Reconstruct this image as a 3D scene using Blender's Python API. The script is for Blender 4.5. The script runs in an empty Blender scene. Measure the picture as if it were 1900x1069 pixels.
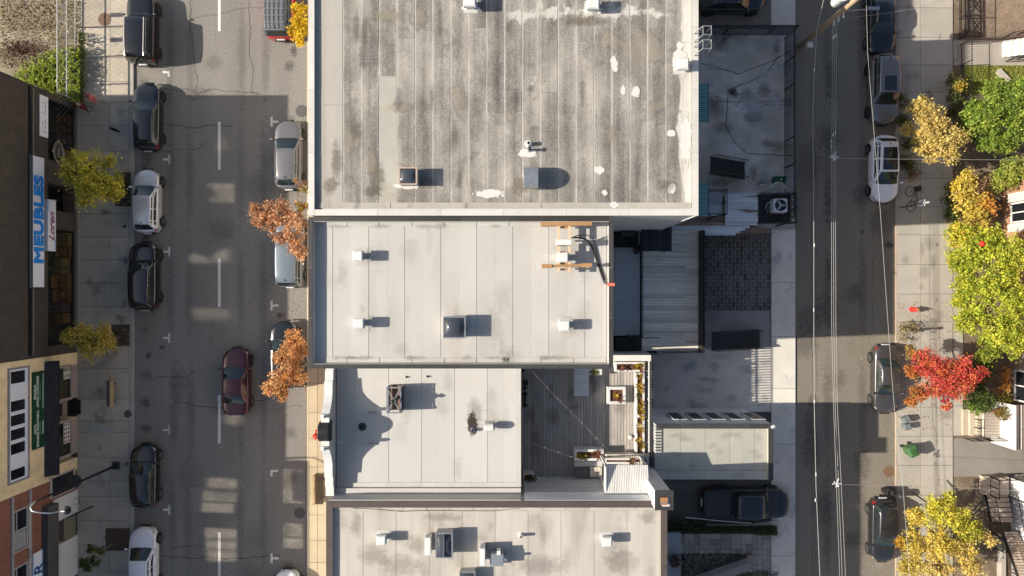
import bpy, math, random
from mathutils import Vector, Matrix, Euler
random.seed(7)
R = math.radians
sc = bpy.context.scene
COL = sc.collection

# ---------------------------------------------------------------- camera, sky, sun, exposure
CAM_H, FOC = 46.9, 1266.0
cam = bpy.data.cameras.new('camera'); camo = bpy.data.objects.new('camera', cam); COL.objects.link(camo)
camo.location = (0, 0, CAM_H); cam.sensor_width = 36; cam.lens = 36 * FOC / 1900; cam.clip_end = 800
sc.camera = camo
SUN_EL = 30.5
w = bpy.data.worlds.new("World"); sc.world = w; w.use_nodes = True
nt = w.node_tree; bg = nt.nodes['Background']
sky = nt.nodes.new('ShaderNodeTexSky'); sky.sky_type = 'NISHITA'; sky.sun_disc = False
sky.sun_elevation = R(SUN_EL); sky.sun_rotation = R(267.7); sky.air_density = 1.0; sky.dust_density = 2.2; sky.ozone_density = 0.8
nt.links.new(sky.outputs[0], bg.inputs[0]); bg.inputs[1].default_value = 0.084
sun = bpy.data.lights.new('sun', 'SUN'); sun.energy = 5.0; sun.angle = R(0.5); sun.color = (1.0, 0.915, 0.785)
suno = bpy.data.objects.new('sun', sun); COL.objects.link(suno); suno.location = (-60, 0, 60)
suno.rotation_euler = Vector((math.cos(R(SUN_EL)), 0.04 * math.cos(R(SUN_EL)), -math.sin(R(SUN_EL)))).to_track_quat('-Z', 'Y').to_euler()
sc.view_settings.view_transform = 'Standard'; sc.view_settings.look = 'None'
sc.view_settings.gamma = 1; sc.view_settings.use_curve_mapping = False
sc.view_settings.exposure = 0.68
sc.render.engine = 'CYCLES'; sc.cycles.transparent_max_bounces = 64; sc.cycles.use_guiding = True; sc.cycles.sample_clamp_indirect = 150; sc.cycles.blur_glossy = 0.0

# ---------------------------------------------------------------- helpers
def S(h): return FOC / (CAM_H - h)
def P(px, py, h=0.0):                       # where the ray of a photo pixel meets the level h
    s = S(h); return Vector(((px - 950) / s, (534.5 - py) / s, h))

def empty(name, loc=(0, 0, 0), rz=0.0):
    o = bpy.data.objects.new(name, None); COL.objects.link(o); o.location = loc; o.rotation_euler = (0, 0, rz)
    o.empty_display_size = .2
    return o
def tag(o, label=None, cat=None, group=None, kind=None):
    if label: o['label'] = label
    if cat: o['category'] = cat
    if group: o['group'] = group
    if kind: o['kind'] = kind
    return o
def thing(name, label, cat, loc=(0, 0, 0), rz=0.0, group=None):
    return tag(empty(name, loc, rz), label, cat, group)
def kid(o, parent):                         # child whose vertices are given in world space
    o.parent = parent
    if parent.type == 'EMPTY': o.matrix_parent_inverse = Matrix.LocRotScale(parent.location, parent.rotation_euler, None).inverted()
    return o

class MB:
    def __init__(s): s.v = []; s.f = []; s.c = []
    def add(s, vs, fs):
        n = len(s.v); s.v.extend(tuple(a) for a in vs); s.f.extend([tuple(i + n for i in f) for f in fs]); return s
    def box(s, x0, y0, z0, x1, y1, z1):
        if x0 > x1: x0, x1 = x1, x0
        if y0 > y1: y0, y1 = y1, y0
        if z0 > z1: z0, z1 = z1, z0
        return s.add([(x0,y0,z0),(x1,y0,z0),(x1,y1,z0),(x0,y1,z0),(x0,y0,z1),(x1,y0,z1),(x1,y1,z1),(x0,y1,z1)],
              [(0,3,2,1),(4,5,6,7),(0,1,5,4),(1,2,6,5),(2,3,7,6),(3,0,4,7)])
    def pbox(s, a, b, z0, z1):              # box between two photo pixels taken at level z1
        p, q = P(a[0], a[1], z1), P(b[0], b[1], z1); return s.box(p.x, p.y, z0, q.x, q.y, z1)
    def rbox(s, c, sx, sy, sz, rot=0.0, tilt=0.0):
        m = Matrix.Translation(c) @ Matrix.Rotation(rot, 4, 'Z') @ Matrix.Rotation(tilt, 4, 'X')
        vs = [m @ Vector((x*sx/2, y*sy/2, z*sz/2)) for z in (-1,1) for x,y in ((-1,-1),(1,-1),(1,1),(-1,1))]
        return s.add(vs, [(0,3,2,1),(4,5,6,7),(0,1,5,4),(1,2,6,5),(2,3,7,6),(3,0,4,7)])
    def beam(s, p, q, a, b=None):           # square bar from p to q
        b = b or a; p, q = Vector(p), Vector(q); d = (q-p).normalized()
        u = d.cross(Vector((0,0,1)));  u = Vector((1,0,0)) if u.length < 1e-4 else u.normalized()
        v = u.cross(d); u *= a/2; v *= b/2
        return s.add([p-u-v,p+u-v,p+u+v,p-u+v,q-u-v,q+u-v,q+u+v,q-u+v],
              [(0,3,2,1),(4,5,6,7),(0,1,5,4),(1,2,6,5),(2,3,7,6),(3,0,4,7)])
    def tube(s, pts, r, n=6):
        pts = [Vector(p) for p in pts]; n0 = len(s.v); rr = r if isinstance(r, (list, tuple)) else [r]*len(pts)
        for i, p in enumerate(pts):
            d = (pts[min(i+1, len(pts)-1)] - pts[max(i-1, 0)])
            d = d.normalized() if d.length > 1e-6 else Vector((0,0,1))
            u = d.cross(Vector((0,0,1))); u = d.cross(Vector((1,0,0))) if u.length < 1e-3 else u
            u.normalize(); v = d.cross(u)
            for k in range(n):
                a = 2*math.pi*k/n; s.v.append(tuple(p + u*(math.cos(a)*rr[i]) + v*(math.sin(a)*rr[i])))
        for i in range(len(pts)-1):
            for k in range(n):
                a = n0+i*n+k; b = n0+i*n+(k+1) % n; s.f.append((a, b, b+n, a+n))
        s.f.append(tuple(n0+k for k in range(n))[::-1]); e = n0+(len(pts)-1)*n; s.f.append(tuple(e+k for k in range(n)))
        return s
    def cyl(s, c, r, z0, z1, n=16, r2=None):
        r2 = r if r2 is None else r2; n0 = len(s.v)
        for z, q in ((z0, r), (z1, r2)):
            for k in range(n):
                a = 2*math.pi*k/n; s.v.append((c[0]+q*math.cos(a), c[1]+q*math.sin(a), z))
        for k in range(n): s.f.append((n0+k, n0+(k+1) % n, n0+n+(k+1) % n, n0+n+k))
        s.f.append(tuple(n0+k for k in range(n))[::-1]); s.f.append(tuple(n0+n+k for k in range(n)))
        return s
    def lathe(s, c, prof, n=16, axis='Z'):
        n0 = len(s.v); c = Vector(c)
        for r, z in prof:
            for k in range(n):
                a = 2*math.pi*k/n
                p = Vector((r*math.cos(a), r*math.sin(a), z)) if axis == 'Z' else Vector((z, r*math.cos(a), r*math.sin(a))) if axis == 'X' else Vector((r*math.sin(a), z, r*math.cos(a)))
                s.v.append(tuple(c + p))
        for i in range(len(prof)-1):
            for k in range(n):
                a = n0+i*n+k; b = n0+i*n+(k+1) % n; s.f.append((a, b, b+n, a+n))
        if prof[0][0] > 1e-5: s.f.append(tuple(n0+k for k in range(n))[::-1])
        e = n0+(len(prof)-1)*n
        if prof[-1][0] > 1e-5: s.f.append(tuple(e+k for k in range(n)))
        return s
    def prism(s, poly, z0, z1):
        n = len(poly); a = sum(poly[i][0]*poly[(i+1)%n][1]-poly[(i+1)%n][0]*poly[i][1] for i in range(n))
        if a < 0: poly = poly[::-1]
        n0 = len(s.v)
        s.v += [(p[0], p[1], z0) for p in poly] + [(p[0], p[1], z1) for p in poly]
        for k in range(n): s.f.append((n0+k, n0+(k+1) % n, n0+n+(k+1) % n, n0+n+k))
        s.f.append(tuple(n0+k for k in range(n))[::-1]); s.f.append(tuple(n0+n+k for k in range(n)))
        return s
    def ball(s, c, rx, ry=None, rz=None, n=10, m=7):
        ry = ry or rx; rz = rz or rx
        n0 = len(s.v)
        s.add([(c[0]+rx*math.sin(math.pi*i/m)*math.cos(2*math.pi*k/n), c[1]+ry*math.sin(math.pi*i/m)*math.sin(2*math.pi*k/n), c[2]-rz*math.cos(math.pi*i/m)) for i in range(m+1) for k in range(n)],
              [(i*n+k, i*n+(k+1) % n, (i+1)*n+(k+1) % n, (i+1)*n+k) for i in range(m) for k in range(n)])
        return s
    def mesh(s, name, m=None, smooth=False):
        me = bpy.data.meshes.new(name); me.from_pydata(s.v, [], s.f)
        if s.c:
            ca = me.color_attributes.new('tint', 'FLOAT_COLOR', 'POINT')
            ca.data.foreach_set('color', [x for c in s.c for x in (c[0], c[1], c[2], 1.0)])
        if m: me.materials.append(m)
        if smooth: me.polygons.foreach_set('use_smooth', [True]*len(me.polygons))
        me.update(); return me
    def build(s, name, m=None, parent=None, smooth=False, local=False, bevel=0):
        o = bpy.data.objects.new(name, s.mesh(name, m, smooth)); COL.objects.link(o)
        if parent is not None:
            if local: o.parent = parent
            else: kid(o, parent)
        if bevel:
            b = o.modifiers.new('bevel', 'BEVEL'); b.width = bevel; b.segments = 2; b.limit_method = 'ANGLE'
        return o
def solo(mb, name, m, label, cat, group=None, smooth=False, bevel=0):
    return tag(mb.build(name, m, None, smooth, bevel=bevel), label, cat, group)

_unit = {}
def piece(name, x0, y0, z0, x1, y1, z1, m, parent, rz=0.0):     # a box that shares its mesh with its like
    k = (name, m.name)
    if k not in _unit: _unit[k] = MB().box(-.5,-.5,-.5,.5,.5,.5).mesh(name, m)
    o = bpy.data.objects.new(name, _unit[k]); COL.objects.link(o)
    o.location = ((x0+x1)/2, (y0+y1)/2, (z0+z1)/2); o.scale = (abs(x1-x0), abs(y1-y0), abs(z1-z0)); o.rotation_euler = (0, 0, rz)
    if parent is not None: kid(o, parent)
    return o

_mats = {}
def mat(name, col, rough=.8, var=.12, scale=1.5, grain=0.0, gscale=40, rnd=0.0, bump=0.0, bscale=60, metal=0.0, coat=0.0, spec=.4,
        stretch=(1, 1, 1), col2=None, mix2=(.5, .7), s2=.6, emit=None, tint=False):
    if name in _mats: return _mats[name]
    m = bpy.data.materials.new(name); m.use_nodes = True; t = m.node_tree; N = t.nodes; Lk = t.links
    b = N['Principled BSDF']; b.inputs['Roughness'].default_value = rough; b.inputs['Metallic'].default_value = metal
    b.inputs['Specular IOR Level'].default_value = spec
    if coat: b.inputs['Coat Weight'].default_value = coat; b.inputs['Coat Roughness'].default_value = .04
    _mats[name] = m
    if not (var or grain or rnd or bump or col2 or tint):
        b.inputs['Base Color'].default_value = (*col, 1); return m
    geo = N.new('ShaderNodeNewGeometry'); mp = N.new('ShaderNodeMapping'); mp.inputs['Scale'].default_value = stretch
    Lk.new(geo.outputs['Position'], mp.inputs['Vector'])
    def noise(sc_, det=5, src=mp.outputs[0]):
        n = N.new('ShaderNodeTexNoise'); n.inputs['Scale'].default_value = sc_; n.inputs['Detail'].default_value = det
        n.inputs['Roughness'].default_value = .6; Lk.new(src, n.inputs['Vector']); return n.outputs[0]
    def mth(op, a, c, d=None):
        n = N.new('ShaderNodeMath'); n.operation = op
        for i, x in enumerate((a, c, d)):
            if x is None: continue
            if isinstance(x, (int, float)): n.inputs[i].default_value = x
            else: Lk.new(x, n.inputs[i])
        return n.outputs[0]
    fac = None
    def acc(sig, amp):
        nonlocal fac
        e = mth('MULTIPLY_ADD', sig, 2*amp, 1-amp)
        fac = e if fac is None else mth('MULTIPLY', fac, e)
    if var: acc(noise(scale), var*1.8)
    if grain: acc(noise(gscale, 3, geo.outputs['Position']), grain*1.8)
    if rnd:
        oi = N.new('ShaderNodeObjectInfo'); acc(oi.outputs['Random'], rnd)
    src = None
    if tint:
        at = N.new('ShaderNodeAttribute'); at.attribute_name = 'tint'; src = at.outputs['Color']
    elif col2:
        mx = N.new('ShaderNodeMix'); mx.data_type = 'RGBA'
        mr = N.new('ShaderNodeMapRange'); mr.inputs[1].default_value = mix2[0]; mr.inputs[2].default_value = mix2[1]
        Lk.new(noise(s2, 7), mr.inputs[0]); Lk.new(mr.outputs[0], mx.inputs[0])
        mx.inputs[6].default_value = (*col, 1); mx.inputs[7].default_value = (*col2, 1); src = mx.outputs[2]
    vm = N.new('ShaderNodeVectorMath'); vm.operation = 'SCALE'
    if src is not None: Lk.new(src, vm.inputs[0])
    else: vm.inputs[0].default_value = col
    if fac is not None: Lk.new(fac, vm.inputs['Scale'])
    Lk.new(vm.outputs[0], b.inputs['Base Color'])
    if bump:
        bp = N.new('ShaderNodeBump'); bp.inputs['Strength'].default_value = bump; bp.inputs['Distance'].default_value = .02
        Lk.new(noise(bscale, 3, geo.outputs['Position']), bp.inputs['Height']); Lk.new(bp.outputs[0], b.inputs['Normal'])
    return m

def plain(name, col, rough=.5, metal=0, coat=0, spec=.5): return mat(name, col, rough, var=0, metal=metal, coat=coat, spec=spec)
def brick_mat(name, col, colb, mortar, axes='YZ', bw=.21, bh=.075):
    if name in _mats: return _mats[name]
    m = bpy.data.materials.new(name); m.use_nodes = True; t = m.node_tree; N = t.nodes; Lk = t.links; b = N['Principled BSDF']
    b.inputs['Roughness'].default_value = .85
    geo = N.new('ShaderNodeNewGeometry'); sp = N.new('ShaderNodeSeparateXYZ'); cb = N.new('ShaderNodeCombineXYZ')
    Lk.new(geo.outputs['Position'], sp.inputs[0]); Lk.new(sp.outputs['XYZ'.index(axes[0])], cb.inputs[0]); Lk.new(sp.outputs['XYZ'.index(axes[1])], cb.inputs[1])
    br = N.new('ShaderNodeTexBrick'); Lk.new(cb.outputs[0], br.inputs['Vector'])
    br.inputs['Color1'].default_value = (*col, 1); br.inputs['Color2'].default_value = (*colb, 1); br.inputs['Mortar'].default_value = (*mortar, 1)
    br.inputs['Scale'].default_value = 1; br.inputs['Brick Width'].default_value = bw; br.inputs['Row Height'].default_value = bh; br.inputs['Mortar Size'].default_value = .009
    n = N.new('ShaderNodeTexNoise'); n.inputs['Scale'].default_value = 1.3; n.inputs['Detail'].default_value = 6; Lk.new(geo.outputs['Position'], n.inputs['Vector'])
    mr = N.new('ShaderNodeMapRange'); mr.inputs[3].default_value = .65; mr.inputs[4].default_value = 1.35; Lk.new(n.outputs[0], mr.inputs[0])
    vm = N.new('ShaderNodeVectorMath'); vm.operation = 'SCALE'; Lk.new(br.outputs[0], vm.inputs[0]); Lk.new(mr.outputs[0], vm.inputs['Scale'])
    Lk.new(vm.outputs[0], b.inputs['Base Color'])
    bp = N.new('ShaderNodeBump'); bp.inputs['Strength'].default_value = .6; bp.inputs['Distance'].default_value = .01; bp.invert = True
    Lk.new(br.outputs['Fac'], bp.inputs['Height']); Lk.new(bp.outputs[0], b.inputs['Normal'])
    _mats[name] = m; return m

def text(name, s, size, m, parent, origin, xdir, ydir, bold=0.0, shear=0.0, sx=1.0, extrude=.006, align='CENTER', bevel=0.0):
    cu = bpy.data.curves.new(name, 'FONT'); cu.body = s; cu.size = size; cu.offset = bold; cu.shear = shear; cu.extrude = extrude; cu.bevel_depth = bevel; cu.bevel_resolution = 1
    cu.align_x = align; cu.align_y = 'CENTER'; cu.resolution_u = 3
    tmp = bpy.data.objects.new('tmp', cu)
    me = bpy.data.meshes.new_from_object(tmp); bpy.data.objects.remove(tmp)
    x = Vector(xdir).normalized(); y = Vector(ydir).normalized(); z = x.cross(y)
    mx = Matrix.Translation(origin) @ Matrix((x, y, z)).transposed().to_4x4() @ Matrix.Diagonal((sx, 1, 1, 1))
    me.transform(mx); me.materials.clear(); me.materials.append(m)
    o = bpy.data.objects.new(name, me); COL.objects.link(o); kid(o, parent); return o

# ---------------------------------------------------------------- materials
ASPH = mat('asphalt', (.205,.192,.172), .9, var=.12, scale=.5, stretch=(1,.22,1), grain=.5, gscale=12, bump=.25, bscale=90, col2=(.168,.16,.148), mix2=(.48,.72), s2=.22)
ASPH2 = mat('asphalt_back', (.195,.172,.138), .9, var=.14, scale=.5, stretch=(1,.22,1), grain=.5, gscale=12, bump=.25, bscale=90, col2=(.175,.15,.12), mix2=(.5,.75), s2=.25)
YARD = mat('yard_asphalt', (.48,.44,.38), .9, var=.3, scale=.6, grain=.25, gscale=14, bump=.3, col2=(.55,.545,.53), mix2=(.44,.72), s2=.3)
PATCH = mat('asphalt_patch', (.195,.18,.155), .92, var=.1, scale=.5, grain=.15, gscale=22, bump=.2)
CRACK = plain('crack_filler', (.035,.034,.034), .9)
PAINT = mat('road_paint', (.62,.60,.56), .7, var=.12, scale=4, grain=.25, gscale=18)
CONC = mat('concrete', (.36,.335,.29), .9, var=.10, scale=.8, grain=.10, gscale=25, rnd=.07, bump=.15)
CONCT = mat('concrete_tan', (.46,.375,.255), .9, var=.10, scale=.9, grain=.10, gscale=25, rnd=.08, bump=.15)
CONCG = mat('concrete_grey', (.60,.56,.50), .9, var=.14, scale=.5, grain=.12, gscale=25, rnd=.06, bump=.15, col2=(.35,.35,.34), mix2=(.55,.7), s2=.7)
SIDEW = mat('sidewalk_worn', (.42,.37,.295), .9, var=.14, scale=.7, grain=.13, gscale=22, rnd=.13, bump=.2, col2=(.31,.28,.235), mix2=(.55,.7), s2=.8)
DIRT = mat('dirt', (.24,.20,.145), .95, var=.3, scale=.8, grain=.3, gscale=9, bump=.7, bscale=14, col2=(.36,.32,.25), mix2=(.5,.65), s2=.35)
SOIL = mat('soil', (.07,.05,.035), .95, var=.3, scale=3, grain=.3, gscale=14, bump=.8, bscale=20)
TERR = mat('terrain', (.17,.16,.13), .95, var=.25, scale=.2, grain=.2, gscale=6)
MEMB = mat('membrane_white', (.455,.440,.410), .75, var=.06, scale=.6, grain=.08, gscale=26, rnd=.05, bump=.12, bscale=50, stretch=(1,.35,1), col2=(.385,.36,.32), mix2=(.50,.75), s2=.5)
MEMB4 = mat('membrane_beige', (.435,.405,.36), .8, var=.15, scale=.5, grain=.09, gscale=26, rnd=.05, bump=.12, bscale=50, stretch=(1.6,.35,1), col2=(.29,.255,.215), mix2=(.52,.78), s2=.38)
MEMB3 = mat('membrane_clean', (.48,.465,.438), .75, var=.05, scale=.6, grain=.08, gscale=26, rnd=.045, bump=.1, bscale=50, stretch=(1,.4,1))
MEMBG = mat('membrane_garage', (.37,.36,.31), .8, var=.08, scale=.8, grain=.07, gscale=30, rnd=.03, bump=.1, bscale=50)
COPW = mat('coping_white', (.55,.53,.49), .5, var=.10, scale=1.2, rnd=.07, col2=(.42,.39,.34), mix2=(.60,.75), s2=1.4)
COPD = mat('coping_dark', (.070,.066,.064), .42, var=.18, scale=1.5, rnd=.14, metal=.3)
WHITEM = mat('white_metal', (.62,.62,.60), .4, var=.04, scale=3)
GALV = mat('galvanised', (.42,.43,.44), .35, var=.15, scale=5, metal=.7)
BLKM = mat('black_metal', (.018,.018,.02), .4, var=.1, scale=5)
DKMET = mat('dark_grey_metal', (.06,.06,.063), .45, var=.12, scale=3, metal=.3)
GLASS = plain('dark_glass', (.012,.014,.017), .03, spec=.7)
def shop_glass():
    m = plain('shop_glass', (.02,.018,.016), .02, spec=1.0); t = m.node_tree; N = t.nodes
    tr = N.new('ShaderNodeBsdfTransparent'); tr.inputs[0].default_value = (.80,.82,.80,1); mx = N.new('ShaderNodeMixShader'); mx.inputs[0].default_value = .75
    t.links.new(N['Principled BSDF'].outputs[0], mx.inputs[1]); t.links.new(tr.outputs[0], mx.inputs[2]); t.links.new(mx.outputs[0], N['Material Output'].inputs[0]); return m
SHOPG = shop_glass()
SKYG = plain('skylight_dome', (.05,.055,.065), .08, spec=.6)
WOODN = mat('new_timber', (.36,.20,.09), .7, var=.2, scale=2, stretch=(1,6,6))
WOODG = mat('grey_deck_wood', (.68,.61,.52), .8, var=.22, scale=1.6, rnd=.22, grain=.12, gscale=20, stretch=(.5,6,1))
WOODV = mat('weathered_deck_wood', (.355,.325,.29), .8, var=.22, scale=1.6, rnd=.14, grain=.12, gscale=20, stretch=(6,.5,1))
WHITEP = mat('white_paint', (.62,.61,.585), .55, var=.06, scale=3, rnd=.03)
# ---------------------------------------------------------------- ground, streets, pavements
def sheet(name, m, x0, y0, x1, y1, z, kind='structure'):
    b = MB(); b.add([(x0,y0,z),(x1,y0,z),(x1,y1,z),(x0,y1,z)], [(0,1,2,3)]); return tag(b.build(name, m), kind=kind)
def gx(px): return (px-950)/S(0)
def gy(py): return (534.5-py)/S(0)
sheet('terrain', TERR, -260, -220, 260, 220, -.03)
road = sheet('main_road', ASPH, gx(247), -90, gx(571), 90, 0)
backroad = sheet('back_street', ASPH2, gx(1475), -90, gx(1663), 90, 0)

def slabs(name, cols, rows, z0, z1, m, gap=.012):
    base = MB().box(cols[0]+.01, min(rows)+.01, z0-.05, cols[-1]-.01, max(rows)-.01, z1-.02).build(name, CRACK); tag(base, kind='structure')
    rows = sorted(rows)
    for i in range(len(cols)-1):
        for j in range(len(rows)-1):
            piece('slab', cols[i]+gap, rows[j]+gap, z0-.04, cols[i+1]-gap, rows[j+1]-gap, z1 + random.uniform(-.004,.004), m, base)
    return base
def rowset(step, lo, hi, jit=.12):
    r = [lo]
    while r[-1] < hi: r.append(r[-1] + step*random.uniform(1-jit, 1+jit))
    return r
KERB = .12
slabs('west_sidewalk', [gx(145), gx(206), gx(241)], [gy(p) for p in (-60,0,53,108,153,191,233,281,340,397,440,482,525,570,626,683,740,780,802,848,890,920,965,1010,1060,1110)], 0, KERB, SIDEW)
kerb = MB().box(gx(241)+.01, -60, -.1, gx(241)+.3, 60, KERB-.005).build('west_kerb', mat('kerb_stone', (.36,.345,.31), .9, var=.15, scale=1, grain=.15)); tag(kerb, kind='structure')
slabs('east_sidewalk', [gx(574), gx(590), gx(609), gx(675)], rowset(1.75, -26, 26, .2), 0, KERB, CONCT)
kerb2 = MB().box(gx(570.5), -60, -.1, gx(574)-.01, 60, KERB-.005).build('east_kerb', mat('kerb_tan', (.52,.44,.32), .9, var=.12, scale=1)); tag(kerb2, kind='structure')
slabs('lane_sidewalk', [gx(1430), gx(1475)], [r for r in rowset(3.7, -30, gy(426), .06)][:-1]+[gy(424)], 0, .10, CONCG)
slabs('court_crossing', [gx(1430), gx(1475)], [gy(52), gy(-10), gy(-90), gy(-170), gy(-260)], 0, .10, CONCG)
slabs('garden_sidewalk', [gx(1663), gx(1706), gx(1766)], rowset(1.95, -30, 30, .05), 0, .12, CONC)
tag(MB().box(gx(1663)-.09, -60, -.1, gx(1663)-.005, 60, .115).build('garden_kerb', mat('kerb_rusty', (.40,.31,.24), .9, var=.2, scale=1.2)), kind='structure')

# asphalt repairs, cracks, paint
def ribbon(b, pts, wd, z):
    pts = [Vector((p[0], p[1], 0)) for p in pts]; n0 = len(b.v)
    for i, p in enumerate(pts):
        d = (pts[min(i+1,len(pts)-1)]-pts[max(i-1,0)]).normalized(); n = Vector((-d.y, d.x, 0))*wd*random.uniform(.35,.65)
        b.v += [(p.x+n.x, p.y+n.y, z), (p.x-n.x, p.y-n.y, z)]
    for i in range(len(pts)-1): b.f.append((n0+2*i, n0+2*i+1, n0+2*i+3, n0+2*i+2))
def wiggle(p, q, n=14, a=.12):
    p, q = Vector(p[:2]), Vector(q[:2]); d = q-p; nn = Vector((-d.y, d.x)).normalized(); o = []; off = 0
    for i in range(n+1):
        off = off*.7 + random.uniform(-a, a); o.append(p + d*(i/n) + nn*off*(0 if i in (0, n) else 1))
    return o
cr = MB()
for path, wd in (([(353,0),(355,60),(362,120),(367,150),(360,175),(400,165),(480,172)],.035),([(462,0),(465,50),(462,85),(470,130),(466,172),(482,175)],.035),
        ([(352,35),(400,28),(440,18),(490,15)],.03),([(290,165),(345,165),(368,172),(390,165)],.035),([(305,229),(365,238),(385,232),(430,234)],.05),([(300,280),(365,278),(385,262)],.03),
        ([(290,700),(340,700),(365,688)],.04),([(330,748),(400,757),(455,748),(500,742)],.04),([(300,1032),(370,1035),(440,1036),(520,1030)],.045),([(320,1016),(360,1011),(380,1014)],.03),
        ([(550,300),(556,470)],.02),([(395,590),(392,640)],.025),([(500,760),(560,752)],.02)):
    for k in range(len(path)-1):
        ribbon(cr, wiggle(P(*path[k]), P(*path[k+1]), 10, .05), wd, .004)
for px, w_ in ((1512,.02),(1505,.025)):
    for y0 in range(130, 1069, 120): ribbon(cr, wiggle(P(px, y0), P(px+3, y0+115), 12, .03), w_, .004)
for y0 in range(400, 640, 80): ribbon(cr, wiggle(P(1619, y0), P(1619, y0+50), 6, .02), .02, .004)
tag(cr.build('road_cracks', CRACK), kind='stuff')
pt = MB()
for a, b in (((560,205),(571,255)),((1600,560),(1662,620))):
    p, q = P(*a), P(*b); pt.add([(p.x,q.y,.002),(q.x,q.y,.002),(q.x,p.y,.002),(p.x,p.y,.002)], [(0,1,2,3)])
tag(pt.build('asphalt_repairs', PATCH), kind='structure')
marks = tag(empty('road_markings'), kind='structure')
def mark(rects, name):
    b = MB()
    for x0, y0, x1, y1 in rects:
        p, q = P(x0, y0), P(x1, y1); b.add([(p.x,q.y,.006),(q.x,q.y,.006),(q.x,p.y,.006),(p.x,p.y,.006)], [(0,1,2,3)])
    return b.build(name, PAINT, marks)
for y0, y1 in ((-50,58),(226,315),(480,569),(733,823),(988,1090)): mark([(404.5,y0,409.5,y1)], 'centre_dash')
for y in (134,296,467,627,798,946):                                    # parking ticks, west side
    if y == 134: mark([(302,132,315,136),(311,136,315,143)], 'parking_tick')
    else: mark([(303,y-2,312,y+2),(312,y-9,316,y+9)], 'parking_tick')
for y in (226,567,877,1036):
    if y == 877: mark([(502,872,516,876),(502,876,506,884)], 'parking_tick')
    else: mark([(502,y-9,506,y+9),(506,y-2,517,y+2)], 'parking_tick')

def manhole(px, py, r, z, m, label):
    c = P(px, py, z); t = thing('manhole_cover', label, 'manhole cover', (c.x, c.y, z))
    MB().lathe((c.x,c.y,z), [(r,-.02),(r,.006),(r*.88,.006),(r*.88,.002),(0,.002)], 24).build('rim', m, t)
    b = MB()
    for k in range(-3,4):
        l = math.sqrt(max(.01,(r*.82)**2-(k*r*.23)**2)); b.box(c.x-l, c.y+k*r*.23-r*.06, z+.0025, c.x+l, c.y+k*r*.23+r*.06, z+.008)
    b.build('tread_bars', m, t)
RUST = mat('rusty_iron', (.17,.10,.065), .8, var=.25, scale=4, grain=.2)
IRON = mat('cast_iron', (.085,.08,.078), .7, var=.2, scale=4, grain=.2)
manhole(194,36,.44,KERB+.006,RUST,'round rusty manhole cover in the sunlit pavement beside the dark boxy car')
manhole(560,206,.42,.004,IRON,'round dark manhole cover in the sunlit asphalt in front of the grey wagon')
manhole(556,952,.38,.004,IRON,'round dark manhole cover in the roadway near the grey street bench')
manhole(1649,875,.38,.004,RUST,'round brown manhole cover in the sunlit asphalt of the back street')
manhole(1633,1046,.33,.004,mat('tan_iron',(.23,.20,.17),.8,var=.2,scale=4),'pale manhole cover partly under the front of the black hatchback')
manhole(237,768,.26,KERB+.006,IRON,'small round iron cover at the kerb below the wooden bench')
manhole(231,420,.12,KERB+.006,IRON,'tiny round valve cover in the shaded pavement near the silver hatchback')

# tree pits on the shop side
for a, b, m in (((214,320),(243,383),SOIL),((207,602),(241,642),SOIL),((196,980),(241,1022),mat('mulch',(.10,.065,.042),.95,var=.3,scale=6,grain=.4,gscale=14))):
    p, q = P(*a, KERB), P(*b, KERB); tag(MB().box(p.x, q.y, .0, q.x, p.y, KERB+.012).build('tree_pit', m), kind='structure')
# paint splash where a spill dried on the pavement
# vacant lot
lot = MB(); n0 = 26
for j in range(n0+1):
    for i in range(n0+1):
        lot.v.append((-48 + (gx(145)+48)*i/n0, gy(193)+.02 + 25*j/n0, .1 + random.uniform(0,.10)*(0 if i == n0 else 1)))
lot.f = [(j*(n0+1)+i, j*(n0+1)+i+1, (j+1)*(n0+1)+i+1, (j+1)*(n0+1)+i) for j in range(n0) for i in range(n0)]
tag(lot.build('vacant_lot', DIRT, smooth=True), kind='structure')

# ---------------------------------------------------------------- rear yards
def flat(name, m, a, b, z, kind='structure'):
    p, q = P(*a), P(*b); return sheet(name, m, p.x, q.y, q.x, p.y, z)
flat('fenced_yard', YARD, (1215,-60), (1474,432), .012)
flat('car_court', ASPH2, (1180,-260), (1429,54), .016)
flat('parking_apron', mat('apron', (.25,.24,.23), .9, var=.2, scale=.8, grain=.18), (1180,431), (1430,652), .012)
flat('concrete_driveway', CONCG, (1100,648), (1431,764), .016)
flat('side_lane', mat('lane_dirt', (.10,.092,.085), .95, var=.25, scale=1, grain=.25), (1100,764), (1431,985), .012)
flat('rear_garden', SOIL, (1150,985), (1431,1300), .012)
# the block paving, every block its own piece
pav = flat('block_paving', mat('paving_joint', (.30,.285,.25), .95, var=.15, scale=3), (1307,432), (1429,577), .03)
PB = mat('paving_block', (.095,.085,.078), .85, var=.3, scale=1.2, rnd=.45, grain=.15, gscale=20)
p, q = P(1307,432), P(1429,577); ncol = 17; cw = (q.x-p.x)/ncol; bl = .55
for i in range(ncol):
    y = p.y + (bl*.5 if i % 2 else 0)
    while y > q.y + .05:
        a, b = min(y, p.y), max(y-bl, q.y)
        if a-b > .12: piece('paving_block', p.x+i*cw+.017, b+.02, .0, p.x+(i+1)*cw-.017, a-.02, .045+random.uniform(-.004,.004), PB, pav)
        y -= bl
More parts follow.
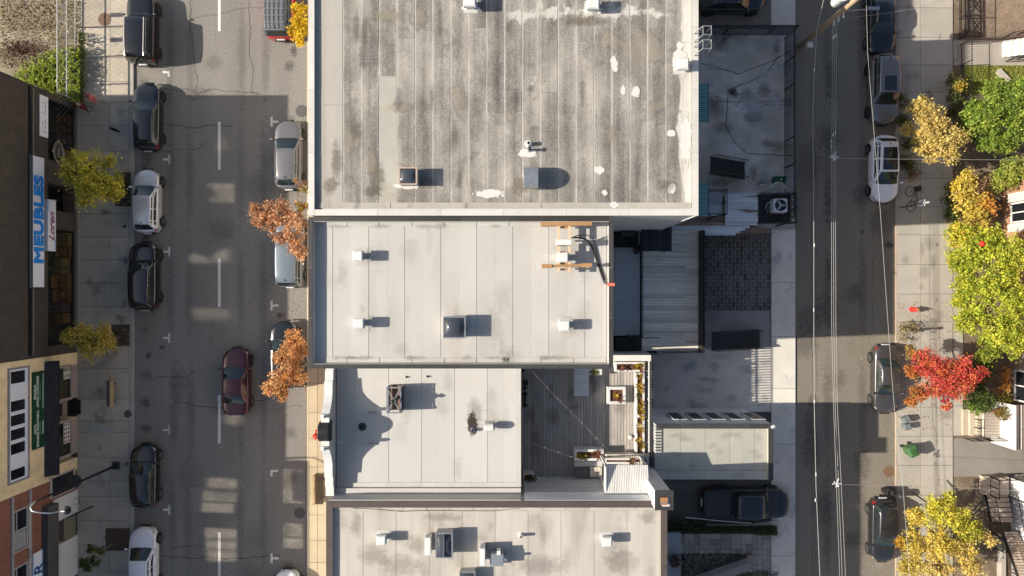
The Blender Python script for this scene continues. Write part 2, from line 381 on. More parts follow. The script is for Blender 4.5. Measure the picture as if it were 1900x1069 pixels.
# stone pavers in the garden of the southern house: random rectangles
sp = flat('stone_paving', mat('stone_joint', (.045,.042,.038), .95), (1240,985), (1443,1110), .03)
SPV = mat('stone_paver', (.30,.265,.23), .9, var=.15, scale=2, rnd=.25, grain=.12)
p, q = P(1249,990), P(1442,1110); u = .36; nx = int((q.x-p.x)/u); ny = int((p.y-q.y)/u); used = set()
for j in range(ny):
    for i in range(nx):
        if (i, j) in used: continue
        bw, bh = random.choice(((1,1),(2,1),(1,2),(2,2),(2,1),(1,2)))
        while bw > 1 and (i+bw > nx or any((i+k, j) in used for k in range(bw))): bw -= 1
        if j+bh > ny: bh = 1
        if any((i+k, j+l) in used for k in range(bw) for l in range(bh)): bw = bh = 1
        for k in range(bw):
            for l in range(bh): used.add((i+k, j+l))
        piece('stone_paver', p.x+i*u+.012, p.y-(j+bh)*u+.012, 0, p.x+(i+bw)*u-.012, p.y-j*u-.012, .045+random.uniform(-.004,.004), SPV, sp)
# cracks in the yard
yc = MB()
for path in ([(1350,180),(1345,230),(1362,262),(1385,285),(1420,287),(1470,288)],[(1300,118),(1370,138),(1440,110),(1462,95)],[(1345,170),(1420,140),(1445,105)],[(1420,194),(1470,193)],[(1310,190),(1470,186)]):
    for k in range(len(path)-1): ribbon(yc, wiggle(P(*path[k]), P(*path[k+1]), 8, .04), .05, .018)
tag(yc.build('yard_cracks', CRACK), kind='stuff')

def stain_mat(col, strength, soft):
    k = 'stain_%02d%02d%02d_%02d' % (col[0]*99, col[1]*99, col[2]*99, strength*99)
    if k in _mats: return _mats[k]
    m = bpy.data.materials.new(k); m.use_nodes = True; t = m.node_tree; N = t.nodes; L = t.links; b = N['Principled BSDF']; b.inputs['Base Color'].default_value = (*col, 1); b.inputs['Roughness'].default_value = .85
    tc = N.new('ShaderNodeTexCoord'); vm = N.new('ShaderNodeVectorMath'); vm.operation = 'SUBTRACT'; vm.inputs[1].default_value = (.5,.5,0); L.new(tc.outputs['Generated'], vm.inputs[0])
    mp = N.new('ShaderNodeVectorMath'); mp.operation = 'MULTIPLY'; mp.inputs[1].default_value = (2,2,0); L.new(vm.outputs[0], mp.inputs[0])
    ln = N.new('ShaderNodeVectorMath'); ln.operation = 'LENGTH'; L.new(mp.outputs[0], ln.inputs[0])
    geo = N.new('ShaderNodeNewGeometry'); nz = N.new('ShaderNodeTexNoise'); nz.inputs['Scale'].default_value = 3.2; nz.inputs['Detail'].default_value = 7; nz.inputs['Roughness'].default_value = .7; L.new(geo.outputs['Position'], nz.inputs[0])
    a1 = N.new('ShaderNodeMath'); a1.operation = 'MULTIPLY_ADD'; a1.inputs[1].default_value = 1.5; a1.inputs[2].default_value = -.05; L.new(nz.outputs[0], a1.inputs[0])
    a2 = N.new('ShaderNodeMath'); a2.operation = 'SUBTRACT'; L.new(a1.outputs[0], a2.inputs[0]); L.new(ln.outputs[1], a2.inputs[1])
    mr = N.new('ShaderNodeMapRange'); mr.inputs[1].default_value = -.05; mr.inputs[2].default_value = soft; mr.inputs[4].default_value = strength; L.new(a2.outputs[0], mr.inputs[0])
    ed = N.new('ShaderNodeMapRange'); ed.inputs[1].default_value = .80; ed.inputs[2].default_value = .99; ed.inputs[3].default_value = 1; ed.inputs[4].default_value = 0; L.new(ln.outputs[1], ed.inputs[0])
    ml = N.new('ShaderNodeMath'); ml.operation = 'MULTIPLY'; L.new(mr.outputs[0], ml.inputs[0]); L.new(ed.outputs[0], ml.inputs[1])
    L.new(ml.outputs[0], b.inputs['Alpha']); _mats[k] = m; return m
_stz = [0]
def stain(px, py, ax, ay, z, col, strength=.6, parent=None, soft=.45):
    """a worn or dirty patch on a surface, as a thin sheet with a ragged soft outline"""
    c = P(px, py, z); s = S(z); _stz[0] = (_stz[0]+1) % 97; z += _stz[0]*.00012; x, y = ax/s, ay/s
    b = MB(); b.add([(c.x-x,c.y-y,z),(c.x+x,c.y-y,z),(c.x+x,c.y+y,z),(c.x-x,c.y+y,z)], [(0,1,2,3)])
    o = b.build('stain', stain_mat(col, strength, soft), parent); 
    return o
YD, DW, WS, GS, RD = (bpy.data.objects[n] for n in ('fenced_yard','concrete_driveway','west_sidewalk','garden_sidewalk','main_road'))
OIL = (.05,.047,.045); PALEST = (.34,.31,.26)
rs = random.Random(77)
for px, py, ax, ay in ((1650,455,14,12),(1600,430,7,6),(1641,490,5,5),(300,645,9,8),(276,660,8,10),(545,645,6,8),(545,95,10,16),(556,66,9,10),(275,325,16,6),(270,440,14,10),(520,585,10,8)): stain(px, py, ax, ay, .005, OIL, .5, road)
for k in range(26): stain(rs.choice((272,268,535,540)), rs.uniform(0,1069), rs.uniform(8,20), rs.uniform(8,26), .005, OIL, .22, road)
for px in (318,352,448,492):
    for k in range(5): stain(px+rs.uniform(-4,4), 110+215*k, 13, 150, .005, (.125,.12,.113), .22, road)
for k in range(14): stain(rs.uniform(310,510), rs.uniform(0,1069), rs.uniform(15,50), rs.uniform(20,60), .005, rs.choice(((.25,.235,.21),(.14,.133,.125))), .25, road)
for k in range(26): stain(rs.uniform(1490,1650), rs.uniform(0,1069), rs.uniform(10,40), rs.uniform(20,80), .005, rs.choice(((.30,.26,.20),(.12,.11,.10),(.12,.11,.10))), .35, backroad)
for px in (1535,1600):
    for k in range(5): stain(px, 110+215*k, 14, 150, .005, (.12,.11,.10), .25, backroad)
for k in range(30): stain(rs.uniform(1310,1455), rs.uniform(80,345), rs.uniform(10,34), rs.uniform(8,26), .02, rs.choice(((.60,.60,.60),(.22,.21,.20),(.55,.55,.55),(.28,.25,.22))), .45, YD)
stain(1360,172,16,14,.022,(.03,.03,.03),.8,YD); stain(1440,190,24,34,.022,(.6,.6,.6),.6,YD); stain(1425,80,40,10,.022,(.6,.6,.6),.6,YD); stain(1400,200,30,40,.021,(.58,.58,.58),.6,YD)
for k in range(16): stain(rs.uniform(1225,1420), rs.uniform(660,755), rs.uniform(10,34), rs.uniform(6,12), .021, rs.choice(((.22,.22,.22),(.46,.45,.43))), .22, DW)
for k in range(22): stain(rs.uniform(1672,1760), rs.uniform(0,1069), rs.uniform(6,18), rs.uniform(8,30), .1265, rs.choice(((.24,.22,.18),(.50,.47,.41),(.25,.22,.18))), .25, GS)
for k in range(22): stain(rs.uniform(152,236), rs.uniform(190,1069), rs.uniform(6,16), rs.uniform(6,22), KERB+.0055, rs.choice(((.16,.15,.13),(.40,.37,.31),(.15,.14,.13))), .28, WS)
stain(240,579,12,4,.128,(.55,.50,.42),.7,WS); stain(318,744,10,6,.006,(.5,.47,.42),.6,RD)


# front gardens across the back street
flat('garden_soil', mat('garden_earth', (.15,.115,.08), .95, var=.3, scale=1.5, grain=.3, gscale=12, bump=.6, bscale=15, col2=(.22,.18,.12), mix2=(.5,.65), s2=.8), (1766,-120), (2400,1300), .05)
flat('lawn', mat('lawn_grass', (.13,.17,.03), .95, var=.3, scale=2, grain=.35, gscale=14, bump=.8, bscale=30), (1788,122), (1960,175), .07)
flat('side_driveway', mat('driveway_asphalt', (.225,.205,.18), .92, var=.14, scale=.6, grain=.2, gscale=18), (1766,813), (2300,884), .066)
slabs('garden_walk', [gx(1767), gx(1785)], rowset(2.0, gy(808), gy(420), .05)[:-1]+[gy(420)], .02, .115, CONC)
flat('garden_path', CONC, (1768,75), (1960,122), .09)
flat('earth_drive', mat('leafy_earth', (.20,.165,.125), .95, var=.25, scale=1.4, grain=.3, gscale=9), (1790,-120), (2000,74), .075)
# ---------------------------------------------------------------- aged roof sheet material
def aged_roof():
    m = bpy.data.materials.new('aged_granule_sheet'); m.use_nodes = True; t = m.node_tree; N = t.nodes; Lk = t.links; b = N['Principled BSDF']
    b.inputs['Roughness'].default_value = .9; b.inputs['Specular IOR Level'].default_value = .2
    geo = N.new('ShaderNodeNewGeometry'); tc = N.new('ShaderNodeTexCoord'); oi = N.new('ShaderNodeObjectInfo')
    def noise(scale, st=(1,1,1), det=4, rough=.6, dist=0):
        mp = N.new('ShaderNodeMapping'); mp.inputs['Scale'].default_value = st; Lk.new(geo.outputs['Position'], mp.inputs[0])
        n = N.new('ShaderNodeTexNoise'); n.inputs['Scale'].default_value = scale; n.inputs['Detail'].default_value = det; n.inputs['Roughness'].default_value = rough
        n.inputs['Distortion'].default_value = dist; Lk.new(mp.outputs[0], n.inputs['Vector']); return n.outputs[0]
    def mth(op, a, c, d=None):
        n = N.new('ShaderNodeMath'); n.operation = op
        for i, x in enumerate((a, c, d)):
            if x is None: continue
            if isinstance(x, (int, float)): n.inputs[i].default_value = x
            else: Lk.new(x, n.inputs[i])
        return n.outputs[0]
    def rng(x, a, b_, c=0., d=1.):
        n = N.new('ShaderNodeMapRange'); n.inputs[1].default_value = a; n.inputs[2].default_value = b_; n.inputs[3].default_value = c; n.inputs[4].default_value = d
        Lk.new(x, n.inputs[0]); return n.outputs[0]
    sp = N.new('ShaderNodeSeparateXYZ'); Lk.new(geo.outputs['Position'], sp.inputs[0]); X, Y = sp.outputs[0], sp.outputs[1]
    sep = N.new('ShaderNodeSeparateXYZ'); Lk.new(tc.outputs['Generated'], sep.inputs[0]); G = sep.outputs[0]
    def mixc(f, c1, c2):
        n = N.new('ShaderNodeMix'); n.data_type = 'RGBA'; Lk.new(f, n.inputs[0])
        for i, c in ((6, c1), (7, c2)):
            if isinstance(c, tuple): n.inputs[i].default_value = (*c, 1)
            else: Lk.new(c, n.inputs[i])
        return n.outputs[2]
    def clamp(x):
        n = N.new('ShaderNodeClamp'); Lk.new(x, n.inputs[0]); return n.outputs[0]
    speck = noise(21, det=6, rough=.9)
    streak = noise(1.5, (2.2,.13,1), 5)
    blot = noise(.45, (1,.75,1), 7, .65)
    amount = mth('ADD', mth('MULTIPLY', streak, .6), mth('MULTIPLY', blot, .8))
    amount = mth('ADD', amount, mth('MULTIPLY', mth('SUBTRACT', oi.outputs['Random'], .5), .12))
    prof = mth('MULTIPLY_ADD', mth('ABSOLUTE', mth('SUBTRACT', G, mth('MULTIPLY_ADD', oi.outputs['Random'], .5, .3)), 0), -.13, .035)        # darker towards the middle of a sheet
    dens = mth('ADD', rng(amount, .45, .98, .36, .60), prof)
    d = clamp(mth('MULTIPLY_ADD', mth('SUBTRACT', dens, speck), 4.0, .58))
    gate = noise(2.4, (1,.22,1), 6)
    lap = mth('MULTIPLY', rng(mth('ADD', G, mth('MULTIPLY_ADD', noise(5,(1,.4,1),5), .06, -.03)), .035, .10, 1., 0.), rng(gate, .36, .58, .35, 1.))
    lap2 = mth('MULTIPLY', rng(G, .93, .985, 0., 1.), rng(gate, .52, .66, 0., .7))
    col = mixc(d, (.40,.37,.325), (.098,.092,.086))
    sn = noise(.42, (1,.85,1), 6, .58, .5)
    tan_ = rng(sn, .585, .66, 0., .62); ring = mth('MULTIPLY', rng(sn, .535, .58, 0., 1.), rng(sn, .585, .62, 1., 0.))
    col = mixc(tan_, col, (.235,.20,.15)); col = mixc(mth('MULTIPLY', ring, .3), col, (.075,.066,.055))
    pn = noise(1.5, (1,.55,1), 8, .7)
    col = mixc(rng(pn, .64, .72, 0., .75), col, (.46,.435,.39))
    # efflorescence along the east parapet and in a band across the north end
    east = mth('ADD', rng(X, 8.05, 8.75, 0., .5), mth('MULTIPLY_ADD', noise(.9,(1,.45,1),7,.65), 1.0, -.5))
    col = mixc(rng(east, .30, .36, 0., .95), col, (.55,.525,.48))
    nb = mth('ABSOLUTE', mth('SUBTRACT', Y, 13.7), 0)
    north = mth('ADD', mth('MULTIPLY', rng(nb, .0, 1.1, .34, 0.), rng(X, -1.5, .5, .4, 1.)), mth('MULTIPLY_ADD', noise(1.6,(1,.8,1),7,.65), 1.0, -.5))
    col = mixc(rng(north, .27, .36, 0., .9), col, (.53,.505,.46))
    col = mixc(mth('MAXIMUM', lap, lap2), col, (.47,.445,.40))
    vm = N.new('ShaderNodeVectorMath'); vm.operation = 'SCALE'; Lk.new(col, vm.inputs[0]); Lk.new(rng(noise(.7,(1,.5,1),6), .25, .75, .78, 1.22), vm.inputs['Scale'])
    class _o: outputs = {2: vm.outputs[0]}
    mx3 = _o
    Lk.new(mx3.outputs[2], b.inputs['Base Color'])
    bp = N.new('ShaderNodeBump'); bp.inputs['Strength'].default_value = .3; bp.inputs['Distance'].default_value = .02; Lk.new(speck, bp.inputs['Height']); Lk.new(bp.outputs[0], b.inputs['Normal'])
    return m
AGED = aged_roof()
PALE = mat('pale_edge_sheet', (.385,.36,.32), .85, var=.12, scale=.6, grain=.12, gscale=20, rnd=.05, stretch=(1.5,.3,1), col2=(.22,.195,.16), mix2=(.56,.72), s2=.5, bump=.15)
NEWER = mat('newer_sheet', (.37,.355,.31), .85, var=.1, scale=.6, grain=.08, gscale=22, rnd=.05, col2=(.33,.30,.24), mix2=(.55,.7), s2=.7)
BRKG = brick_mat('grey_block', (.26,.25,.235), (.22,.21,.20), (.30,.29,.27), 'XZ', .4, .2)
SIDG = mat('grey_siding', (.50,.48,.45), .7, var=.1, scale=2)
BRKW = brick_mat('brick_red_front', (.30,.12,.075), (.24,.10,.06), (.35,.32,.28), 'YZ')

def shell(name, label, x0, y0, x1, y1, hr, hp, up=.26, wall=BRKG, coping=COPW, upmat=MEMB, cop=.30, seg=3.05, south=True):
    t = thing(name, label, 'building', ((x0+x1)/2, (y0+y1)/2, 0))
    MB().box(x0+.03, y0+.03, -.1, x1-.03, y1-.03, hr-.02).build('wall', wall, t)
    b = MB(); i = .04; zt = hp-.035
    b.box(x0+i, y0+i, hr-.019, x0+up, y1-i, zt); b.box(x1-up, y0+i, hr-.019, x1-i, y1-i, zt)
    b.box(x0+up+.001, y0+i, hr-.019, x1-up-.001, y0+up, zt); b.box(x0+up+.001, y1-up, hr-.019, x1-up-.001, y1-i, zt); b.build('parapet', upmat, t)
    def run(a, c, vert, at):
        n = max(1, round(abs(c-a)/seg)); L = (c-a)/n
        for k in range(n):
            u, v = a+k*L+.006, a+(k+1)*L-.006
            if vert: piece('coping', at, u, hp-.034, at+cop, v, hp+random.uniform(-.004,.004), coping, t)
            else: piece('coping', u, at, hp-.034, v, at+cop, hp+random.uniform(-.004,.004), coping, t)
    run(y0, y1, True, x0); run(y0, y1, True, x1-cop); run(x0+cop+.004, x1-cop-.004, False, y0); run(x0+cop+.004, x1-cop-.004, False, y1-cop)
    return t
def lay(t, xs, ya, yb, z, m, cuts=.0, alt=None, gap=.0028):
    for k in range(len(xs)-1):
        segs = [ya, yb]
        if random.random() < cuts: segs = [ya, ya+(yb-ya)*random.uniform(.25,.75), yb]
        if random.random() < cuts*.5: segs = sorted(segs+[ya+(yb-ya)*random.uniform(.15,.85)])
        for j in range(len(segs)-1):
            mm = alt(k, j, len(segs)-1) if alt else m
            piece('membrane_sheet', xs[k]+gap, segs[j]+gap, z-.019, xs[k+1]-gap, segs[j+1]-gap, z + .012*(k % 2) + .004*(j % 2), mm, t)

# ---------------------------------------------------------------- tall building with the aged roof
HP1, HR1 = 13.0, 12.82
a, b = P(572,-66,HP1), P(1296,400,HP1)
B1 = shell('commercial_building', 'tall flat roofed building with a stained grey roof and white parapet edge', a.x, b.y, b.x, a.y, HR1, HP1, wall=SIDG, coping=COPW, upmat=COPW)
def rx(px, h): return (px-950)/S(h)
def ry(py, h): return (534.5-py)/S(h)
xs = [rx(583,HR1), rx(603,HR1), rx(636,HR1)] + [rx(636+33.2*k,HR1) for k in range(1,20)] + [rx(1283,HR1)]
ya, yb = ry(386.5,HR1), ry(-54,HR1)
lay(B1, xs, ya+.28, yb, HR1, AGED, .95, lambda k, j, n: PALE if k < 2 else (NEWER if (k == 4 and j == 0) else AGED), gap=.006)
for k in range(5): piece('membrane_sheet', rx(585+140*k,HR1), ya, HR1-.019, rx(584+140*(k+1) if k < 4 else 1282,HR1), ya+.27, HR1+.02, PALE, B1)
SEAL = mat('roof_sealant', (.60,.58,.54), .6, var=.12, scale=3, grain=.2, gscale=20)
def blob(px, py, rx_, ry_, h, n=54, seed=0):
    rr = random.Random(seed+px*7+py); c = P(px, py, h); s = S(h)
    f = [rr.uniform(.62,1.12) for k in range(n)]; f = [(f[k-2]+2*f[k-1]+2*f[k]+2*f[(k+1) % n]+f[(k+2) % n])/8*rr.uniform(.84,1.16) for k in range(n)]
    return [(c.x+rx_/s*f[k]*math.cos(2*math.pi*k/n), c.y+ry_/s*f[k]*math.sin(2*math.pi*k/n)) for k in range(n)]
for px, py, ax, ay in ((908,360,26,8),(980,284,18,9),(1261,115,14,26),(1272,258,10,50),(1246,350,8,9),(1122,358,5,5),(1139,380,9,6),(1112,316,9,9),(1156,168,5,9),(1246,247,8,7),(1100,20,22,6),(1140,118,7,16),(1262,84,7,7),(872,16,16,5),(1180,170,8,10),(757,345,24,6)):
    stain(px, py, ax*1.45, ay*1.45, HR1+.026, (.60,.58,.54), .97, B1, .10).name = 'sealant_patch'
# south wall: a pale trim line down the visible corner
MB().box(b.x-.12, b.y-.012, 0, b.x-.02, b.y+.028, HP1-.04).build('corner_trim', WHITEM, B1)

# ---------------------------------------------------------------- second building, clean white roof
HP2, HR2 = 12.5, 12.12
a, b = P(572,402.6,HP2), P(1138,684,HP2)
B2 = shell('commercial_building', 'tall flat roofed building with a clean white roof and thin black parapet edge', a.x, b.y, b.x, a.y, HR2, HP2, up=.24, coping=COPD, upmat=MEMB, cop=.22, wall=SIDG, seg=2.35)
xs = [rx(584,HR2), rx(603,HR2), rx(617,HR2)] + [rx(617+33.4*k,HR2) for k in range(1,15)] + [rx(1116,HR2), rx(1125,HR2)]
xs = sorted(set(xs)); ya, yb = ry(671,HR2), ry(413,HR2)
lay(B2, xs, ya+.2, yb-.2, HR2, MEMB, .0)
for k in range(9):
    u, v = rx(585+60*k,HR2), rx(584+60*(k+1),HR2)
    piece('membrane_sheet', u, ya-.05, HR2-.019, v-.006, ya+.195, HR2+.02, MEMB, B2); piece('membrane_sheet', u, yb-.195, HR2-.019, v-.006, yb+.05, HR2+.02, MEMB, B2)

# ---------------------------------------------------------------- third building: false front, white roof, roof deck at the rear
HR3 = 7.65; DK = 4.4; HP4_ = 9.05; yN3, yS3 = -4.09, -11.80
xe3 = rx(967,HR3); xw3 = -10.5; xd3 = 8.75
B3 = thing('house_with_roof_deck', 'two storey building with curved white false front, white roof and rear wooden roof deck', 'building', ((xw3+xe3)/2, (yN3+yS3)/2, 0))
MB().box(xw3+.05, yS3, -.1, xe3-.02, yN3, HR3-.02).build('wall', BRKW, B3)
MB().box(xe3-.018, yS3+.001, -.1, xd3-.1, yN3-.001, DK-.12).build('extension_wall', mat('pale_render', (.42,.41,.40), .8, var=.1), B3)
xs = [xw3+.42, rx(628,HR3)+.02] + [rx(629+30.6*k,HR3) for k in range(1,12)] + [xe3-.24]; xs = sorted(xs)
lay(B3, xs, yS3+.62, yN3-.05, HR3, MEMB3, .0)
for k in range(11): piece('membrane_sheet', xw3+.42+.96*k, yS3+.36, HR3-.019, xw3+.42+.96*(k+1)-.006, yS3+.615, HR3+.02, MEMB3, B3)
for k in range(8): piece('membrane_sheet', xe3-.235, yS3+.36+.92*k, HR3-.019, xe3-.01, yS3+.36+.92*(k+1)-.006, HR3+.03, MEMB3, B3)
MB().box(xw3+.4, yS3+.002, HR3-.018, xe3-.02, yS3+.34, HR3+.22).build('side_parapet', MEMB3, B3)
stain(876, 787, 12, 32, HR3+.034, (.035,.025,.02), .95, B3, .15)
stain(880, 775, 22, 55, HR3+.033, (.26,.24,.21), .35, B3)
MB().box(xw3+.42, yS3-.012, HR3+.23, xe3-.02, yS3+.03, HP4_-.06).build('wall_flashing', MEMB3, B3)
# ornamental front
yc3 = -7.95; prof = [(3.84,.48),(3.84,.52),(3.3,.55),(3.3,.66),(2.72,.68),(2.72,.80),(1.95,.84),(1.75,.92),(1.55,1.02),(1.35,1.16),(1.15,1.34),(1.0,1.45),(.98,1.62),(.80,1.62),(.78,1.5),(.62,1.5)]
top = [(yc3-d, HR3+h) for d, h in prof] + [(yc3+d, HR3+h) for d, h in prof[::-1]]
poly = [(yc3-3.84, HR3-1.5)] + top + [(yc3+3.84, HR3-1.5)]
b = MB(); n = len(poly)
b.v = [(xw3, y, z) for y, z in poly] + [(xw3+.36, y, z) for y, z in poly]
b.f = [tuple(range(n)), tuple(range(n, 2*n))[::-1]] + [(k, n+k, n+(k+1) % n, (k+1) % n) for k in range(n)]
front = b.build('false_front', COPW, B3)
b = MB()
for (y0, z0), (y1, z1) in zip(top[:-1], top[1:]):
    if abs(y1-y0) > .05: b.add([(xw3-.06,y0,z0+.005),(xw3+.40,y0,z0+.005),(xw3+.40,y1,z1+.005),(xw3-.06,y1,z1+.005),(xw3-.06,y0,z0+.05),(xw3+.40,y0,z0+.05),(xw3+.40,y1,z1+.05),(xw3-.06,y1,z1+.05)], [(0,3,2,1),(4,5,6,7),(0,1,5,4),(1,2,6,5),(2,3,7,6),(3,0,4,7)])
b.build('front_coping', WHITEM, front)
b = MB(); rr_ = .56; zc = HR3+1.36
pr = [(rr_*math.cos(a), rr_*math.sin(a)) for a in [math.pi*k/14 for k in range(15)]] + [(-rr_,-.35),(rr_,-.35)]
n = len(pr); b.v = [(xw3-.17, yc3+y, zc+z) for y, z in pr] + [(xw3+.43, yc3+y, zc+z) for y, z in pr]
b.f = [tuple(range(n)), tuple(range(n,2*n))[::-1]] + [(k, n+k, n+(k+1) % n, (k+1) % n) for k in range(n)]
drum = b.build('round_crest', BLKM, B3, bevel=.03)
for s_ in (-1,1): MB().lathe((xw3+.2, yc3+s_*.89, HR3+1.66), [(.10,0),(.06,.06),(.11,.14),(.06,.24),(0,.3)], 10).build('finial', COPW, B3)
for s_, py in ((1,766),(-1,824)):
    p = P(690, py, HR3+.05); MB().tube([(xw3+.36, yc3+s_*.62, HR3+1.3), (p.x, p.y, HR3+.08)], .018).build('brace_rod', GALV, B3)
    c = (p.x, p.y); b = MB()
    for k in range(3): b.box(c[0]-.22+.17*k, c[1]-.06, HR3+.02, c[0]-.12+.17*k, c[1]+.06, HR3+.12)
    b.build('anchor_plate', GALV, B3)
RED = plain('red_paint', (.55,.03,.015), .5)
c = P(587,807,8.9)
b = MB(); pts = []
for k in range(10):
    r_ = .30 if k % 2 == 0 else .13; pts.append((c.y+r_*math.cos(k*math.pi/5), c.z+r_*math.sin(k*math.pi/5)))
b.v = [(c.x-.05, y, z) for y, z in pts] + [(c.x+.05, y, z) for y, z in pts]; b.f = [tuple(range(10)), tuple(range(10,20))[::-1]] + [(k,10+k,10+(k+1)%10,(k+1)%10) for k in range(10)]
b.tube([(c.x,c.y,c.z),(xw3+.0,yc3,c.z)], .025); b.box(c.x-.2, c.y-.16, c.z-.05, c.x+.02, c.y+.02, c.z+.02)
b.build('red_emblem', RED, B3)

# ---------------------------------------------------------------- fourth building
HP4, HR4 = 9.05, 8.84
a, b = P(605,930,HP4), P(1238,1290,HP4); B4 = shell('commercial_building', 'flat roofed southern building with beige stained roof and dark brown parapet', a.x, b.y, b.x, a.y, HR4, HP4, up=.34, coping=mat('coping_brown',(.085,.068,.06),.5,var=.15,scale=1.5,rnd=.08), upmat=MEMB4, cop=.36, wall=SIDG, seg=4.0)
xs = [rx(618,HR4)] + [rx(643+30.6*k,HR4) for k in range(19)] + [rx(1224,HR4)]
lay(B4, xs, b.y+.36, ry(948,HR4), HR4, MEMB4, .0)
for k in range(14): piece('membrane_sheet', rx(620+43*k,HR4), ry(947,HR4), HR4-.019, rx(619+43*(k+1),HR4), a.y-.36, HR4+.02, MEMB4, B4)
ch = P(1232,928,10.0)

# chimney that stands at the corner of the deck and the southern house
t = thing('chimney', 'square chimney clad in white metal with a dark cap and orange clay flue', 'chimney', (ch.x, ch.y, 4))
cx, cy = ch.x, ch.y; hw, zt = .50, 10.0
MB().box(cx-hw*.95, cy-hw, 0, cx+hw*.75, cy+hw, zt-.02).build('cladding', mat('white_cladding', (.62,.62,.62), .45, var=.05), t)
b = MB(); b.box(cx-hw, cy-hw-.04, zt-.018, cx-.22, cy+hw+.04, zt+.05); b.box(cx+.30, cy-hw-.04, zt-.018, cx+hw, cy+hw+.04, zt+.05); b.box(cx-.218, cy-hw-.04, zt-.018, cx+.298, cy-.36, zt+.05); b.box(cx-.218, cy+.18, zt-.018, cx+.298, cy+hw+.04, zt+.05); b.build('cap', COPD, t)
MB().box(cx-.2, cy-.24, zt-.017, cx+.18, cy+.16, zt+.10).build('clay_flue', mat('orange_clay', (.36,.17,.07), .8, var=.25, scale=5), t)
MB().rbox((cx-.02,cy-.1,zt+.14), .42, .05, .04, .2).build('damper_bar', GALV, t)

# ---------------------------------------------------------------- garage with five windows
HPG, HRG = 5.5, 5.18
a, b = P(1206,787,HPG), P(1435,892,HPG)
G = thing('garage', 'flat roofed garage with five black windows along its pale side wall', 'building', ((a.x+b.x)/2, (a.y+b.y)/2, 0))
gx0, gx1, gy0, gy1 = xd3+.02, b.x, b.y, a.y
MB().box(gx0, gy0+.02, -.1, gx1-.02, gy1-.02, HRG-.02).build('wall', mat('garage_wall', (.78,.78,.77), .8, var=.1, scale=1), G)
b = MB(); b.box(gx0, gy1-.25, HRG-.019, gx1-.02, gy1-.03, HPG-.03); b.box(gx1-.27, gy0+.03, HRG-.019, gx1-.03, gy1-.251, HPG-.03); b.build('parapet', MEMBG, G)
for k in range(5): piece('coping', gx0+k*(gx1-gx0)/5+.005, gy1-.28, HPG-.029, gx0+(k+1)*(gx1-gx0)/5-.005, gy1, HPG, COPD, G)
for k in range(2): piece('coping', gx1-.30, gy0+k*(gy1-gy0-.29)/2+.004, HPG-.029, gx1, gy0+(k+1)*(gy1-gy0-.29)/2-.004, HPG, COPD, G)
n = 9
for k in range(n):
    u, v = gx0+.02+(gx1-gx0-.3)*k/n, gx0+.02+(gx1-gx0-.3)*(k+1)/n
    piece('membrane_sheet', u+.005, gy0+.55, HRG-.019, v-.005, gy1-.26, HRG+.01*(k % 2), MEMBG, G)
    piece('membrane_sheet', u+.005, gy0, HRG-.019, v-.005, gy0+.54, HRG+.06, MEMBG, G)
for k, px in enumerate((1254,1288.6,1323.5,1359,1395.7)):                    # north wall windows; the wall rises from the driveway
    x = (px-950)/29-.42; z0, z1, wd = 2.1, 4.45, .84
    f = MB(); f.box(x, gy1-.019, z0, x+wd, gy1+.10, z0+.06); f.box(x, gy1-.019, z1-.06, x+wd, gy1+.10, z1); f.box(x, gy1-.019, z0+.061, x+.07, gy1+.10, z1-.061); f.box(x+wd-.07, gy1-.019, z0+.061, x+wd, gy1+.10, z1-.061)
    fo = f.build('window', WHITEP, G); MB().box(x+.071, gy1-.018, z0+.062, x+wd-.071, gy1+.07, z1-.062).build('pane', plain('black_pane',(.008,.008,.009),.25,spec=.15), fo)
p = P(1432,792,HPG); t = thing('floodlight', 'small white floodlight on the corner of the garage parapet', 'floodlight', p)
MB().rbox((p.x+.05,p.y+.02,p.z+.08), .22, .16, .12, .4, .3).build('lamp_head', WHITEM, t, bevel=.02); MB().tube([(p.x-.05,p.y,p.z-.02),(p.x+.04,p.y,p.z+.05)], .02).build('bracket', DKMET, t)

# neighbour north of the frame: its shadow falls on the back street
shell('brick_building', 'lower flat roofed building just beyond the stained grey roof', -9.9, 16.10, 9.2, 42, 10.6, 10.9, wall=SIDG)

# street windows of the four buildings: coated panes that catch the low western sun
COAT = plain('coated_glass', (.72,.70,.65), .05, metal=1.0)
def street_window(t, xw, px0, py0, px1, py1):
    """a window in the wall x = xw, given where its sun reflection lands on the road"""
    k = 1/math.tan(R(SUN_EL)); L0, L1 = xw-(px0-950)/27.0, xw-(px1-950)/27.0; z1, z0 = L0/k, L1/k; dy = .04*(L0+L1)/2
    y1, y0 = (534.5-py0)/27.0-dy, (534.5-py1)/27.0-dy; e = .09; f = MB(); x0, x1 = xw-.07, xw+.02
    f.box(x0,y0-e,z0-e,x1,y1+e,z0); f.box(x0,y0-e,z1,x1,y1+e,z1+e); f.box(x0,y0-e,z0+.001,x1,y0,z1-.001); f.box(x0,y1,z0+.001,x1,y1+e,z1-.001)
    fo = f.build('window', WHITEP, t); MB().box(xw-.02,y0+.001,z0+.002,xw+.01,y1-.001,z1-.002).build('pane', COAT, fo)
w1, w2, w3, w4 = -10.12+.028, -10.27+.028, xw3-.002, -10.31+.028
for r in ((404,262,436,280),(386,341,436,376)): street_window(B1, w1, *r)
for r in ((351,461,390,489),(396,462,430,488),(354,571,394,596),(400,573,432,594)): street_window(B2, w2, *r)
for r in ((412,771,456,788),): street_window(B3, w3, *r)
for r in ((384,888,444,907),(376,911,440,930),(374,934,434,951),(380,981,441,1000),(380,1003,441,1019),(382,1022,441,1042),(525,870,564,900),(525,904,564,934),(525,972,564,996),(525,998,564,1018)): street_window(B4, w4, *r)
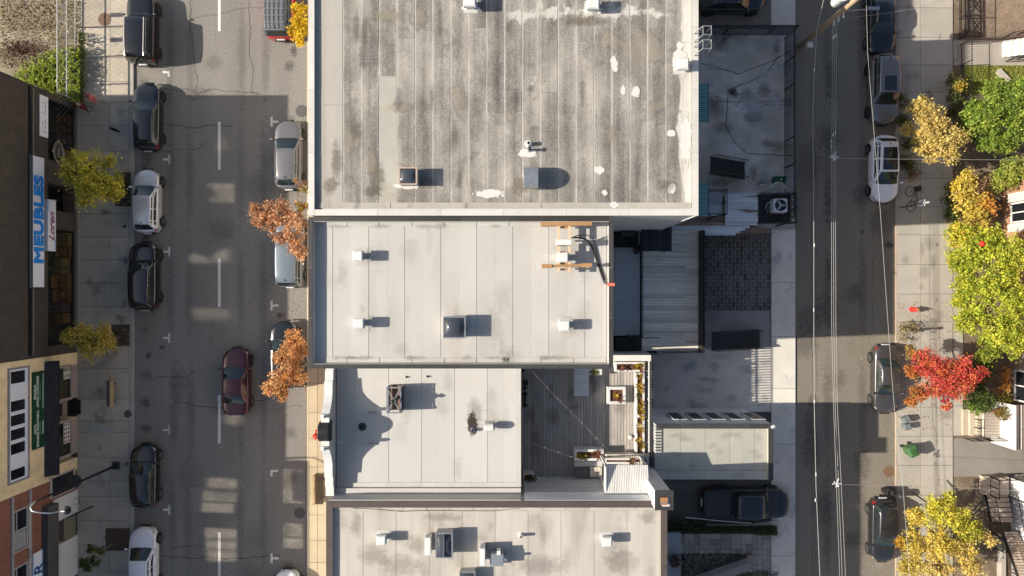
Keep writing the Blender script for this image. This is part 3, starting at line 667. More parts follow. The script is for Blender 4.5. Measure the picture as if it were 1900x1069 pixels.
# ---------------------------------------------------------------- things on the roofs
def vent(px, py, h, label, hh=.74, cap=.52, group='square white roof vents'):
    c = P(px, py, h+.5); t = thing('roof_vent', label, 'roof vent', (c.x, c.y, h), group=group)
    x, y, z = c.x, c.y, h
    MB().box(x-.36, y-.36, z+.013, x+.36, y+.36, z+.024).build('flashing', MEMB3, t)
    MB().box(x-cap*.30, y-cap*.30, z+.02, x+cap*.30, y+cap*.30, z+hh-.27).build('neck', GALV, t)
    b = MB(); r = cap/2; q = cap*.40; z0, z1 = z+hh-.28, z+hh
    b.add([(x-r,y-r,z0),(x+r,y-r,z0),(x+r,y+r,z0),(x-r,y+r,z0),(x-r,y-r,z1-.07),(x+r,y-r,z1-.07),(x+r,y+r,z1-.07),(x-r,y+r,z1-.07),(x-q,y-q,z1),(x+q,y-q,z1),(x+q,y+q,z1),(x-q,y+q,z1)],
          [(0,3,2,1),(0,1,5,4),(1,2,6,5),(2,3,7,6),(3,0,4,7),(4,5,9,8),(5,6,10,9),(6,7,11,10),(7,4,8,11),(8,9,10,11)])
    b.build('cap', WHITEM, t)
    b = MB()
    for k in range(3): b.box(x+r-.004, y-r*.8, z0+.03+.055*k, x+r+.018, y+r*.8, z0+.055+.055*k)
    b.build('louvre', GALV, t); return t
vent(665,475,HR2,'white square vent in the northwest part of the clean white roof')
vent(667,600,HR2,'white square vent in the southwest part of the clean white roof')
vent(1047,604,HR2,'white square vent in the southeast part of the clean white roof')
vent(708,1001,HR4,'white square vent near the west end of the beige roof', .7)
vent(1126,1004,HR4,'white square vent near the east end of the beige roof', .7)
vent(1267,119,HR1,'grey square vent beside the roof ladder at the east parapet', .62, .56)
vent(872,4,HR1,'left of two white vents at the north end of the stained grey roof', .8, .62)
vent(1100,8,HR1,'right of two white vents at the north end of the stained grey roof', .75, .60)

def skylight(px0, py0, px1, py1, h, hh, label, frame=GALV, glass=SKYG, dome=.12, bars=0):
    a, b = P(px0, py0, h+hh), P(px1, py1, h+hh); t = thing('skylight', label, 'skylight', ((a.x+b.x)/2, (a.y+b.y)/2, h))
    x0, x1, y0, y1 = a.x, b.x, b.y, a.y; e = .07
    MB().box(x0+.03, y0+.03, h+.012, x1-.03, y1-.03, h+hh-.05).build('curb', MEMB3, t)
    f = MB(); z0, z1 = h+hh-.049, h+hh
    f.box(x0,y0,z0,x1,y0+e,z1); f.box(x0,y1-e,z0,x1,y1,z1); f.box(x0,y0+e+.001,z0,x0+e,y1-e-.001,z1); f.box(x1-e,y0+e+.001,z0,x1,y1-e-.001,z1)
    fo = f.build('frame', frame, t)
    g = MB(); n = 7; xa, xb, ya, yb = x0+e+.002, x1-e-.002, y0+e+.002, y1-e-.002
    for j in range(n):
        for i in range(n):
            u, v = i/(n-1), j/(n-1); g.v.append((xa+(xb-xa)*u, ya+(yb-ya)*v, z1-.03+dome*(1-abs(2*u-1)**3)*(1-abs(2*v-1)**3)))
    g.f = [(j*n+i, j*n+i+1, (j+1)*n+i+1, (j+1)*n+i) for j in range(n-1) for i in range(n-1)]
    g.build('dome', glass, t, smooth=True)
    if bars:
        f = MB()
        for k in range(1, bars+1): x = xa+(xb-xa)*k/(bars+1); f.box(x-.015, ya, z1-.02, x+.015, yb, z1+dome+.015)
        f.build('glazing_bar', frame, t)
    return t
skylight(740,310,774,343,HR1,.72,'square skylight with pale timber frame and domed pane on the stained grey roof', mat('tan_frame',(.40,.31,.25),.7,var=.1))
skylight(822,587,864,628,HR2,.75,'square grey framed skylight on the clean white roof', GALV, dome=.2)
skylight(808,989,840,1036,HR4,.78,'oblong grey skylight with two domed lights on the beige roof', GALV, dome=.16, bars=1)
skylight(852,1061,882,1100,HR4,.6,'grey framed skylight cut by the bottom edge of the picture', GALV, dome=.1)

# curved galvanised exhaust hood
c = P(985,329,HR1+.6); t = thing('exhaust_hood', 'curved galvanised exhaust hood on the stained grey roof', 'exhaust hood', (c.x, c.y, HR1))
MB().box(c.x-.22, c.y-.40, HR1+.012, c.x+.26, c.y+.40, HR1+.34).build('base', GALV, t)
b = MB(); pr = [(.55*math.cos(a), .50*math.sin(a)) for a in [math.pi*k/16 for k in range(17)]] + [(-.55,-.10),(.55,-.10)]; n = len(pr); zc = HR1+.45
b.v = [(c.x-.36, c.y+y, zc+z) for y, z in pr] + [(c.x+.36, c.y+y, zc+z) for y, z in pr]
b.f = [tuple(range(n))[::-1], tuple(range(n,2*n))] + [(k, (k+1) % n, n+(k+1) % n, n+k) for k in range(n)]
b.build('hood', GALV, t, bevel=.01)
b = MB()
for k in range(4): b.box(c.x+.361, c.y-.42, zc-.05+.1*k, c.x+.375, c.y+.42, zc-.01+.1*k)
b.build('louvre', DKMET, t)

def pipe(px, py, h, r, hh, label, m=WHITEP, cap=None):
    c = P(px, py, h+hh); t = thing('vent_pipe', label, 'pipe', (c.x, c.y, h))
    MB().lathe((c.x,c.y,h), [(r*2,.013),(r*1.5,.03),(r*1.15,.1),(r,.12),(r,hh),(r*.75,hh),(r*.75,hh-.15),(0,hh-.15)], 14).build('pipe', m, t, smooth=False)
    MB().cyl((c.x,c.y), r*.74, h+hh-.14, h+hh-.12, 12).build('opening', BLKM, t)
    if cap: MB().lathe((c.x,c.y,h), [(r*1.5,hh+.02),(r*1.5,hh+.05),(0,hh+.13)], 14).build('cap', cap, t)
pipe(981,265,HR1,.10,.35,'pale plumbing pipe, northern of two on the stained grey roof', COPW)
pipe(982,276,HR1,.07,.42,'thin plumbing pipe, southern of two in a white sealant patch', GALV, DKMET)
pipe(877,799,HR3,.10,.3,'short pipe beside the burnt stain on the white roof', mat('blue_pipe',(.16,.18,.26),.5))
pipe(671,793,HR3,.12,.16,'low black ringed drain pipe in the shade of the false front', DKMET)
pipe(967,997,HR4,.09,.42,'lone slim white pipe in the middle of the beige roof', COPW)
for px, py in ((754,700),(793,699)): pipe(px,py,HR3,.035,.12,'tiny dark stub pipe near the north edge of the white roof, '+('west' if px < 770 else 'east')+' of the pair', BLKM)

# drain with a grille on the white roof
c = P(936,664,HR2); t = thing('roof_drain', 'round roof drain with dark grille in the clean white roof', 'drain', (c.x, c.y, HR2))
MB().lathe((c.x,c.y,HR2), [(.26,.013),(.25,.03),(.16,.035),(0,.03)], 18).build('flange', MEMB, t)
b = MB()
for k in range(6): a_ = k*math.pi/3; b.tube([(c.x+.13*math.cos(a_), c.y-.08+.13*math.sin(a_), HR2+.03), (c.x+.08*math.cos(a_), c.y-.08+.08*math.sin(a_), HR2+.13), (c.x, c.y-.08, HR2+.15)], .012)
b.build('grille', BLKM, t)

# turbine style cowl on the third roof
c = P(908,792,HR3+.4); t = thing('chimney_cowl', 'white cylinder cowl lying on its flue near the deck edge', 'cowl', (c.x, c.y, HR3))
MB().box(c.x-.26,c.y-.26,HR3+.013,c.x+.26,c.y+.26,HR3+.03).build('flashing', GALV, t)
MB().cyl((c.x,c.y), .13, HR3+.03, HR3+.42, 14).build('flue', GALV, t)
MB().lathe((c.x-.26,c.y,HR3+.52), [(.20,0),(.215,.02),(.215,.48),(.20,.50),(.12,.50),(.12,.3),(0,.3)], 18, axis='X').build('cowl', WHITEM, t, smooth=False)

# open steel chimney stand with crossed straps
a, b_ = P(718,719,HR3+1.0), P(744,766,HR3+1.0); x0, x1, y0, y1 = a.x, b_.x, b_.y, a.y; z0, z1 = HR3, HR3+1.0
t = thing('metal_chimney', 'open steel box frame with crossed top straps around a small flue', 'chimney', ((x0+x1)/2,(y0+y1)/2,HR3))
MB().box(x0+.0,y0+.0,z0+.013,x1,y1,z0+.05).build('base_tray', mat('rusty_tray',(.20,.13,.10),.8,var=.3,scale=6), t)
b = MB()
for x, y in ((x0,y0),(x1,y0),(x1,y1),(x0,y1)): b.box(x-.03,y-.03,z0+.051,x+.03,y+.03,z1)
b.build('corner_post', GALV, t)
b = MB(); b.box(x0-.03,y0-.03,z1+.001,x1+.03,y0+.05,z1+.05); b.box(x0-.03,y1-.05,z1+.001,x1+.03,y1+.03,z1+.05); b.box(x0-.03,y0+.051,z1+.001,x0+.05,y1-.051,z1+.05); b.box(x1-.05,y0+.051,z1+.001,x1+.03,y1-.051,z1+.05); b.build('top_rail', GALV, t)
b = MB(); b.beam((x0,y0,z1+.07),(x1,y1,z1+.07),.06,.03); b.beam((x0,y1,z1+.105),(x1,y0,z1+.105),.06,.03); b.build('strap', GALV, t)
for k in range(3): MB().box(x0+.04, y0-.012+0, z0+.1+.28*k, x0+.06, y1, z0+.28+.28*k).build('side_slat', DKMET, t)
MB().box(x1-.05, y0+.04, z0+.06, x1-.035, y1-.04, z1-.02).build('side_panel', DKMET, t)
cx, cy = (x0+x1)/2, (y0+y1)/2
MB().lathe((cx,cy,z0), [(.1,.05),(.1,1.05),(.16,1.1),(.16,1.3),(.05,1.42),(0,1.42)], 12).build('flue', GALV, t)
MB().lathe((cx,cy,z1+.1), [(.09,.36),(.13,.42),(.04,.56),(0,.58)], 10).build('flue_cap', DKMET, t)

# air conditioner beside the skylight, and the unit with ducts near the bottom edge
def split_unit(px0, py0, px1, py1, h, z0, z1, label, m=WHITEM):
    a, b_ = P(px0,py0,z1), P(px1,py1,z1); t = thing('air_conditioner', label, 'air conditioner', ((a.x+b_.x)/2,(a.y+b_.y)/2,h))
    MB().box(a.x,b_.y,z0,b_.x,a.y,z1).build('casing', m, t, bevel=.02)
    f = MB()
    for k in range(9): f.box(a.x-.012, b_.y+.06+(a.y-b_.y-.12)*k/9, z0+.06, a.x-.002, b_.y+.06+(a.y-b_.y-.12)*(k+.5)/9, z1-.06)
    f.build('grille', DKMET, t)
    MB().box(a.x+.05,b_.y+.05,h+.013,b_.x-.05,b_.y+.12,z0-.001).build('foot', GALV, t); MB().box(a.x+.05,a.y-.12,h+.013,b_.x-.05,a.y-.05,z0-.001).build('foot', GALV, t)
    return t
split_unit(788,998,799,1031,HR4,HR4+.12,HR4+.78,'narrow white condenser standing beside the oblong skylight')
split_unit(890,1018,900,1050,HR4,HR4+.12,HR4+.9,'narrow white condenser beside the grey metal box near the bottom edge')
a, b_ = P(909,1028,HR4+.7), P(934,1051,HR4+.7); t = thing('ventilation_unit', 'grey metal ventilation box with small white ducts on the beige roof', 'ventilation unit', ((a.x+b_.x)/2,(a.y+b_.y)/2,HR4))
MB().box(a.x,b_.y,HR4+.05,b_.x,a.y,HR4+.7).build('casing', mat('grey_blue_metal',(.24,.27,.29),.45,var=.1,metal=.3), t, bevel=.015)
MB().box(a.x+.38,a.y-.04,HR4+.3,a.x+.58,a.y+.18,HR4+.75).build('duct', WHITEM, t); MB().box(b_.x+.002,b_.y+.25,HR4+.2,b_.x+.2,b_.y+.5,HR4+.6).build('duct', GALV, t)
MB().box(a.x+.1,b_.y-.1,HR4+.1,b_.x-.1,b_.y-.002,HR4+.32).build('panel', WHITEM, t); MB().box(a.x+.1,b_.y+.1,HR4+.013,b_.x-.1,a.y-.1,HR4+.049).build('skid', GALV, t)
MB().cyl((b_.x+.12,b_.y+.38), .08, HR4+.6, HR4+.8, 10).build('outlet', GALV, t)
b = MB()
for k in range(5): p = P(893+k*2.3, 1015, HR4+.3); b.box(p.x-.02,p.y-.08,HR4+.013,p.x+.02,p.y+.08,HR4+.5)
tag(b.build('cable_riser', BLKM), 'row of dark cable risers behind the narrow condenser', 'cable riser')
p0 = [P(x, y, HR4+.04) for x, y in ((655,943),(700,945),(745,949),(800,947),(860,948),(920,948),(960,943))]
solo(MB().tube(p0, .014, 5), 'roof_cable', BLKM, 'long black cable lying along the north edge of the beige roof', 'cable')

# timber rack carrying the mini split on the white roof
z = HR2; t = thing('timber_rack', 'new timber rack of two beams and rails at the northeast of the white roof', 'timber rack', P(1050,455,z))
def bar(a_, b2, w_, h_, z_, name, m=WOODN): p, q = P(*a_, z_), P(*b2, z_); return MB().beam(p, q, w_, h_).build(name, m, t)
bar((1003,416),(1098,415),.20,.18,z+.85,'beam'); bar((1005,494),(1098,492),.13,.12,z+.85,'beam')
for a_, b2 in (((1005,494),(1024,493.6)),((1079,492.6),(1098,492))): bar(a_,b2,.20,.2,z+.853,'beam_sleeve')
WOODL = mat('pale_timber', (.56,.43,.29), .7, var=.15, scale=2, stretch=(6,1,6))
for x in (1037,1057):
    for y0, y1 in ((418,444),(452,470),(487,506)): bar((x,y0),(x,y1),.13,.14,z+.74,'rail',WOODL)
for y in (422,447,468,489,500): bar((1034,y),(1060,y),.09,.10,z+.62,'crosspiece',WOODN)
for x, y in ((1009,416),(1092,416),(1009,494),(1092,493)):
    p = P(x,y,z+.8); MB().box(p.x-.06,p.y-.06,z+.013,p.x+.06,p.y+.06,z+.75).build('post', WOODN, t)
a, b_ = P(1033,444,z+1.45), P(1061,455,z+1.45); u = thing('air_conditioner', 'slim white heat pump held in the new timber rack', 'air conditioner', ((a.x+b_.x)/2,(a.y+b_.y)/2,z+.8))
MB().box(a.x,b_.y,z+.82,b_.x,a.y,z+1.45).build('casing', WHITEM, u, bevel=.02); MB().lathe(((a.x+b_.x)/2-.1,b_.y-.004,z+1.14), [(.26,0),(.26,-.012),(0,-.012)], 20, axis='Y').build('fan_grille', DKMET, u)
vent(1044,478,HR2,'white boxy vent inside the new timber rack', .85, .52)
p0 = [P(x,y,hh) for x,y,hh in ((1061,441,z+1.0),(1078,441,z+.8),(1090,446,z+.3),(1098,456,z+.1),(1106,480,z+.05),(1114,505,z+.05),(1121,524,z+.08),(1128,528,z+.3),(1133,528,z+.42))]
solo(MB().tube(p0, .045, 7), 'insulated_pipe', BLKM, 'thick black insulated pipe running from the timber rack to the parapet', 'pipe', smooth=True)
p0 = [P(x,y,hh) for x,y,hh in ((1061,441,z+1.0),(1072,437,z+1.05),(1088,436,z+1.0),(1100,441,z+.6),(1104,455,z+.06),(1112,488,z+.05),(1123,520,z+.06))]
solo(MB().tube(p0, .025, 6), 'black_cable', BLKM, 'thinner black cable looping away from the white heat pump', 'cable', smooth=True)
a, b_ = P(1127,525,HP2+.1), P(1141,531,HP2+.1); solo(MB().box(a.x,b_.y,HP2+.004,b_.x,a.y,HP2+.09), 'cable_cover', mat('salmon_plastic',(.62,.16,.10),.6), 'salmon coloured cable cover clipped over the black parapet', 'cable cover', bevel=.01)

# roof access ladder rails on the east parapet
for px, py, lab in ((1296,70,'northern'),(1296,95,'southern')):
    c = P(px, py, HP1); t = thing('roof_ladder', lab+' steel grab rail hoop over the east parapet', 'roof ladder', c)
    pts = [(c.x-.22,c.y-.22,HP1),(c.x-.05,c.y-.22,HP1+1.0),(c.x+.35,c.y-.22,HP1+1.0),(c.x+.30,c.y-.22,HP1-1.4)]
    q = [(x,y+.42,zz) for x,y,zz in pts]
    b = MB(); b.tube(pts,.026,6); b.build('hoop', GALV, t); b = MB(); b.tube(q,.026,6); b.build('hoop', GALV, t)
    b = MB(); b.tube([pts[1],q[1]],.022,6); b.tube([pts[2],q[2]],.022,6)
    for k in range(4): b.tube([(c.x+.3,c.y-.22,HP1-.2-.3*k),(c.x+.3,c.y+.2,HP1-.2-.3*k)], .018, 6)
    b.build('rung', GALV, t)

# string lights across the deck
def string(pts, label, n=9):
    t = thing('string_lights', label, 'string lights', pts[0]); 
    b = MB(); b.tube(pts, .0035, 4); b.build('wire', mat('pale_wire',(.45,.43,.40),.6), t)
    for k in range(n):
        f = (k+.5)/n*(len(pts)-1); i = int(f); p = pts[i].lerp(pts[min(i+1,len(pts)-1)], f-i)
        MB().ball((p.x,p.y,p.z-.06), .025, n=6, m=4).build('bulb', mat('bulb_glass',(.6,.58,.5),.2,var=.01), t)
string([P(986,688,7.6), P(1030,735,7.0), P(1080,785,6.85), P(1110,817,6.9), P(1137,845,7.0)], 'string of small bulbs slung diagonally across the grey deck')
string([P(970,818,7.6), P(1005,829,6.95), P(1060,848,6.8), P(1110,864,6.8), P(1200,918,6.95)], 'string of small bulbs slung from the white roof to the pergola')

# dirt round the roof things
rs = random.Random(5)
for px, py, z, par in ((668,476,HR2,B2),(670,601,HR2,B2),(1048,604,HR2,B2),(843,608,HR2,B2),(1047,460,HR2,B2),(936,664,HR2,B2)):
    stain(px+8, py, 36, 30, z+.034, (.32,.29,.24), .22, B2)
for k in range(14): stain(rs.uniform(600,1110), rs.uniform(418,668), rs.uniform(8,30), rs.uniform(14,60), HR2+.034, rs.choice(((.33,.30,.26),(.48,.47,.44),(.30,.28,.24))), .15, B2)
for k in range(16): stain(rs.uniform(600,1110), rs.choice((420,664)), rs.uniform(14,40), rs.uniform(4,9), HR2+.036, (.27,.25,.21), .28, B2)
for k in range(10): stain(rs.uniform(660,950), rs.uniform(700,915), rs.uniform(8,30), rs.uniform(12,50), HR3+.036, rs.choice(((.36,.34,.31),(.50,.49,.47),(.33,.31,.28))), .15, B3)
for px, py, ax, ay in ((690,1030,40,30),(740,1050,60,36),(1150,1040,50,40),(820,960,60,14),(1000,1050,70,30),(660,975,16,40),(1200,960,26,20),(770,1010,30,30)): stain(px, py, ax, ay, HR4+.036, (.22,.195,.165), .30, B4)
for k in range(16): stain(rs.uniform(630,1215), rs.uniform(955,1069), rs.uniform(8,34), rs.uniform(12,50), HR4+.036, rs.choice(((.26,.23,.19),(.46,.43,.38),(.24,.21,.18))), .16, B4)
for px, py, ax, ay in ((625,300,16,60),(612,345,20,26),(690,355,24,22),(660,240,18,30),(842,255,12,40),(700,330,20,50),(790,340,30,16),(965,345,24,26),(1235,345,26,18),(1080,40,70,14)): stain(px, py, ax, ay, HR1+.030, (.16,.135,.10), .48, B1)
for px, py, ax, ay in ((745,200,34,14),(720,30,60,14),(690,300,16,40),(1135,250,12,30)): stain(px, py, ax, ay, HR1+.031, (.33,.29,.22), .55, B1)
for k in range(18): stain(rs.uniform(650,1270), rs.uniform(5,380), rs.uniform(6,16), rs.uniform(10,60), HR1+.031, rs.choice(((.46,.44,.40),(.10,.095,.09),(.10,.095,.09),(.38,.355,.31))), .32, B1)
for k in range(14): stain(rs.uniform(1240,1420), rs.uniform(800,885), rs.uniform(8,26), rs.uniform(6,18), HRG+.07, rs.choice(((.30,.28,.22),(.34,.33,.29))), .18, G)
for k in range(30): stain(rs.uniform(985,1195), rs.uniform(690,860), rs.uniform(6,22), rs.uniform(8,40), DK+.005, rs.choice(((.40,.37,.33),(.14,.125,.11))), .3, B3)
# ---------------------------------------------------------------- roof deck of the third building
D = DK
pl_, pr_ = rx(968,D), rx(1203,D); yt, yb_ = yN3-.02, ry(905,D)
bw = (rx(1203,D)-rx(968,D))/41
for k in range(41): piece('deck_board', pl_+k*bw+.010, yb_, D-.04, pl_+(k+1)*bw-.010, yt, D+random.uniform(-.003,.003), WOODV if k < 38 else WOODV, B3)
MB().box(xe3+.01, yS3+.1, D-.119, xd3-.12, yt-.01, D-.045).build('deck_joists', BLKM, B3)
FL = [mat('leaf_gold',(.30,.20,.03),.7,var=.3,scale=8), mat('leaf_russet',(.16,.06,.03),.7,var=.3,scale=8), mat('leaf_green',(.07,.10,.02),.7,var=.3,scale=8)]
def leafmass(b, c, rad, n, size, cols, rr=random, up=.4):
    """leaf shaped quads spread through an ellipsoid"""
    for _ in range(n):
        while True:
            d = Vector((rr.uniform(-1,1), rr.uniform(-1,1), rr.uniform(-1,1)))
            if d.length <= 1: break
        p = Vector(c) + Vector((d.x*rad[0], d.y*rad[1], d.z*rad[2])); leaf(b, p, size*rr.uniform(.6,1.3), rr.choice(cols), rr, up)
def leaf(b, p, s, col, rr=random, up=.4):
    nrm = Vector((rr.gauss(0,1), rr.gauss(0,1), rr.gauss(0,1)+up*2.2)).normalized(); u = nrm.orthogonal().normalized(); a = rr.uniform(0,6.28); v = nrm.cross(u)
    u, v = u*math.cos(a)+v*math.sin(a), v*math.cos(a)-u*math.sin(a)
    n0 = len(b.v); k = rr.uniform(.72,1.25)*1.28; cc = (col[0]*k, col[1]*k, col[2]*k)
    for q in (p-u*s*.5, p+v*s*.32+nrm*s*.08, p+u*s*.5, p-v*s*.32+nrm*s*.08): b.v.append(tuple(q)); b.c.append(cc)
    b.f.append((n0,n0+1,n0+2,n0+3))
def leaf_mat():
    m = mat('leaves', (1,1,1), .55, var=.08, scale=2, tint=True, spec=.3)
    N = m.node_tree.nodes; b = N['Principled BSDF']; b.inputs['Transmission Weight'].default_value = 0.0
    t = N.new('ShaderNodeBsdfTranslucent'); mx = N.new('ShaderNodeMixShader'); mx.inputs[0].default_value = .36
    src = b.inputs['Base Color'].links[0].from_socket; m.node_tree.links.new(src, t.inputs[0])
    out = N['Material Output']; m.node_tree.links.new(b.outputs[0], mx.inputs[1]); m.node_tree.links.new(t.outputs[0], mx.inputs[2]); m.node_tree.links.new(mx.outputs[0], out.inputs[0]); return m
LEAF = leaf_mat()
GOLD, RUSS, OLIV = (.42,.28,.03), (.17,.065,.03), (.12,.13,.02)
def planter(a, b_, h0, h1, label, m=WHITEP, wall=.12, plants=(GOLD,RUSS,OLIV), n=120, parts=(), ph=.28, group='white planters on the roof deck'):
    p, q = P(*a, h1), P(*b_, h1); x0, x1, y0, y1 = p.x, q.x, q.y, p.y
    t = thing('planter', label, 'planter', ((x0+x1)/2,(y0+y1)/2,h0), group=group); b = MB()
    b.box(x0,y0,h0,x1,y0+wall,h1); b.box(x0,y1-wall,h0,x1,y1,h1); b.box(x0,y0+wall+.001,h0,x0+wall,y1-wall-.001,h1); b.box(x1-wall,y0+wall+.001,h0,x1,y1-wall-.001,h1)
    for y in parts: b.box(x0+wall+.001, y-.1, h0, x1-wall-.001, y+.1, h1-.004)
    b.build('box', m, t)
    MB().box(x0+wall+.002,y0+wall+.002,h0+.01,x1-wall-.002,y1-wall-.002,h1-.1).build('soil', mat('bark_mulch',(.11,.045,.028),.95,var=.3,scale=6,grain=.4,gscale=14), t)
    if n:
        f = MB(); cx0, cx1, cy0, cy1 = x0+wall*1.4, x1-wall*1.4, y0+wall*1.4, y1-wall*1.4
        for k in range(max(2, int(n/22))):
            c = (random.uniform(cx0,cx1), random.uniform(cy0,cy1), h1-.04); col = random.choice(plants)
            for j in range(20):
                a_ = random.uniform(0,6.28); l = random.uniform(.12,.32); d = Vector((math.cos(a_), math.sin(a_), random.uniform(.2,1)))*l; w_ = Vector((-math.sin(a_), math.cos(a_), 0))*.025
                n0 = len(f.v); kk = random.uniform(.6,1.3); cc = tuple(v*kk for v in col); e = Vector(c)
                for q_ in (e-w_*.6, e+w_*.6, e+d*.6+w_, e+d, e+d*.6-w_): f.v.append(tuple(q_)); f.c.append(cc)
                f.f.append((n0,n0+1,n0+2,n0+3,n0+4))
        f.build('plants', LEAF, t)
    return t
PT = D+.50
planter((1179,692),(1196,845),D,PT,'long white planter of golden grasses along the east edge of the deck',n=520,plants=(GOLD,GOLD,OLIV,RUSS),parts=(ry(772,PT),ry(790,PT)))
planter((1141,672),(1196,690),D,PT,'short white planter at the northeast corner of the deck',n=160,plants=(GOLD,RUSS,RUSS))
planter((1127,718),(1161,750),D,D+.55,'square white planter with russet mulch standing on the sunlit boards',n=40,plants=(RUSS,GOLD),wall=.17)
planter((1091,685),(1117,696),D,D+.6,'small white planter under the black parapet beside the grey slab table',n=60)
planter((1066,834),(1120,855),D,D+.85,'white planter with clipped plants on the bench end of the deck',n=130,plants=(GOLD,RUSS,OLIV),wall=.15)
planter((1122,850),(1204,861),D,D+.8,'narrow white planter along the head of the pergola',n=90,plants=(RUSS,RUSS,OLIV))
planter((970,878),(991,909),D,D+.75,'grey planter holding a green bush in the southwest corner of the deck',WOODG,n=0)
f = MB(); c = P(984,894,D+1.0); leafmass(f,(c.x,c.y,c.z),(.42,.45,.4),260,.13,((.05,.08,.02),(.09,.11,.02),(.16,.07,.02)))
tag(f.build('shrub', LEAF), 'green shrub growing out of the grey corner planter', 'shrub')
# pale slab table
a, b_ = P(1065,684,D+.75), P(1093,735,D+.75); t = thing('table', 'pale slatted table under the black parapet at the north of the deck', 'table', ((a.x+b_.x)/2,(a.y+b_.y)/2,D))
for k in range(9):
    u = a.y-(a.y-b_.y)*k/9; piece('slat', a.x, b_.y+(a.y-b_.y)*k/9+.008, D+.71, b_.x, b_.y+(a.y-b_.y)*(k+1)/9-.008, D+.75, mat('pale_slat',(.46,.47,.48),.7,var=.08,rnd=.05), t)
for x in (a.x+.06,b_.x-.06):
    for y in (b_.y+.08,a.y-.08): MB().box(x-.03,y-.03,D+.004,x+.03,y+.03,D+.709).build('leg', WOODG, t)
# row of dark pots
for k,(py,r,nm) in enumerate(((710,.17,'largest, northernmost'),(720,.11,'second from the north'),(731,.13,'third from the north'),(739,.09,'small fourth'),(745,.08,'smallest fifth'),(752,.13,'southernmost'))):
    c = P(974 if k else 975, py, D+.3); t = thing('plant_pot', nm+' of the dark round pots along the white wall of the deck', 'pot', (c.x,c.y,D), group='dark pots along the deck wall')
    MB().lathe((c.x,c.y,D), [(r*.7,.004),(r,.28),(r*1.08,.28),(r*1.08,.33),(r*.9,.33),(r*.85,.26),(0,.26)], 14).build('pot', mat('black_pot',(.025,.024,.025),.5), t)
    f = MB(); leafmass(f,(c.x,c.y,D+.33),(r*.7,r*.7,.06),14,.09,(RUSS,(.05,.05,.03))); f.build('dead_plant', LEAF, t)
c = P(970,688,D+.3); t = thing('lantern','small dark red pot in the shaded northwest corner of the deck','pot',(c.x,c.y,D)); MB().lathe((c.x,c.y,D),[(.08,.004),(.12,.25),(.09,.25),(0,.2)],12).build('pot', mat('wine_pot',(.09,.02,.03),.5), t)
# benches
a, b_ = P(1066,856,D+.5), P(1118,866,D+.5); solo(MB().box(a.x,b_.y,D+.004,b_.x,a.y,D+.5),'storage_box',mat('pale_board',(.55,.55,.54),.6,var=.06),'pale storage box below the white planter on the bench end','box',bevel=.01)
a, b_ = P(1066,867,D+.62), P(1094,885,D+.62); solo(MB().box(a.x,b_.y,D+.46,b_.x,a.y,D+.62),'seat_cushion',mat('grey_cushion',(.13,.125,.12),.9,var=.1),'dark grey cushion at the corner of the built in bench','cushion',bevel=.04)
a, b_ = P(1095,867,D+.6), P(1117,885,D+.6); t = thing('bench','short slatted bench section beside the grey cushion','bench',((a.x+b_.x)/2,(a.y+b_.y)/2,D))
for k in range(6): piece('slat', a.x+(b_.x-a.x)*k/6+.006, b_.y, D+.56, a.x+(b_.x-a.x)*(k+1)/6-.006, a.y, D+.6, WOODG, t)
MB().box(a.x+.02,b_.y+.02,D+.46,b_.x-.02,a.y-.02,D+.559).build('base', WOODG, t)
# south side: board fence with slats above it in front of the pale wall of the southern house
t = thing('privacy_fence', 'grey board fence topped with pale slats along the south side of the deck', 'fence', (rx(1045,D),yS3+.1,D))
SL = mat('white_slat', (.68,.67,.65), .6, var=.06, scale=3, rnd=.06); FB = mat('fence_board',(.62,.61,.59),.7,var=.1,rnd=.08)
x0, x1 = rx(972,D+1.5), rx(1119,D+1.5); n = 9
for k in range(n): piece('board', x0, yS3+.02, D+.02+1.9*k/n, x1, yS3+.06, D+.01+1.9*(k+.93)/n, FB, t)
n = 46
for k in range(n): piece('slat', x0+(x1-x0)*k/n+.008, yS3+.03, D+1.95, x0+(x1-x0)*(k+.6)/n, yS3+.06, D+3.3, SL, t)
MB().box(x0,yS3+.02,D+1.90,x1,yS3+.065,D+1.945).build('rail', SL, t); MB().box(x0,yS3+.02,D+3.302,x1,yS3+.065,D+3.36).build('rail', SL, t)
MB().box(x0-.02,yS3+.0,D-.1,xd3-.1,yS3+.015,HP4-.05).build('render', mat('pale_wall_render',(.76,.77,.78),.7,var=.06), t)
# pergola of white slats, sloping up to the wall
za, zb_ = 7.55, 7.95
a, b_ = P(1123,863,za), P(1205,924,zb_); y1_, y0_ = a.y, yS3+.08
t = thing('pergola', 'white slatted pergola roof in the southeast corner of the deck', 'pergola', ((a.x+b_.x)/2,(y0_+y1_)/2,D))
n = 25; sl_ = math.atan2(zb_-za, y1_-y0_); ln_ = math.hypot(y1_-y0_, zb_-za)
for k in range(n):
    u = a.x+(b_.x-a.x)*k/n; o = piece('slat', u+.008, (y0_+y1_)/2-ln_/2, (za+zb_)/2-.025, u+(b_.x-a.x)/n-.020, (y0_+y1_)/2+ln_/2, (za+zb_)/2+.025, SL, t); o.rotation_euler = (-sl_,0,0)
MB().add([(a.x,y0_,zb_-.08),(b_.x,y0_,zb_-.08),(b_.x,y1_,za-.08),(a.x,y1_,za-.08),(a.x,y0_,zb_-.05),(b_.x,y0_,zb_-.05),(b_.x,y1_,za-.05),(a.x,y1_,za-.05)],[(0,3,2,1),(4,5,6,7),(0,1,5,4),(1,2,6,5),(2,3,7,6),(3,0,4,7)]).build('deck_sheet', mat('pale_backing',(.33,.32,.31),.7,var=.06), t)
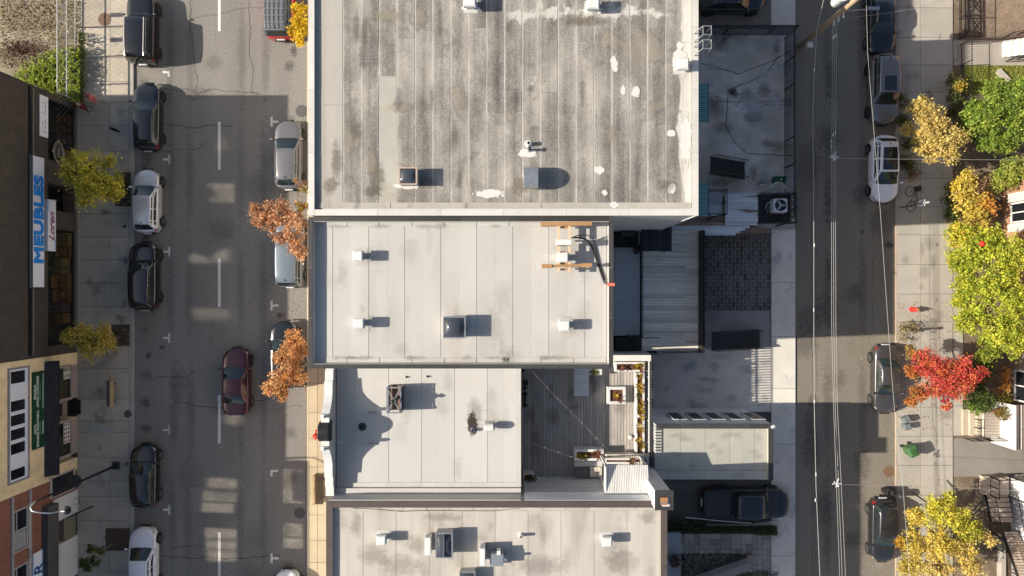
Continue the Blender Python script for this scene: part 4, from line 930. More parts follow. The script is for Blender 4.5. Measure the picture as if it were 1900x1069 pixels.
for x in (a.x+.06,b_.x-.06):
    for y,z in ((y0_+.1,zb_),(y1_-.06,za)): MB().box(x-.05,y-.05,D+.004,x+.05,y+.05,z-.12).build('post', WHITEP, t)
MB().box(b_.x-.02,y0_+.16,D+.01,b_.x+.02,y1_-.12,za-.12).build('side_panel', mat('pale_backing',(.33,.32,.31)), t)
MB().box(a.x-.06,y0_,za-.1,a.x-.004,y1_,zb_+.02).build('edge_board', WHITEP, t)
# shelf slats north of the pergola
t = thing('slatted_screen','narrow grey slatted screen just north of the narrow white planter','screen',P(1160,845,D+1))
a, b_ = P(1123,843,D+1.0), P(1203,849,D+1.0)
for k in range(22): u = a.x+(b_.x-a.x)*k/22; piece('slat', u+.01, b_.y, D+.85, u+(b_.x-a.x)/22-.03, a.y, D+1.0, WOODG, t)
MB().box(a.x,b_.y+.03,D+.004,b_.x,b_.y+.09,D+.849).build('frame', WOODG, t)
# east fence of the deck, dark slats outside, white rail
t = thing('deck_fence', 'dark vertical slat fence with white inner rail along the east edge of the deck', 'fence', (xd3,ry(770,D),D))
xf = rx(1205,D+.9); y0, y1 = ry(905,D+.9), yN3-.1; n = 44
for k in range(n): piece('slat', xf+.07, y0+(y1-y0)*k/n+.012, D-.3, xf+.10, y0+(y1-y0)*(k+.50)/n, D+1.20, DKMET, t)
MB().box(xf, y0, D+.52, xf+.066, y1, D+.60).build('top_rail', WHITEP, t); MB().box(xf+.066, y0, D+1.201, xf+.105, y1, D+1.24).build('cap_rail', DKMET, t)
for k in range(7): y = y0+(y1-y0)*k/6; MB().box(xf, y-.05, D+.01, xf+.066, y+.05, D+.519).build('post', WHITEP, t)
for k,(y_) in enumerate((680,714,752)):
    c = P(1213,y_,D+.6); MB().box(xf+.104,c.y-.3,D-.6,xf+.40,c.y+.3,D+.1).build('dark_box', BLKM, t)
# north ledge past the second building
a, b_ = P(1138,659,D+.95), P(1208,670,D+.95); solo(MB().box(a.x,b_.y,D-.3,b_.x,a.y,D+.95),'parapet_wall',mat('cream_ledge',(.66,.62,.56),.7,var=.06),'pale parapet ledge at the north corner of the roof deck','wall',bevel=.01)
p = P(1170,813,D+.5); t = thing('deck_lamp','small round white lamp on the sunlit deck boards','lamp',(p.x,p.y,D)); MB().lathe((p.x,p.y,D),[(.07,.004),(.07,.3),(.13,.32),(.13,.4),(.04,.42),(.04,.4),(0,.4)],14).build('lamp',WHITEM,t)

# ---------------------------------------------------------------- rear of the second building
DB = 2.6
t = thing('wooden_deck', 'weathered grey plank deck behind the clean white roof', 'deck', P(1242,540,DB))
a, b_ = P(1191,428,DB), P(1295,651,DB); n = 48; bh = (a.y-b_.y)/n
for k in range(n):
    y = b_.y+k*bh; cut = a.x+(b_.x-a.x)*(.78 if k % 4 else .62)
    if k % 3 == 0: piece('deck_board', a.x, y+.006, DB-.04, cut-.004, y+bh-.006, DB+.003, WOODG, t); piece('deck_board', cut+.004, y+.006, DB-.04, b_.x, y+bh-.006, DB+.001, WOODG, t)
    else: piece('deck_board', a.x, y+.006, DB-.04, b_.x, y+bh-.006, DB+random.uniform(-.003,.003), WOODG, t)
MB().box(a.x+.02,b_.y+.02,0,b_.x-.02,a.y-.02,DB-.05).build('substructure', BLKM, t)
MB().box(b_.x-.03,b_.y,DB+.006,b_.x+.02,a.y,DB+.03).build('edge_strip', mat('edge_grey',(.40,.40,.40),.6,var=.1), t)
def railing(name, label, pts, z0, hh, step=.11, m=BLKM, infill=True, picket=.018, posts=True, top=.04):
    t = thing(name, label, 'railing' if 'rail' in name else 'fence', (pts[0][0],pts[0][1],z0))
    for (x0,y0),(x1,y1) in zip(pts[:-1],pts[1:]):
        p, q = Vector((x0,y0,z0)), Vector((x1,y1,z0)); L = (q-p).length; d = (q-p)/L
        b = MB(); b.beam(p+Vector((0,0,hh)), q+Vector((0,0,hh)), top, .03); b.beam(p+Vector((0,0,.1)), q+Vector((0,0,.1)), .03, .03); b.build('rail', m, t)
        n = max(2,int(L/1.9)+1)
        if posts:
            for k in range(n+1): c = p+d*(L*k/n); MB().box(c.x-.03,c.y-.03,z0+.002,c.x+.03,c.y+.03,z0+hh+.05).build('post', m, t)
        if infill:
            b = MB(); k = step
            while k < L-.02:
                c = p+d*k; b.box(c.x-picket/2,c.y-picket/2,z0+.1,c.x+picket/2,c.y+picket/2,z0+hh-.01); k += step
            o = b.build('pickets', m, t); tag(o, kind='stuff')
    return t
w0 = lambda px,py,h: tuple(P(px,py,h)[:2])
railing('deck_railing','dark railing along the outer edge of the weathered plank deck',[w0(1296,430,DB),w0(1296,652,DB),w0(1228,652,DB)],DB,1.0,.05,picket=.03)
b = MB(); p, q = P(1299,430,DB), P(1299,652,DB); b.box(p.x+.02,q.y,DB-.3,p.x+.05,p.y,DB+.98); tag(b.build('privacy_screen',DKMET),'dark privacy screen behind the outer deck railing','screen')
railing('balcony_railing','black railing between the grey flat roof and the plank deck',[w0(1187,405,3.0),w0(1187,622,3.0),w0(1162,622,3.0)],3.0,1.0,.12)
t = thing('flat_annexe','low rear annexe with a shaded grey flat roof beside the plank deck','building',P(1163,520,3.0))
a, b_ = P(1050,403,3.0), P(1188,623,3.0); yn = 3.55
MB().box(5.0,b_.y,-.1,b_.x,yn,2.95).build('wall',SIDG,t)
xs_ = [5.0,(b_.x+5.0)/2,b_.x]
for i in range(2):
    for j in range(3): piece('membrane_sheet', xs_[i]+.005, b_.y+(yn-b_.y)*j/3+.005, 2.931, xs_[i+1]-.005, b_.y+(yn-b_.y)*(j+1)/3-.005, 3.0+.008*(i), mat('grey_sheet',(.34,.355,.37),.8,var=.1,scale=.6,rnd=.04,grain=.1), t)
# shingled canopy and dark corner with a cooling unit
HCa = 4.6
a, b_ = P(1190,410,HCa), P(1247,466,HCa); t = thing('shingled_canopy','black shingled canopy roof over the north end of the plank deck','canopy',((a.x+b_.x)/2,(a.y+b_.y)/2,DB))
n = 9
SH = mat('black_shingle',(.022,.022,.026),.85,var=.2,scale=4,rnd=.25,grain=.2,gscale=30)
for k in range(n): u = a.x+(b_.x-a.x)*k/n; piece('shingle_course', u+.004, b_.y, HCa-.09-.02*k, u+(b_.x-a.x)/n+.02, a.y, HCa-.02*k, SH, t)
for x in (a.x+.1,b_.x-.1):
    for y in (b_.y+.1,a.y-.1): MB().box(x-.05,y-.05,DB+.004,x+.05,y+.05,HCa-.28).build('post',BLKM,t)
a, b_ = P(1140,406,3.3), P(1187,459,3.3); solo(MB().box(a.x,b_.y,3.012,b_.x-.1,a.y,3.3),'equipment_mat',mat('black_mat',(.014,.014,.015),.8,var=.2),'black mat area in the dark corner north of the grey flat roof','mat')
c = P(1166,427,3.9); t = thing('cooling_unit','dark boxy cooling unit in the black corner behind the white roof','air conditioner',(c.x,c.y,3.3))
MB().box(c.x-.45,c.y-.35,3.302,c.x+.45,c.y+.35,3.95).build('casing',DKMET,t,bevel=.03); MB().lathe((c.x,c.y,3.95),[(.3,.002),(.3,.02),(.05,.02),(0,.02)],18).build('grille',BLKM,t); MB().box(c.x-.12,c.y-.30,3.952,c.x+.02,c.y-.27,3.962).build('badge',WHITEM,t)
f = MB(); c = P(1181,462,3.4); leafmass(f,(c.x,c.y,3.4),(.25,.4,.35),200,.1,((.02,.018,.012),(.04,.03,.02))); tag(f.build('withered_shrub',LEAF),'dark withered shrub at the end of the black railing','shrub')
# stairs from the annexe down, and stairs beside the parking
def steps(name, label, x0, x1, y0, y1, z0, z1, n, axis, m, rails=True, side=.9):
    t = thing(name, label, 'stairs', ((x0+x1)/2,(y0+y1)/2,min(z0,z1)))
    for k in range(n):
        z = z0+(z1-z0)*(k+.5)/n
        if axis == 'x': piece('tread', x0+(x1-x0)*k/n+.01, y0, z-.05, x0+(x1-x0)*(k+1)/n-.01, y1, z, m, t)
        else: piece('tread', x0, y0+(y1-y0)*k/n+.01, z-.05, x1, y0+(y1-y0)*(k+1)/n-.01, z, m, t)
    b = MB()
    if axis == 'x':
        for y in (y0-.02,y1+.02): b.beam((x0,y,z0-.1),(x1,y,z1-.1),.04,.22)
    else:
        for x in (x0-.02,x1+.02): b.beam((x,y0,z0-.1),(x,y1,z1-.1),.04,.22)
    b.build('stringer',BLKM,t)
    if rails:
        for s_ in (0,1):
            b = MB()
            if axis == 'x':
                y = (y0-.02,y1+.02)[s_]; b.beam((x0,y,z0+side),(x1,y,z1+side),.04,.04)
                for k in range(n+1): b.beam((x0+(x1-x0)*k/n,y,z0+(z1-z0)*k/n),(x0+(x1-x0)*k/n,y,z0+(z1-z0)*k/n+side),.02,.02)
            else:
                x = (x0-.02,x1+.02)[s_]; b.beam((x,y0,z0+side),(x,y1,z1+side),.04,.04)
                for k in range(n+1): b.beam((x,y0+(y1-y0)*k/n,z0+(z1-z0)*k/n),(x,y0+(y1-y0)*k/n,z0+(z1-z0)*k/n+side),.02,.02)
            b.build('handrail',BLKM,t)
    return t
DT = mat('dark_tread',(.032,.030,.030),.8,var=.25,scale=4,rnd=.15)
p, q = P(1306,645,.4), P(1412,614,.4); steps('outdoor_stairs','dark stairs running down from the deck towards the lane',p.x,q.x,p.y,q.y,2.3,.1,12,'x',DT,side=.85)
p, q = P(1141,655,2.6), P(1220,626,2.6); t = steps('wooden_stairs','dark wooden stairs and landing south of the grey flat roof',p.x,q.x,p.y,q.y,2.9,2.4,11,'x',DT,side=.8)
p, q = P(1306,329,.6), P(1386,300,.6); steps('metal_stairs','black metal stairs with handrails in the fenced asphalt yard',p.x,q.x,p.y,q.y,2.2,.1,11,'x',DT,side=.9)

# ---------------------------------------------------------------- fenced yard behind the tall building
railing('iron_fence','black picket fence along the north side of the fenced yard',[w0(1300,66,0),w0(1462,66,0)],0,1.75,.13,picket=.05,top=.09)
railing('iron_fence','black picket fence along the east side of the fenced yard by the back street',[w0(1455,72,0),w0(1455,408,0)],0,1.75,.13,picket=.05,top=.09)
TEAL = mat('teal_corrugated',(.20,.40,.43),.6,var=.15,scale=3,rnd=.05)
for y0, y1, nm in ((155,227,'northern'),(339,401,'southern')):
    z = 6.2; a, b_ = P(1270,y0,z), P(1314,y1,z); t = thing('awning', nm+' teal corrugated awning on the rear wall over the fenced yard','awning',(b.x if False else a.x,(a.y+b_.y)/2,z))
    n = 18; x0 = B1.location.x + (P(1296,0,HP1).x-P(572,0,HP1).x)/2 + .01
    for k in range(n): u = b_.y+(a.y-b_.y)*k/n; piece('rib', x0, u+.01, z-.05+.0, b_.x, u+(a.y-b_.y)/n*.58, z+.03, TEAL, t)
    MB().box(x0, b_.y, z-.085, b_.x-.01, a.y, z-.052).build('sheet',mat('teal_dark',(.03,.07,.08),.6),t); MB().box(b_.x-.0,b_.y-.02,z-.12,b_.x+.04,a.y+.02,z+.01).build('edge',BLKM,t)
    for u in (b_.y+.1,a.y-.1): MB().tube([(x0,u,z-.7),(b_.x-.05,u,z-.1)],.02).build('bracket',BLKM,t)
# small balcony with round table
z = 3.2; a, b_ = P(1300,356,z), P(1340,400,z); t = thing('balcony','small grey balcony with black railing below the southern teal awning','balcony',((a.x+b_.x)/2,(a.y+b_.y)/2,0))
MB().box(9.3,b_.y,z-.12,b_.x,a.y,z).build('floor',mat('grey_floor',(.30,.31,.33),.7,var=.1,scale=2),t)
for x in (b_.x-.08,): 
    for y in (b_.y+.08,a.y-.08): MB().box(x-.05,y-.05,0,x+.05,y+.05,z-.121).build('post',BLKM,t)
railing('balcony_railing','black railing round the small grey balcony',[(10.0,a.y),(b_.x,a.y),(b_.x,b_.y),(10.0,b_.y)],z,1.0,.11)
c = P(1325,390,z+.6); t = thing('round_table','round grey table on the small balcony','table',(c.x,c.y,z)); MB().cyl((c.x,c.y),.38,z+.58,z+.62,20).build('tabletop',mat('table_grey',(.33,.35,.38),.5,var=.05),t); MB().cyl((c.x,c.y),.03,z+.004,z+.579,8).build('leg',DKMET,t)
# rusty corrugated lean-to roof
z = 2.6; a, b_ = P(1346,358,z), P(1406,418,z); t = thing('lean_to_roof','rusty corrugated metal lean to roof between the balcony and the black platform','shed',((a.x+b_.x)/2,(a.y+b_.y)/2,0))
CORR = mat('rusty_corrugated',(.60,.61,.63),.5,var=.15,scale=2,metal=.1,col2=(.22,.11,.06),mix2=(.60,.68),s2=1.1,stretch=(.25,3,1),rnd=.1)
n = 12; w_ = (a.y-b_.y)/n
for k in range(n):
    u = b_.y+k*w_; piece('corrugation', a.x, u+.004, z-.06, b_.x+random.uniform(-.05,.05), u+w_*.56, z, CORR, t); piece('corrugation', a.x, u+w_*.56+.002, z-.09, b_.x-.02, u+w_-.002, z-.045, CORR, t)
for k in range(4): piece('corrugation', 9.35, b_.y-.02-w_*(k+1)*.9, z-.14, a.x+1.6-.3*k, b_.y-.03-w_*k*.9, z-.08, CORR, t)
MB().box(9.35,b_.y-.02,0,b_.x-.05,b_.y+.2,z-.1).build('wall',mat('tan_wall',(.30,.21,.15),.85,var=.15,scale=1.5),t)
MB().box(a.x+.1,a.y-.2,0,b_.x-.05,a.y-.05,z-.1).build('back_wall',SIDG,t)
p, q = P(1308,427,2.2), P(1430,427,2.2); solo(MB().box(p.x-.3,p.y-.14,0,q.x,p.y+.14,2.2),'brick_wall',brick_mat('brown_brick',(.22,.14,.10),(.18,.12,.09),(.25,.23,.2),'XZ'),'low brown brick wall at the head of the block paving','wall')
# pipes on the lean-to
p = [P(1345,357,2.8),P(1378,357,2.85),P(1418,355,2.8)]; solo(MB().tube(p,.07,8),'drain_pipe',mat('pipe_grey',(.33,.33,.34),.5,var=.1),'grey drain pipe lying along the top of the rusty lean to','pipe',smooth=True)
# platform with air conditioner
z = 2.2; a, b_ = P(1407,362,z), P(1467,415,z); t = thing('platform','black metal platform carrying the white air conditioner','platform',((a.x+b_.x)/2,(a.y+b_.y)/2,0))
for k in range(10): u = a.x+(b_.x-a.x)*k/10; piece('plank', u+.006, b_.y, z-.05, u+(b_.x-a.x)/10-.006, a.y, z, mat('black_plank',(.02,.02,.021),.8,var=.2,rnd=.2), t)
for x in (a.x+.06,b_.x-.06):
    for y in (b_.y+.06,a.y-.06): MB().box(x-.05,y-.05,0,x+.05,y+.05,z-.051).build('post',BLKM,t)
railing('platform_railing','black railing round the air conditioner platform',[tuple(a[:2]),(b_.x,a.y),(b_.x,b_.y),tuple((a.x,b_.y))],z,.9,.1)
a, b_ = P(1435,368,z+.75), P(1462,394,z+.75); t = thing('air_conditioner','large white air conditioner with round black fan on the black platform','air conditioner',((a.x+b_.x)/2,(a.y+b_.y)/2,z))
MB().box(a.x,b_.y,z+.04,b_.x,a.y,z+.75).build('casing',mat('ac_grey',(.55,.56,.57),.5,var=.05),t,bevel=.10)
cx, cy = (a.x+b_.x)/2,(a.y+b_.y)/2
MB().lathe((cx,cy,z+.75),[(.37,.0),(.37,.03),(.34,.03),(.34,.006),(0,.006)],24).build('fan_well',BLKM,t)
b = MB()
for k in range(3): b.rbox((cx+.16*math.cos(k*2.09),cy+.16*math.sin(k*2.09),z+.775),.28,.11,.012,k*2.09,.3)
b.cyl((cx,cy),.06,z+.76,z+.80,10); b.build('fan',GALV,t)
b = MB(); b.tube([P(1432,375,z+.4),P(1424,377,z+.3),P(1420,388,z+.1)],.03); b.tube([P(1432,380,z+.4),P(1426,382,z+.2),P(1424,396,z+.1)],.02); tag(b.build('refrigerant_lines',GALV),'bent grey lines from the white air conditioner','pipes')
# white bent pipe frame and green crate
z = 1.4; t = thing('chair_frame','bent white tubular frame lying by the east fence of the yard','frame',P(1437,350,z))
t1 = [P(x,y,hh) for x,y,hh in ((1411,342,1.3),(1418,350,1.2),(1430,350,1.3),(1439,339,1.6),(1449,339,1.6),(1456,345,1.5),(1460,354,1.3))]
t2 = [P(x,y,hh) for x,y,hh in ((1411,342,1.3),(1428,345,1.1),(1446,347,1.0),(1452,350,.9))]; t3 = [P(x,y,hh) for x,y,hh in ((1430,343,1.2),(1442,341,1.3),(1448,346,1.2))]
for q_ in (t1,t2,t3): MB().tube(q_,.035,7).build('tube',WHITEM,t,smooth=True)
b = MB(); b.tube([t1[1],P(1419,358,.1)],.03); b.tube([t1[6],P(1461,358,.1)],.03); b.tube([t2[2],P(1447,352,.1)],.02); b.build('leg',GALV,t)
a, b_ = P(1437,327,.5), P(1459,338,.5); t = thing('green_crate','green plastic crate with a white label by the east fence of the yard','crate',((a.x+b_.x)/2,(a.y+b_.y)/2,0)); GP = mat('green_plastic',(.02,.16,.07),.5,var=.25,scale=6)
b = MB(); b.box(a.x,b_.y,.02,b_.x,b_.y+.04,.5); b.box(a.x,a.y-.04,.02,b_.x,a.y,.5); b.box(a.x,b_.y+.041,.02,a.x+.04,a.y-.041,.5); b.box(b_.x-.04,b_.y+.041,.02,b_.x,a.y-.041,.5); b.box(a.x+.041,b_.y+.041,.02,b_.x-.041,a.y-.041,.3); b.build('box',GP,t)
MB().box(b_.x-.32,b_.y+.14,.301,b_.x-.18,b_.y+.28,.33).build('label',WHITEM,t); MB().box(a.x-.06,b_.y+.1,.2,a.x-.002,b_.y+.3,.4).build('lid',mat('blue_plastic',(.02,.06,.15),.5),t)
# litter along the north fence
b = MB(); c = P(1330,69,.3)
for k in range(3):
    rr_ = .26+.06*k; b.tube([(c.x-.3+ rr_*1.6*max(0,math.cos(a_))-.0, c.y+rr_*1.2*math.sin(a_), .2+.1*k) for a_ in [2*math.pi*j/14 for j in range(15)]],.03,5)
solo(b,'wire_basket',mat('grey_wire',(.36,.37,.40),.5),'grey rounded wire basket against the north fence of the yard','basket')
b = MB(); b.tube([P(1341,78,.2),P(1347,70,.25),P(1356,66,.2)],[.05,.14,.04],6); solo(b,'plastic_sack',mat('sack',(.16,.15,.16),.6),'long pale rimmed sack lying next to the wire basket','sack')
b = MB(); b.beam(P(1355,65,.08),P(1363,73,.08),.05); b.beam(P(1358,69,.12),P(1366,68.5,.12),.05); solo(b,'wood_scraps',mat('scrap',(.42,.40,.36),.8),'two crossed pale scraps of wood by the north fence','wood')
# ---------------------------------------------------------------- shop fronts on the west side
XL = gx(145)
def F(px, py): s = (950-px)/(-XL); return (534.5-py)/s, CAM_H - FOC/s
def fb(b, px0, py0, px1, py1, d0, d1):       # box on the facade between two photo points, from depth d0 to d1 in front of it
    ya_, za = F(px0, py0); yb2, zb = F(px1, py1); return b.box(XL+d0, ya_, za, XL+d1, yb2, zb)
def fy(py, px=145): return F(px, py)[0]
def fz(px): return F(px, 0)[1]
def fbox(b, y0, y1, pxa, pxb, d0, d1): return b.box(XL+d0, y0, fz(pxa), XL+d1, y1, fz(pxb))
HL = 8.35
yA, yB, yC = gy(193.5), gy(653), gy(871)
DBR = brick_mat('dark_brown_brick',(.080,.062,.048),(.062,.048,.038),(.03,.025,.022),'YZ',.24,.12)
W1 = thing('furniture_shop','dark brown shop building with a long white and blue sign and large display windows','building',(XL-6,(yA+yB)/2,0))
b = MB(); b.box(XL-14,yB+.01,-.1,XL,yA,.30+KERB); b.box(XL-14,yB+.01,3.05,XL,yA,HL)
for u0,u1 in ((yA-.45,yA),(fy(352),fy(312)),(fy(430),fy(398)),(yB+.01,fy(636))): b.box(XL-14,u0,.301+KERB,XL,u1,3.049)
b.box(XL-14,yB+.01,.301+KERB,XL-.9,yA,3.049); b.build('wall',DBR,W1)
MB().box(XL-14.1,yB,HL,XL+.06,yA+.05,HL+.12).build('coping',BLKM,W1)
FR = plain('black_frame',(.012,.012,.013),.4)
def shopwin(y0,y1,z0,z1,n,d=-.06,parent=W1,fm=FR,gm=SHOPG):
    for k in range(n):
        u, v = y0+(y1-y0)*k/n, y0+(y1-y0)*(k+1)/n; f = MB(); e = .05
        f.box(XL+d-.06,u+.003,z0,XL+d,v-.003,z0+e); f.box(XL+d-.06,u+.003,z1-e,XL+d,v-.003,z1); f.box(XL+d-.06,u+.003,z0+e+.001,XL+d,u+e,z1-e-.001); f.box(XL+d-.06,v-e,z0+e+.001,XL+d,v-.003,z1-e-.001)
        fo = f.build('shop_window',fm,parent); MB().box(XL+d-.05,u+e+.001,z0+e+.002,XL+d-.03,v-e-.001,z1-e-.002).build('pane',gm,fo)
shopwin(fy(312)+.01,yA-.46,.42,3.04,2); shopwin(fy(636)+.01,fy(430)-.01,.42,3.04,3)
def display(label, y0, y1, seed):  # furniture added in place of the warm reflections on the panes
    rr = random.Random(seed); t = thing('added_furniture', label, 'display', (XL-.5,(y0+y1)/2,.42)); u = y0
    cs = [mat('display_%s'%n, c, .7, var=.35, scale=5, grain=.2) for n, c in (('caramel',(.62,.33,.13)),('walnut',(.34,.18,.09)),('cream',(.60,.52,.38)),('rust',(.52,.22,.09)),('plum',(.28,.20,.24)),('gold',(.60,.42,.15)))]
    while u < y1-.5:
        wd = min(rr.uniform(.6,1.3), y1-u-.05); m = rr.choice(cs); x0, x1 = XL-.84, XL-.16; h = rr.uniform(.4,.9); kind = rr.random()
        if kind < .6:
            MB().box(x0+.05,u+.05,.431,x1,u+wd-.05,.43+h*.55).build('seat', m, t, bevel=.03); MB().box(x0,u+.05,.431,x0+.045,u+wd-.05,.43+h*1.5).build('backrest', m, t)
            for v in (u+.0,u+wd-.045): MB().box(x0+.05,v,.431,x1,v+.045,.43+h*.85).build('armrest', m, t)
            MB().rbox((x0+.3,u+wd/2,.43+h*.55+.12), .25,.35,.22, rr.uniform(-.4,.4), .3).build('cushion', rr.choice(cs), t)
        else:
            MB().box(x0,u+.04,.431,x1-.1,u+wd-.04,.43+h*1.6).build('cabinet', m, t); MB().cyl(((x0+x1)/2,u+wd/2),.12,.432+h*1.6,.65+h*1.6,12,.2).build('lamp_shade', rr.choice(cs), t)
        u += wd
display('added caramel and walnut furniture, in place of reflections, behind the north display windows', fy(312)+.1, yA-.5, 5); display('added tan, rust and gold furniture, in place of reflections, behind the south display windows', fy(600), fy(430)-.1, 8)
# recessed entrance with a ramp
f = MB(); f.box(XL-.86,fy(398)+.02,.14,XL-.80,fy(352)-.02,2.5); do = f.build('door',FR,W1); MB().box(XL-.798,fy(394),.4,XL-.78,fy(356),2.3).build('glass',SHOPG,do); MB().box(XL-.779,fy(376),1.0,XL-.72,fy(376)+.04,1.5).build('handle',GALV,do)
b = MB(); yy0, yy1 = fy(398)+.03, fy(352)-.03; b.add([(XL-.79,yy0,.125),(XL+.02,yy0,.125),(XL+.02,yy1,.125),(XL-.79,yy1,.125),(XL-.79,yy0,.3),(XL+.02,yy0,.14),(XL+.02,yy1,.14),(XL-.79,yy1,.3)],[(4,5,6,7),(0,1,5,4),(2,3,7,6),(3,0,4,7),(1,2,6,5)]); b.build('ramp',CONCG,W1)
# ledge and conduit
b = MB(); b.box(XL+.001,yB+.2,fz(57),XL+.10,yA-.1,fz(52.5)); b.build('fascia',FR,W1)
b = MB(); b.tube([(XL+.06,yB+.25,fz(59.5)),(XL+.06,yA-.2,fz(59.5))],.05,6); b.build('conduit',mat('tan_conduit',(.19,.165,.12),.7,var=.3,scale=3),W1)
MB().box(XL+.002,yB+.02,.0,XL+.16,yA-.02,KERB+.10).build('plinth',mat('plinth_stone',(.27,.25,.21),.85,var=.15,scale=1.5),W1)
# long sign
yS0, yS1 = F(62,533)[0], F(62,291)[0]; z0, z1 = fz(73), fz(52)
SIGNW = mat('sign_white',(.78,.78,.82),.5,var=.04,scale=2)
s_ = thing('shop_sign','long white fascia sign with big blue capital letters above the display windows','sign',(XL,(yS0+yS1)/2,z0))
MB().box(XL+.105,yS0,z0,XL+.30,yS1,z1).build('panel',SIGNW,s_,bevel=.015)
b = MB()
for z in (z0-.03,z1+.001): b.box(XL+.09,yS0-.03,z,XL+.315,yS1+.03,z+.028)
b.build('edge_trim',GALV,s_)
BLUE = plain('sign_blue',(.010,.25,.72),.5)
text('lettering','MEUBLES',1.06,BLUE,s_,Vector((XL+.345,(yS0+yS1)/2+.15,(z0+z1)/2-.01)),(0,1,0),(0,0,1),bold=.0,sx=1.30,extrude=.004,bevel=.042)
ya2, yb2 = F(87,466)[0], F(87,371)[0]; z0, z1 = fz(94), fz(79)
s_ = thing('shop_sign','small white sign with purple script hung below the long blue lettered sign','sign',(XL,(ya2+yb2)/2,z0))
MB().box(XL+.01,ya2,z0,XL+.34,yb2,z1).build('panel',SIGNW,s_,bevel=.01)
text('lettering','Loren',.72,plain('script_purple',(.20,.02,.14),.5),s_,Vector((XL+.346,(ya2+yb2)/2-.1,(z0+z1)/2)),(0,1,0),(0,0,1),bold=.012,shear=.45,sx=1.05)
b = MB(); b.box(XL+.341,ya2+.06,z0+.06,XL+.345,ya2+.75,z0+.12); b.box(XL+.341,yb2-.8,z1-.12,XL+.345,yb2-.06,z1-.07); b.build('stripe',BLUE,s_)
a0, a1 = F(99,419)[0], F(99,375)[0]; s_ = thing('shop_poster','small brown and yellow poster panels beside the script sign','poster',(XL,(a0+a1)/2,fz(103)))
for k in range(2): MB().box(XL+.01,a0+(a1-a0)*k/2+.03,fz(103),XL+.04,a0+(a1-a0)*(k+1)/2-.03,fz(95)).build('panel',mat('poster_brown',(.13,.09,.03),.6,var=.4,scale=5),s_)
a0, a1 = F(80,254)[0], F(80,178)[0]; z0, z1 = fz(88), fz(72.5); s_ = thing('shop_sign','plain white sign with two faint grey lines of print near the north corner','sign',(XL,(a0+a1)/2,z0))
MB().box(XL+.01,a0,z0,XL+.05,a1,z1).build('panel',SIGNW,s_); b = MB(); rr = random.Random(3)
for j,zf in enumerate((.62,.32)):
    u = a0+.25
    while u < a1-.35:
        l = rr.uniform(.04,.11); 
        if rr.random() < .8 and not (.42 < (u-a0)/(a1-a0) < .52): b.box(XL+.051,u,z0+(z1-z0)*zf-.03,XL+.054,u+l*.7,z0+(z1-z0)*zf+rr.uniform(.02,.06))
        u += l
b.build('print',mat('print_grey',(.22,.21,.20),.6,var=.2),s_)
# oval ornament on the glass
yy, zz = F(108,283); b = MB(); n = 22
for rr_, w_ in ((.55,.035),(.44,.02)): b.tube([(XL+.03,yy+rr_*1.25*math.cos(k*2*math.pi/n),zz+rr_*.9*math.sin(k*2*math.pi/n)) for k in range(n+1)],w_,5)
for s2 in (-1,1): b.ball((XL+.03,yy+s2*.75,zz),.02,.1,.09); b.ball((XL+.03,yy,zz+s2*.56),.02,.09,.09)
s_ = thing('oval_sign','ornate oval scroll sign hung in front of the north display window','sign',(XL,yy,zz)); b.build('scroll_frame',mat('old_silver',(.25,.23,.19),.5,var=.2),s_); MB().lathe((XL+.025,yy,zz),[(.40,-.01),(.40,.0),(0,.0)],20,axis='X').build('plate',mat('oval_dark',(.05,.045,.04),.5),s_)
text('lettering','Loren',.26,mat('old_silver',(.25,.23,.19)),s_,Vector((XL+.03,yy,zz)),(0,1,0),(0,0,1),bold=.006)

# yellow brick grocery
YBR = brick_mat('yellow_brick',(.92,.69,.37),(.84,.62,.33),(.74,.63,.44),'YZ',.21,.075)
W2 = thing('grocery_shop','yellow brick shop with a green sign, white upper windows and black shingled awning','building',(XL-6,(yB+yC)/2,0))
b = MB(); b.box(XL-14,yC+.01,3.02,XL+.001,yB-.01,HL-.1); b.box(XL-14,yC+.01,-.1,XL-1.1,yB-.01,3.019)
zsill = .75
for u0,u1,z in ((yC+.01,fy(848),3.019),(fy(676),yB-.01,3.019),(fy(736,140),fy(676),zsill),(fy(836),fy(774,140),zsill)): b.box(XL-1.1,u0,-.1,XL+.001,u1,z)
b.build('wall',YBR,W2); MB().box(XL-14,yC+.02,HL-.1,XL+.06,yB-.02,HL+.04).build('coping',COPD,W2)
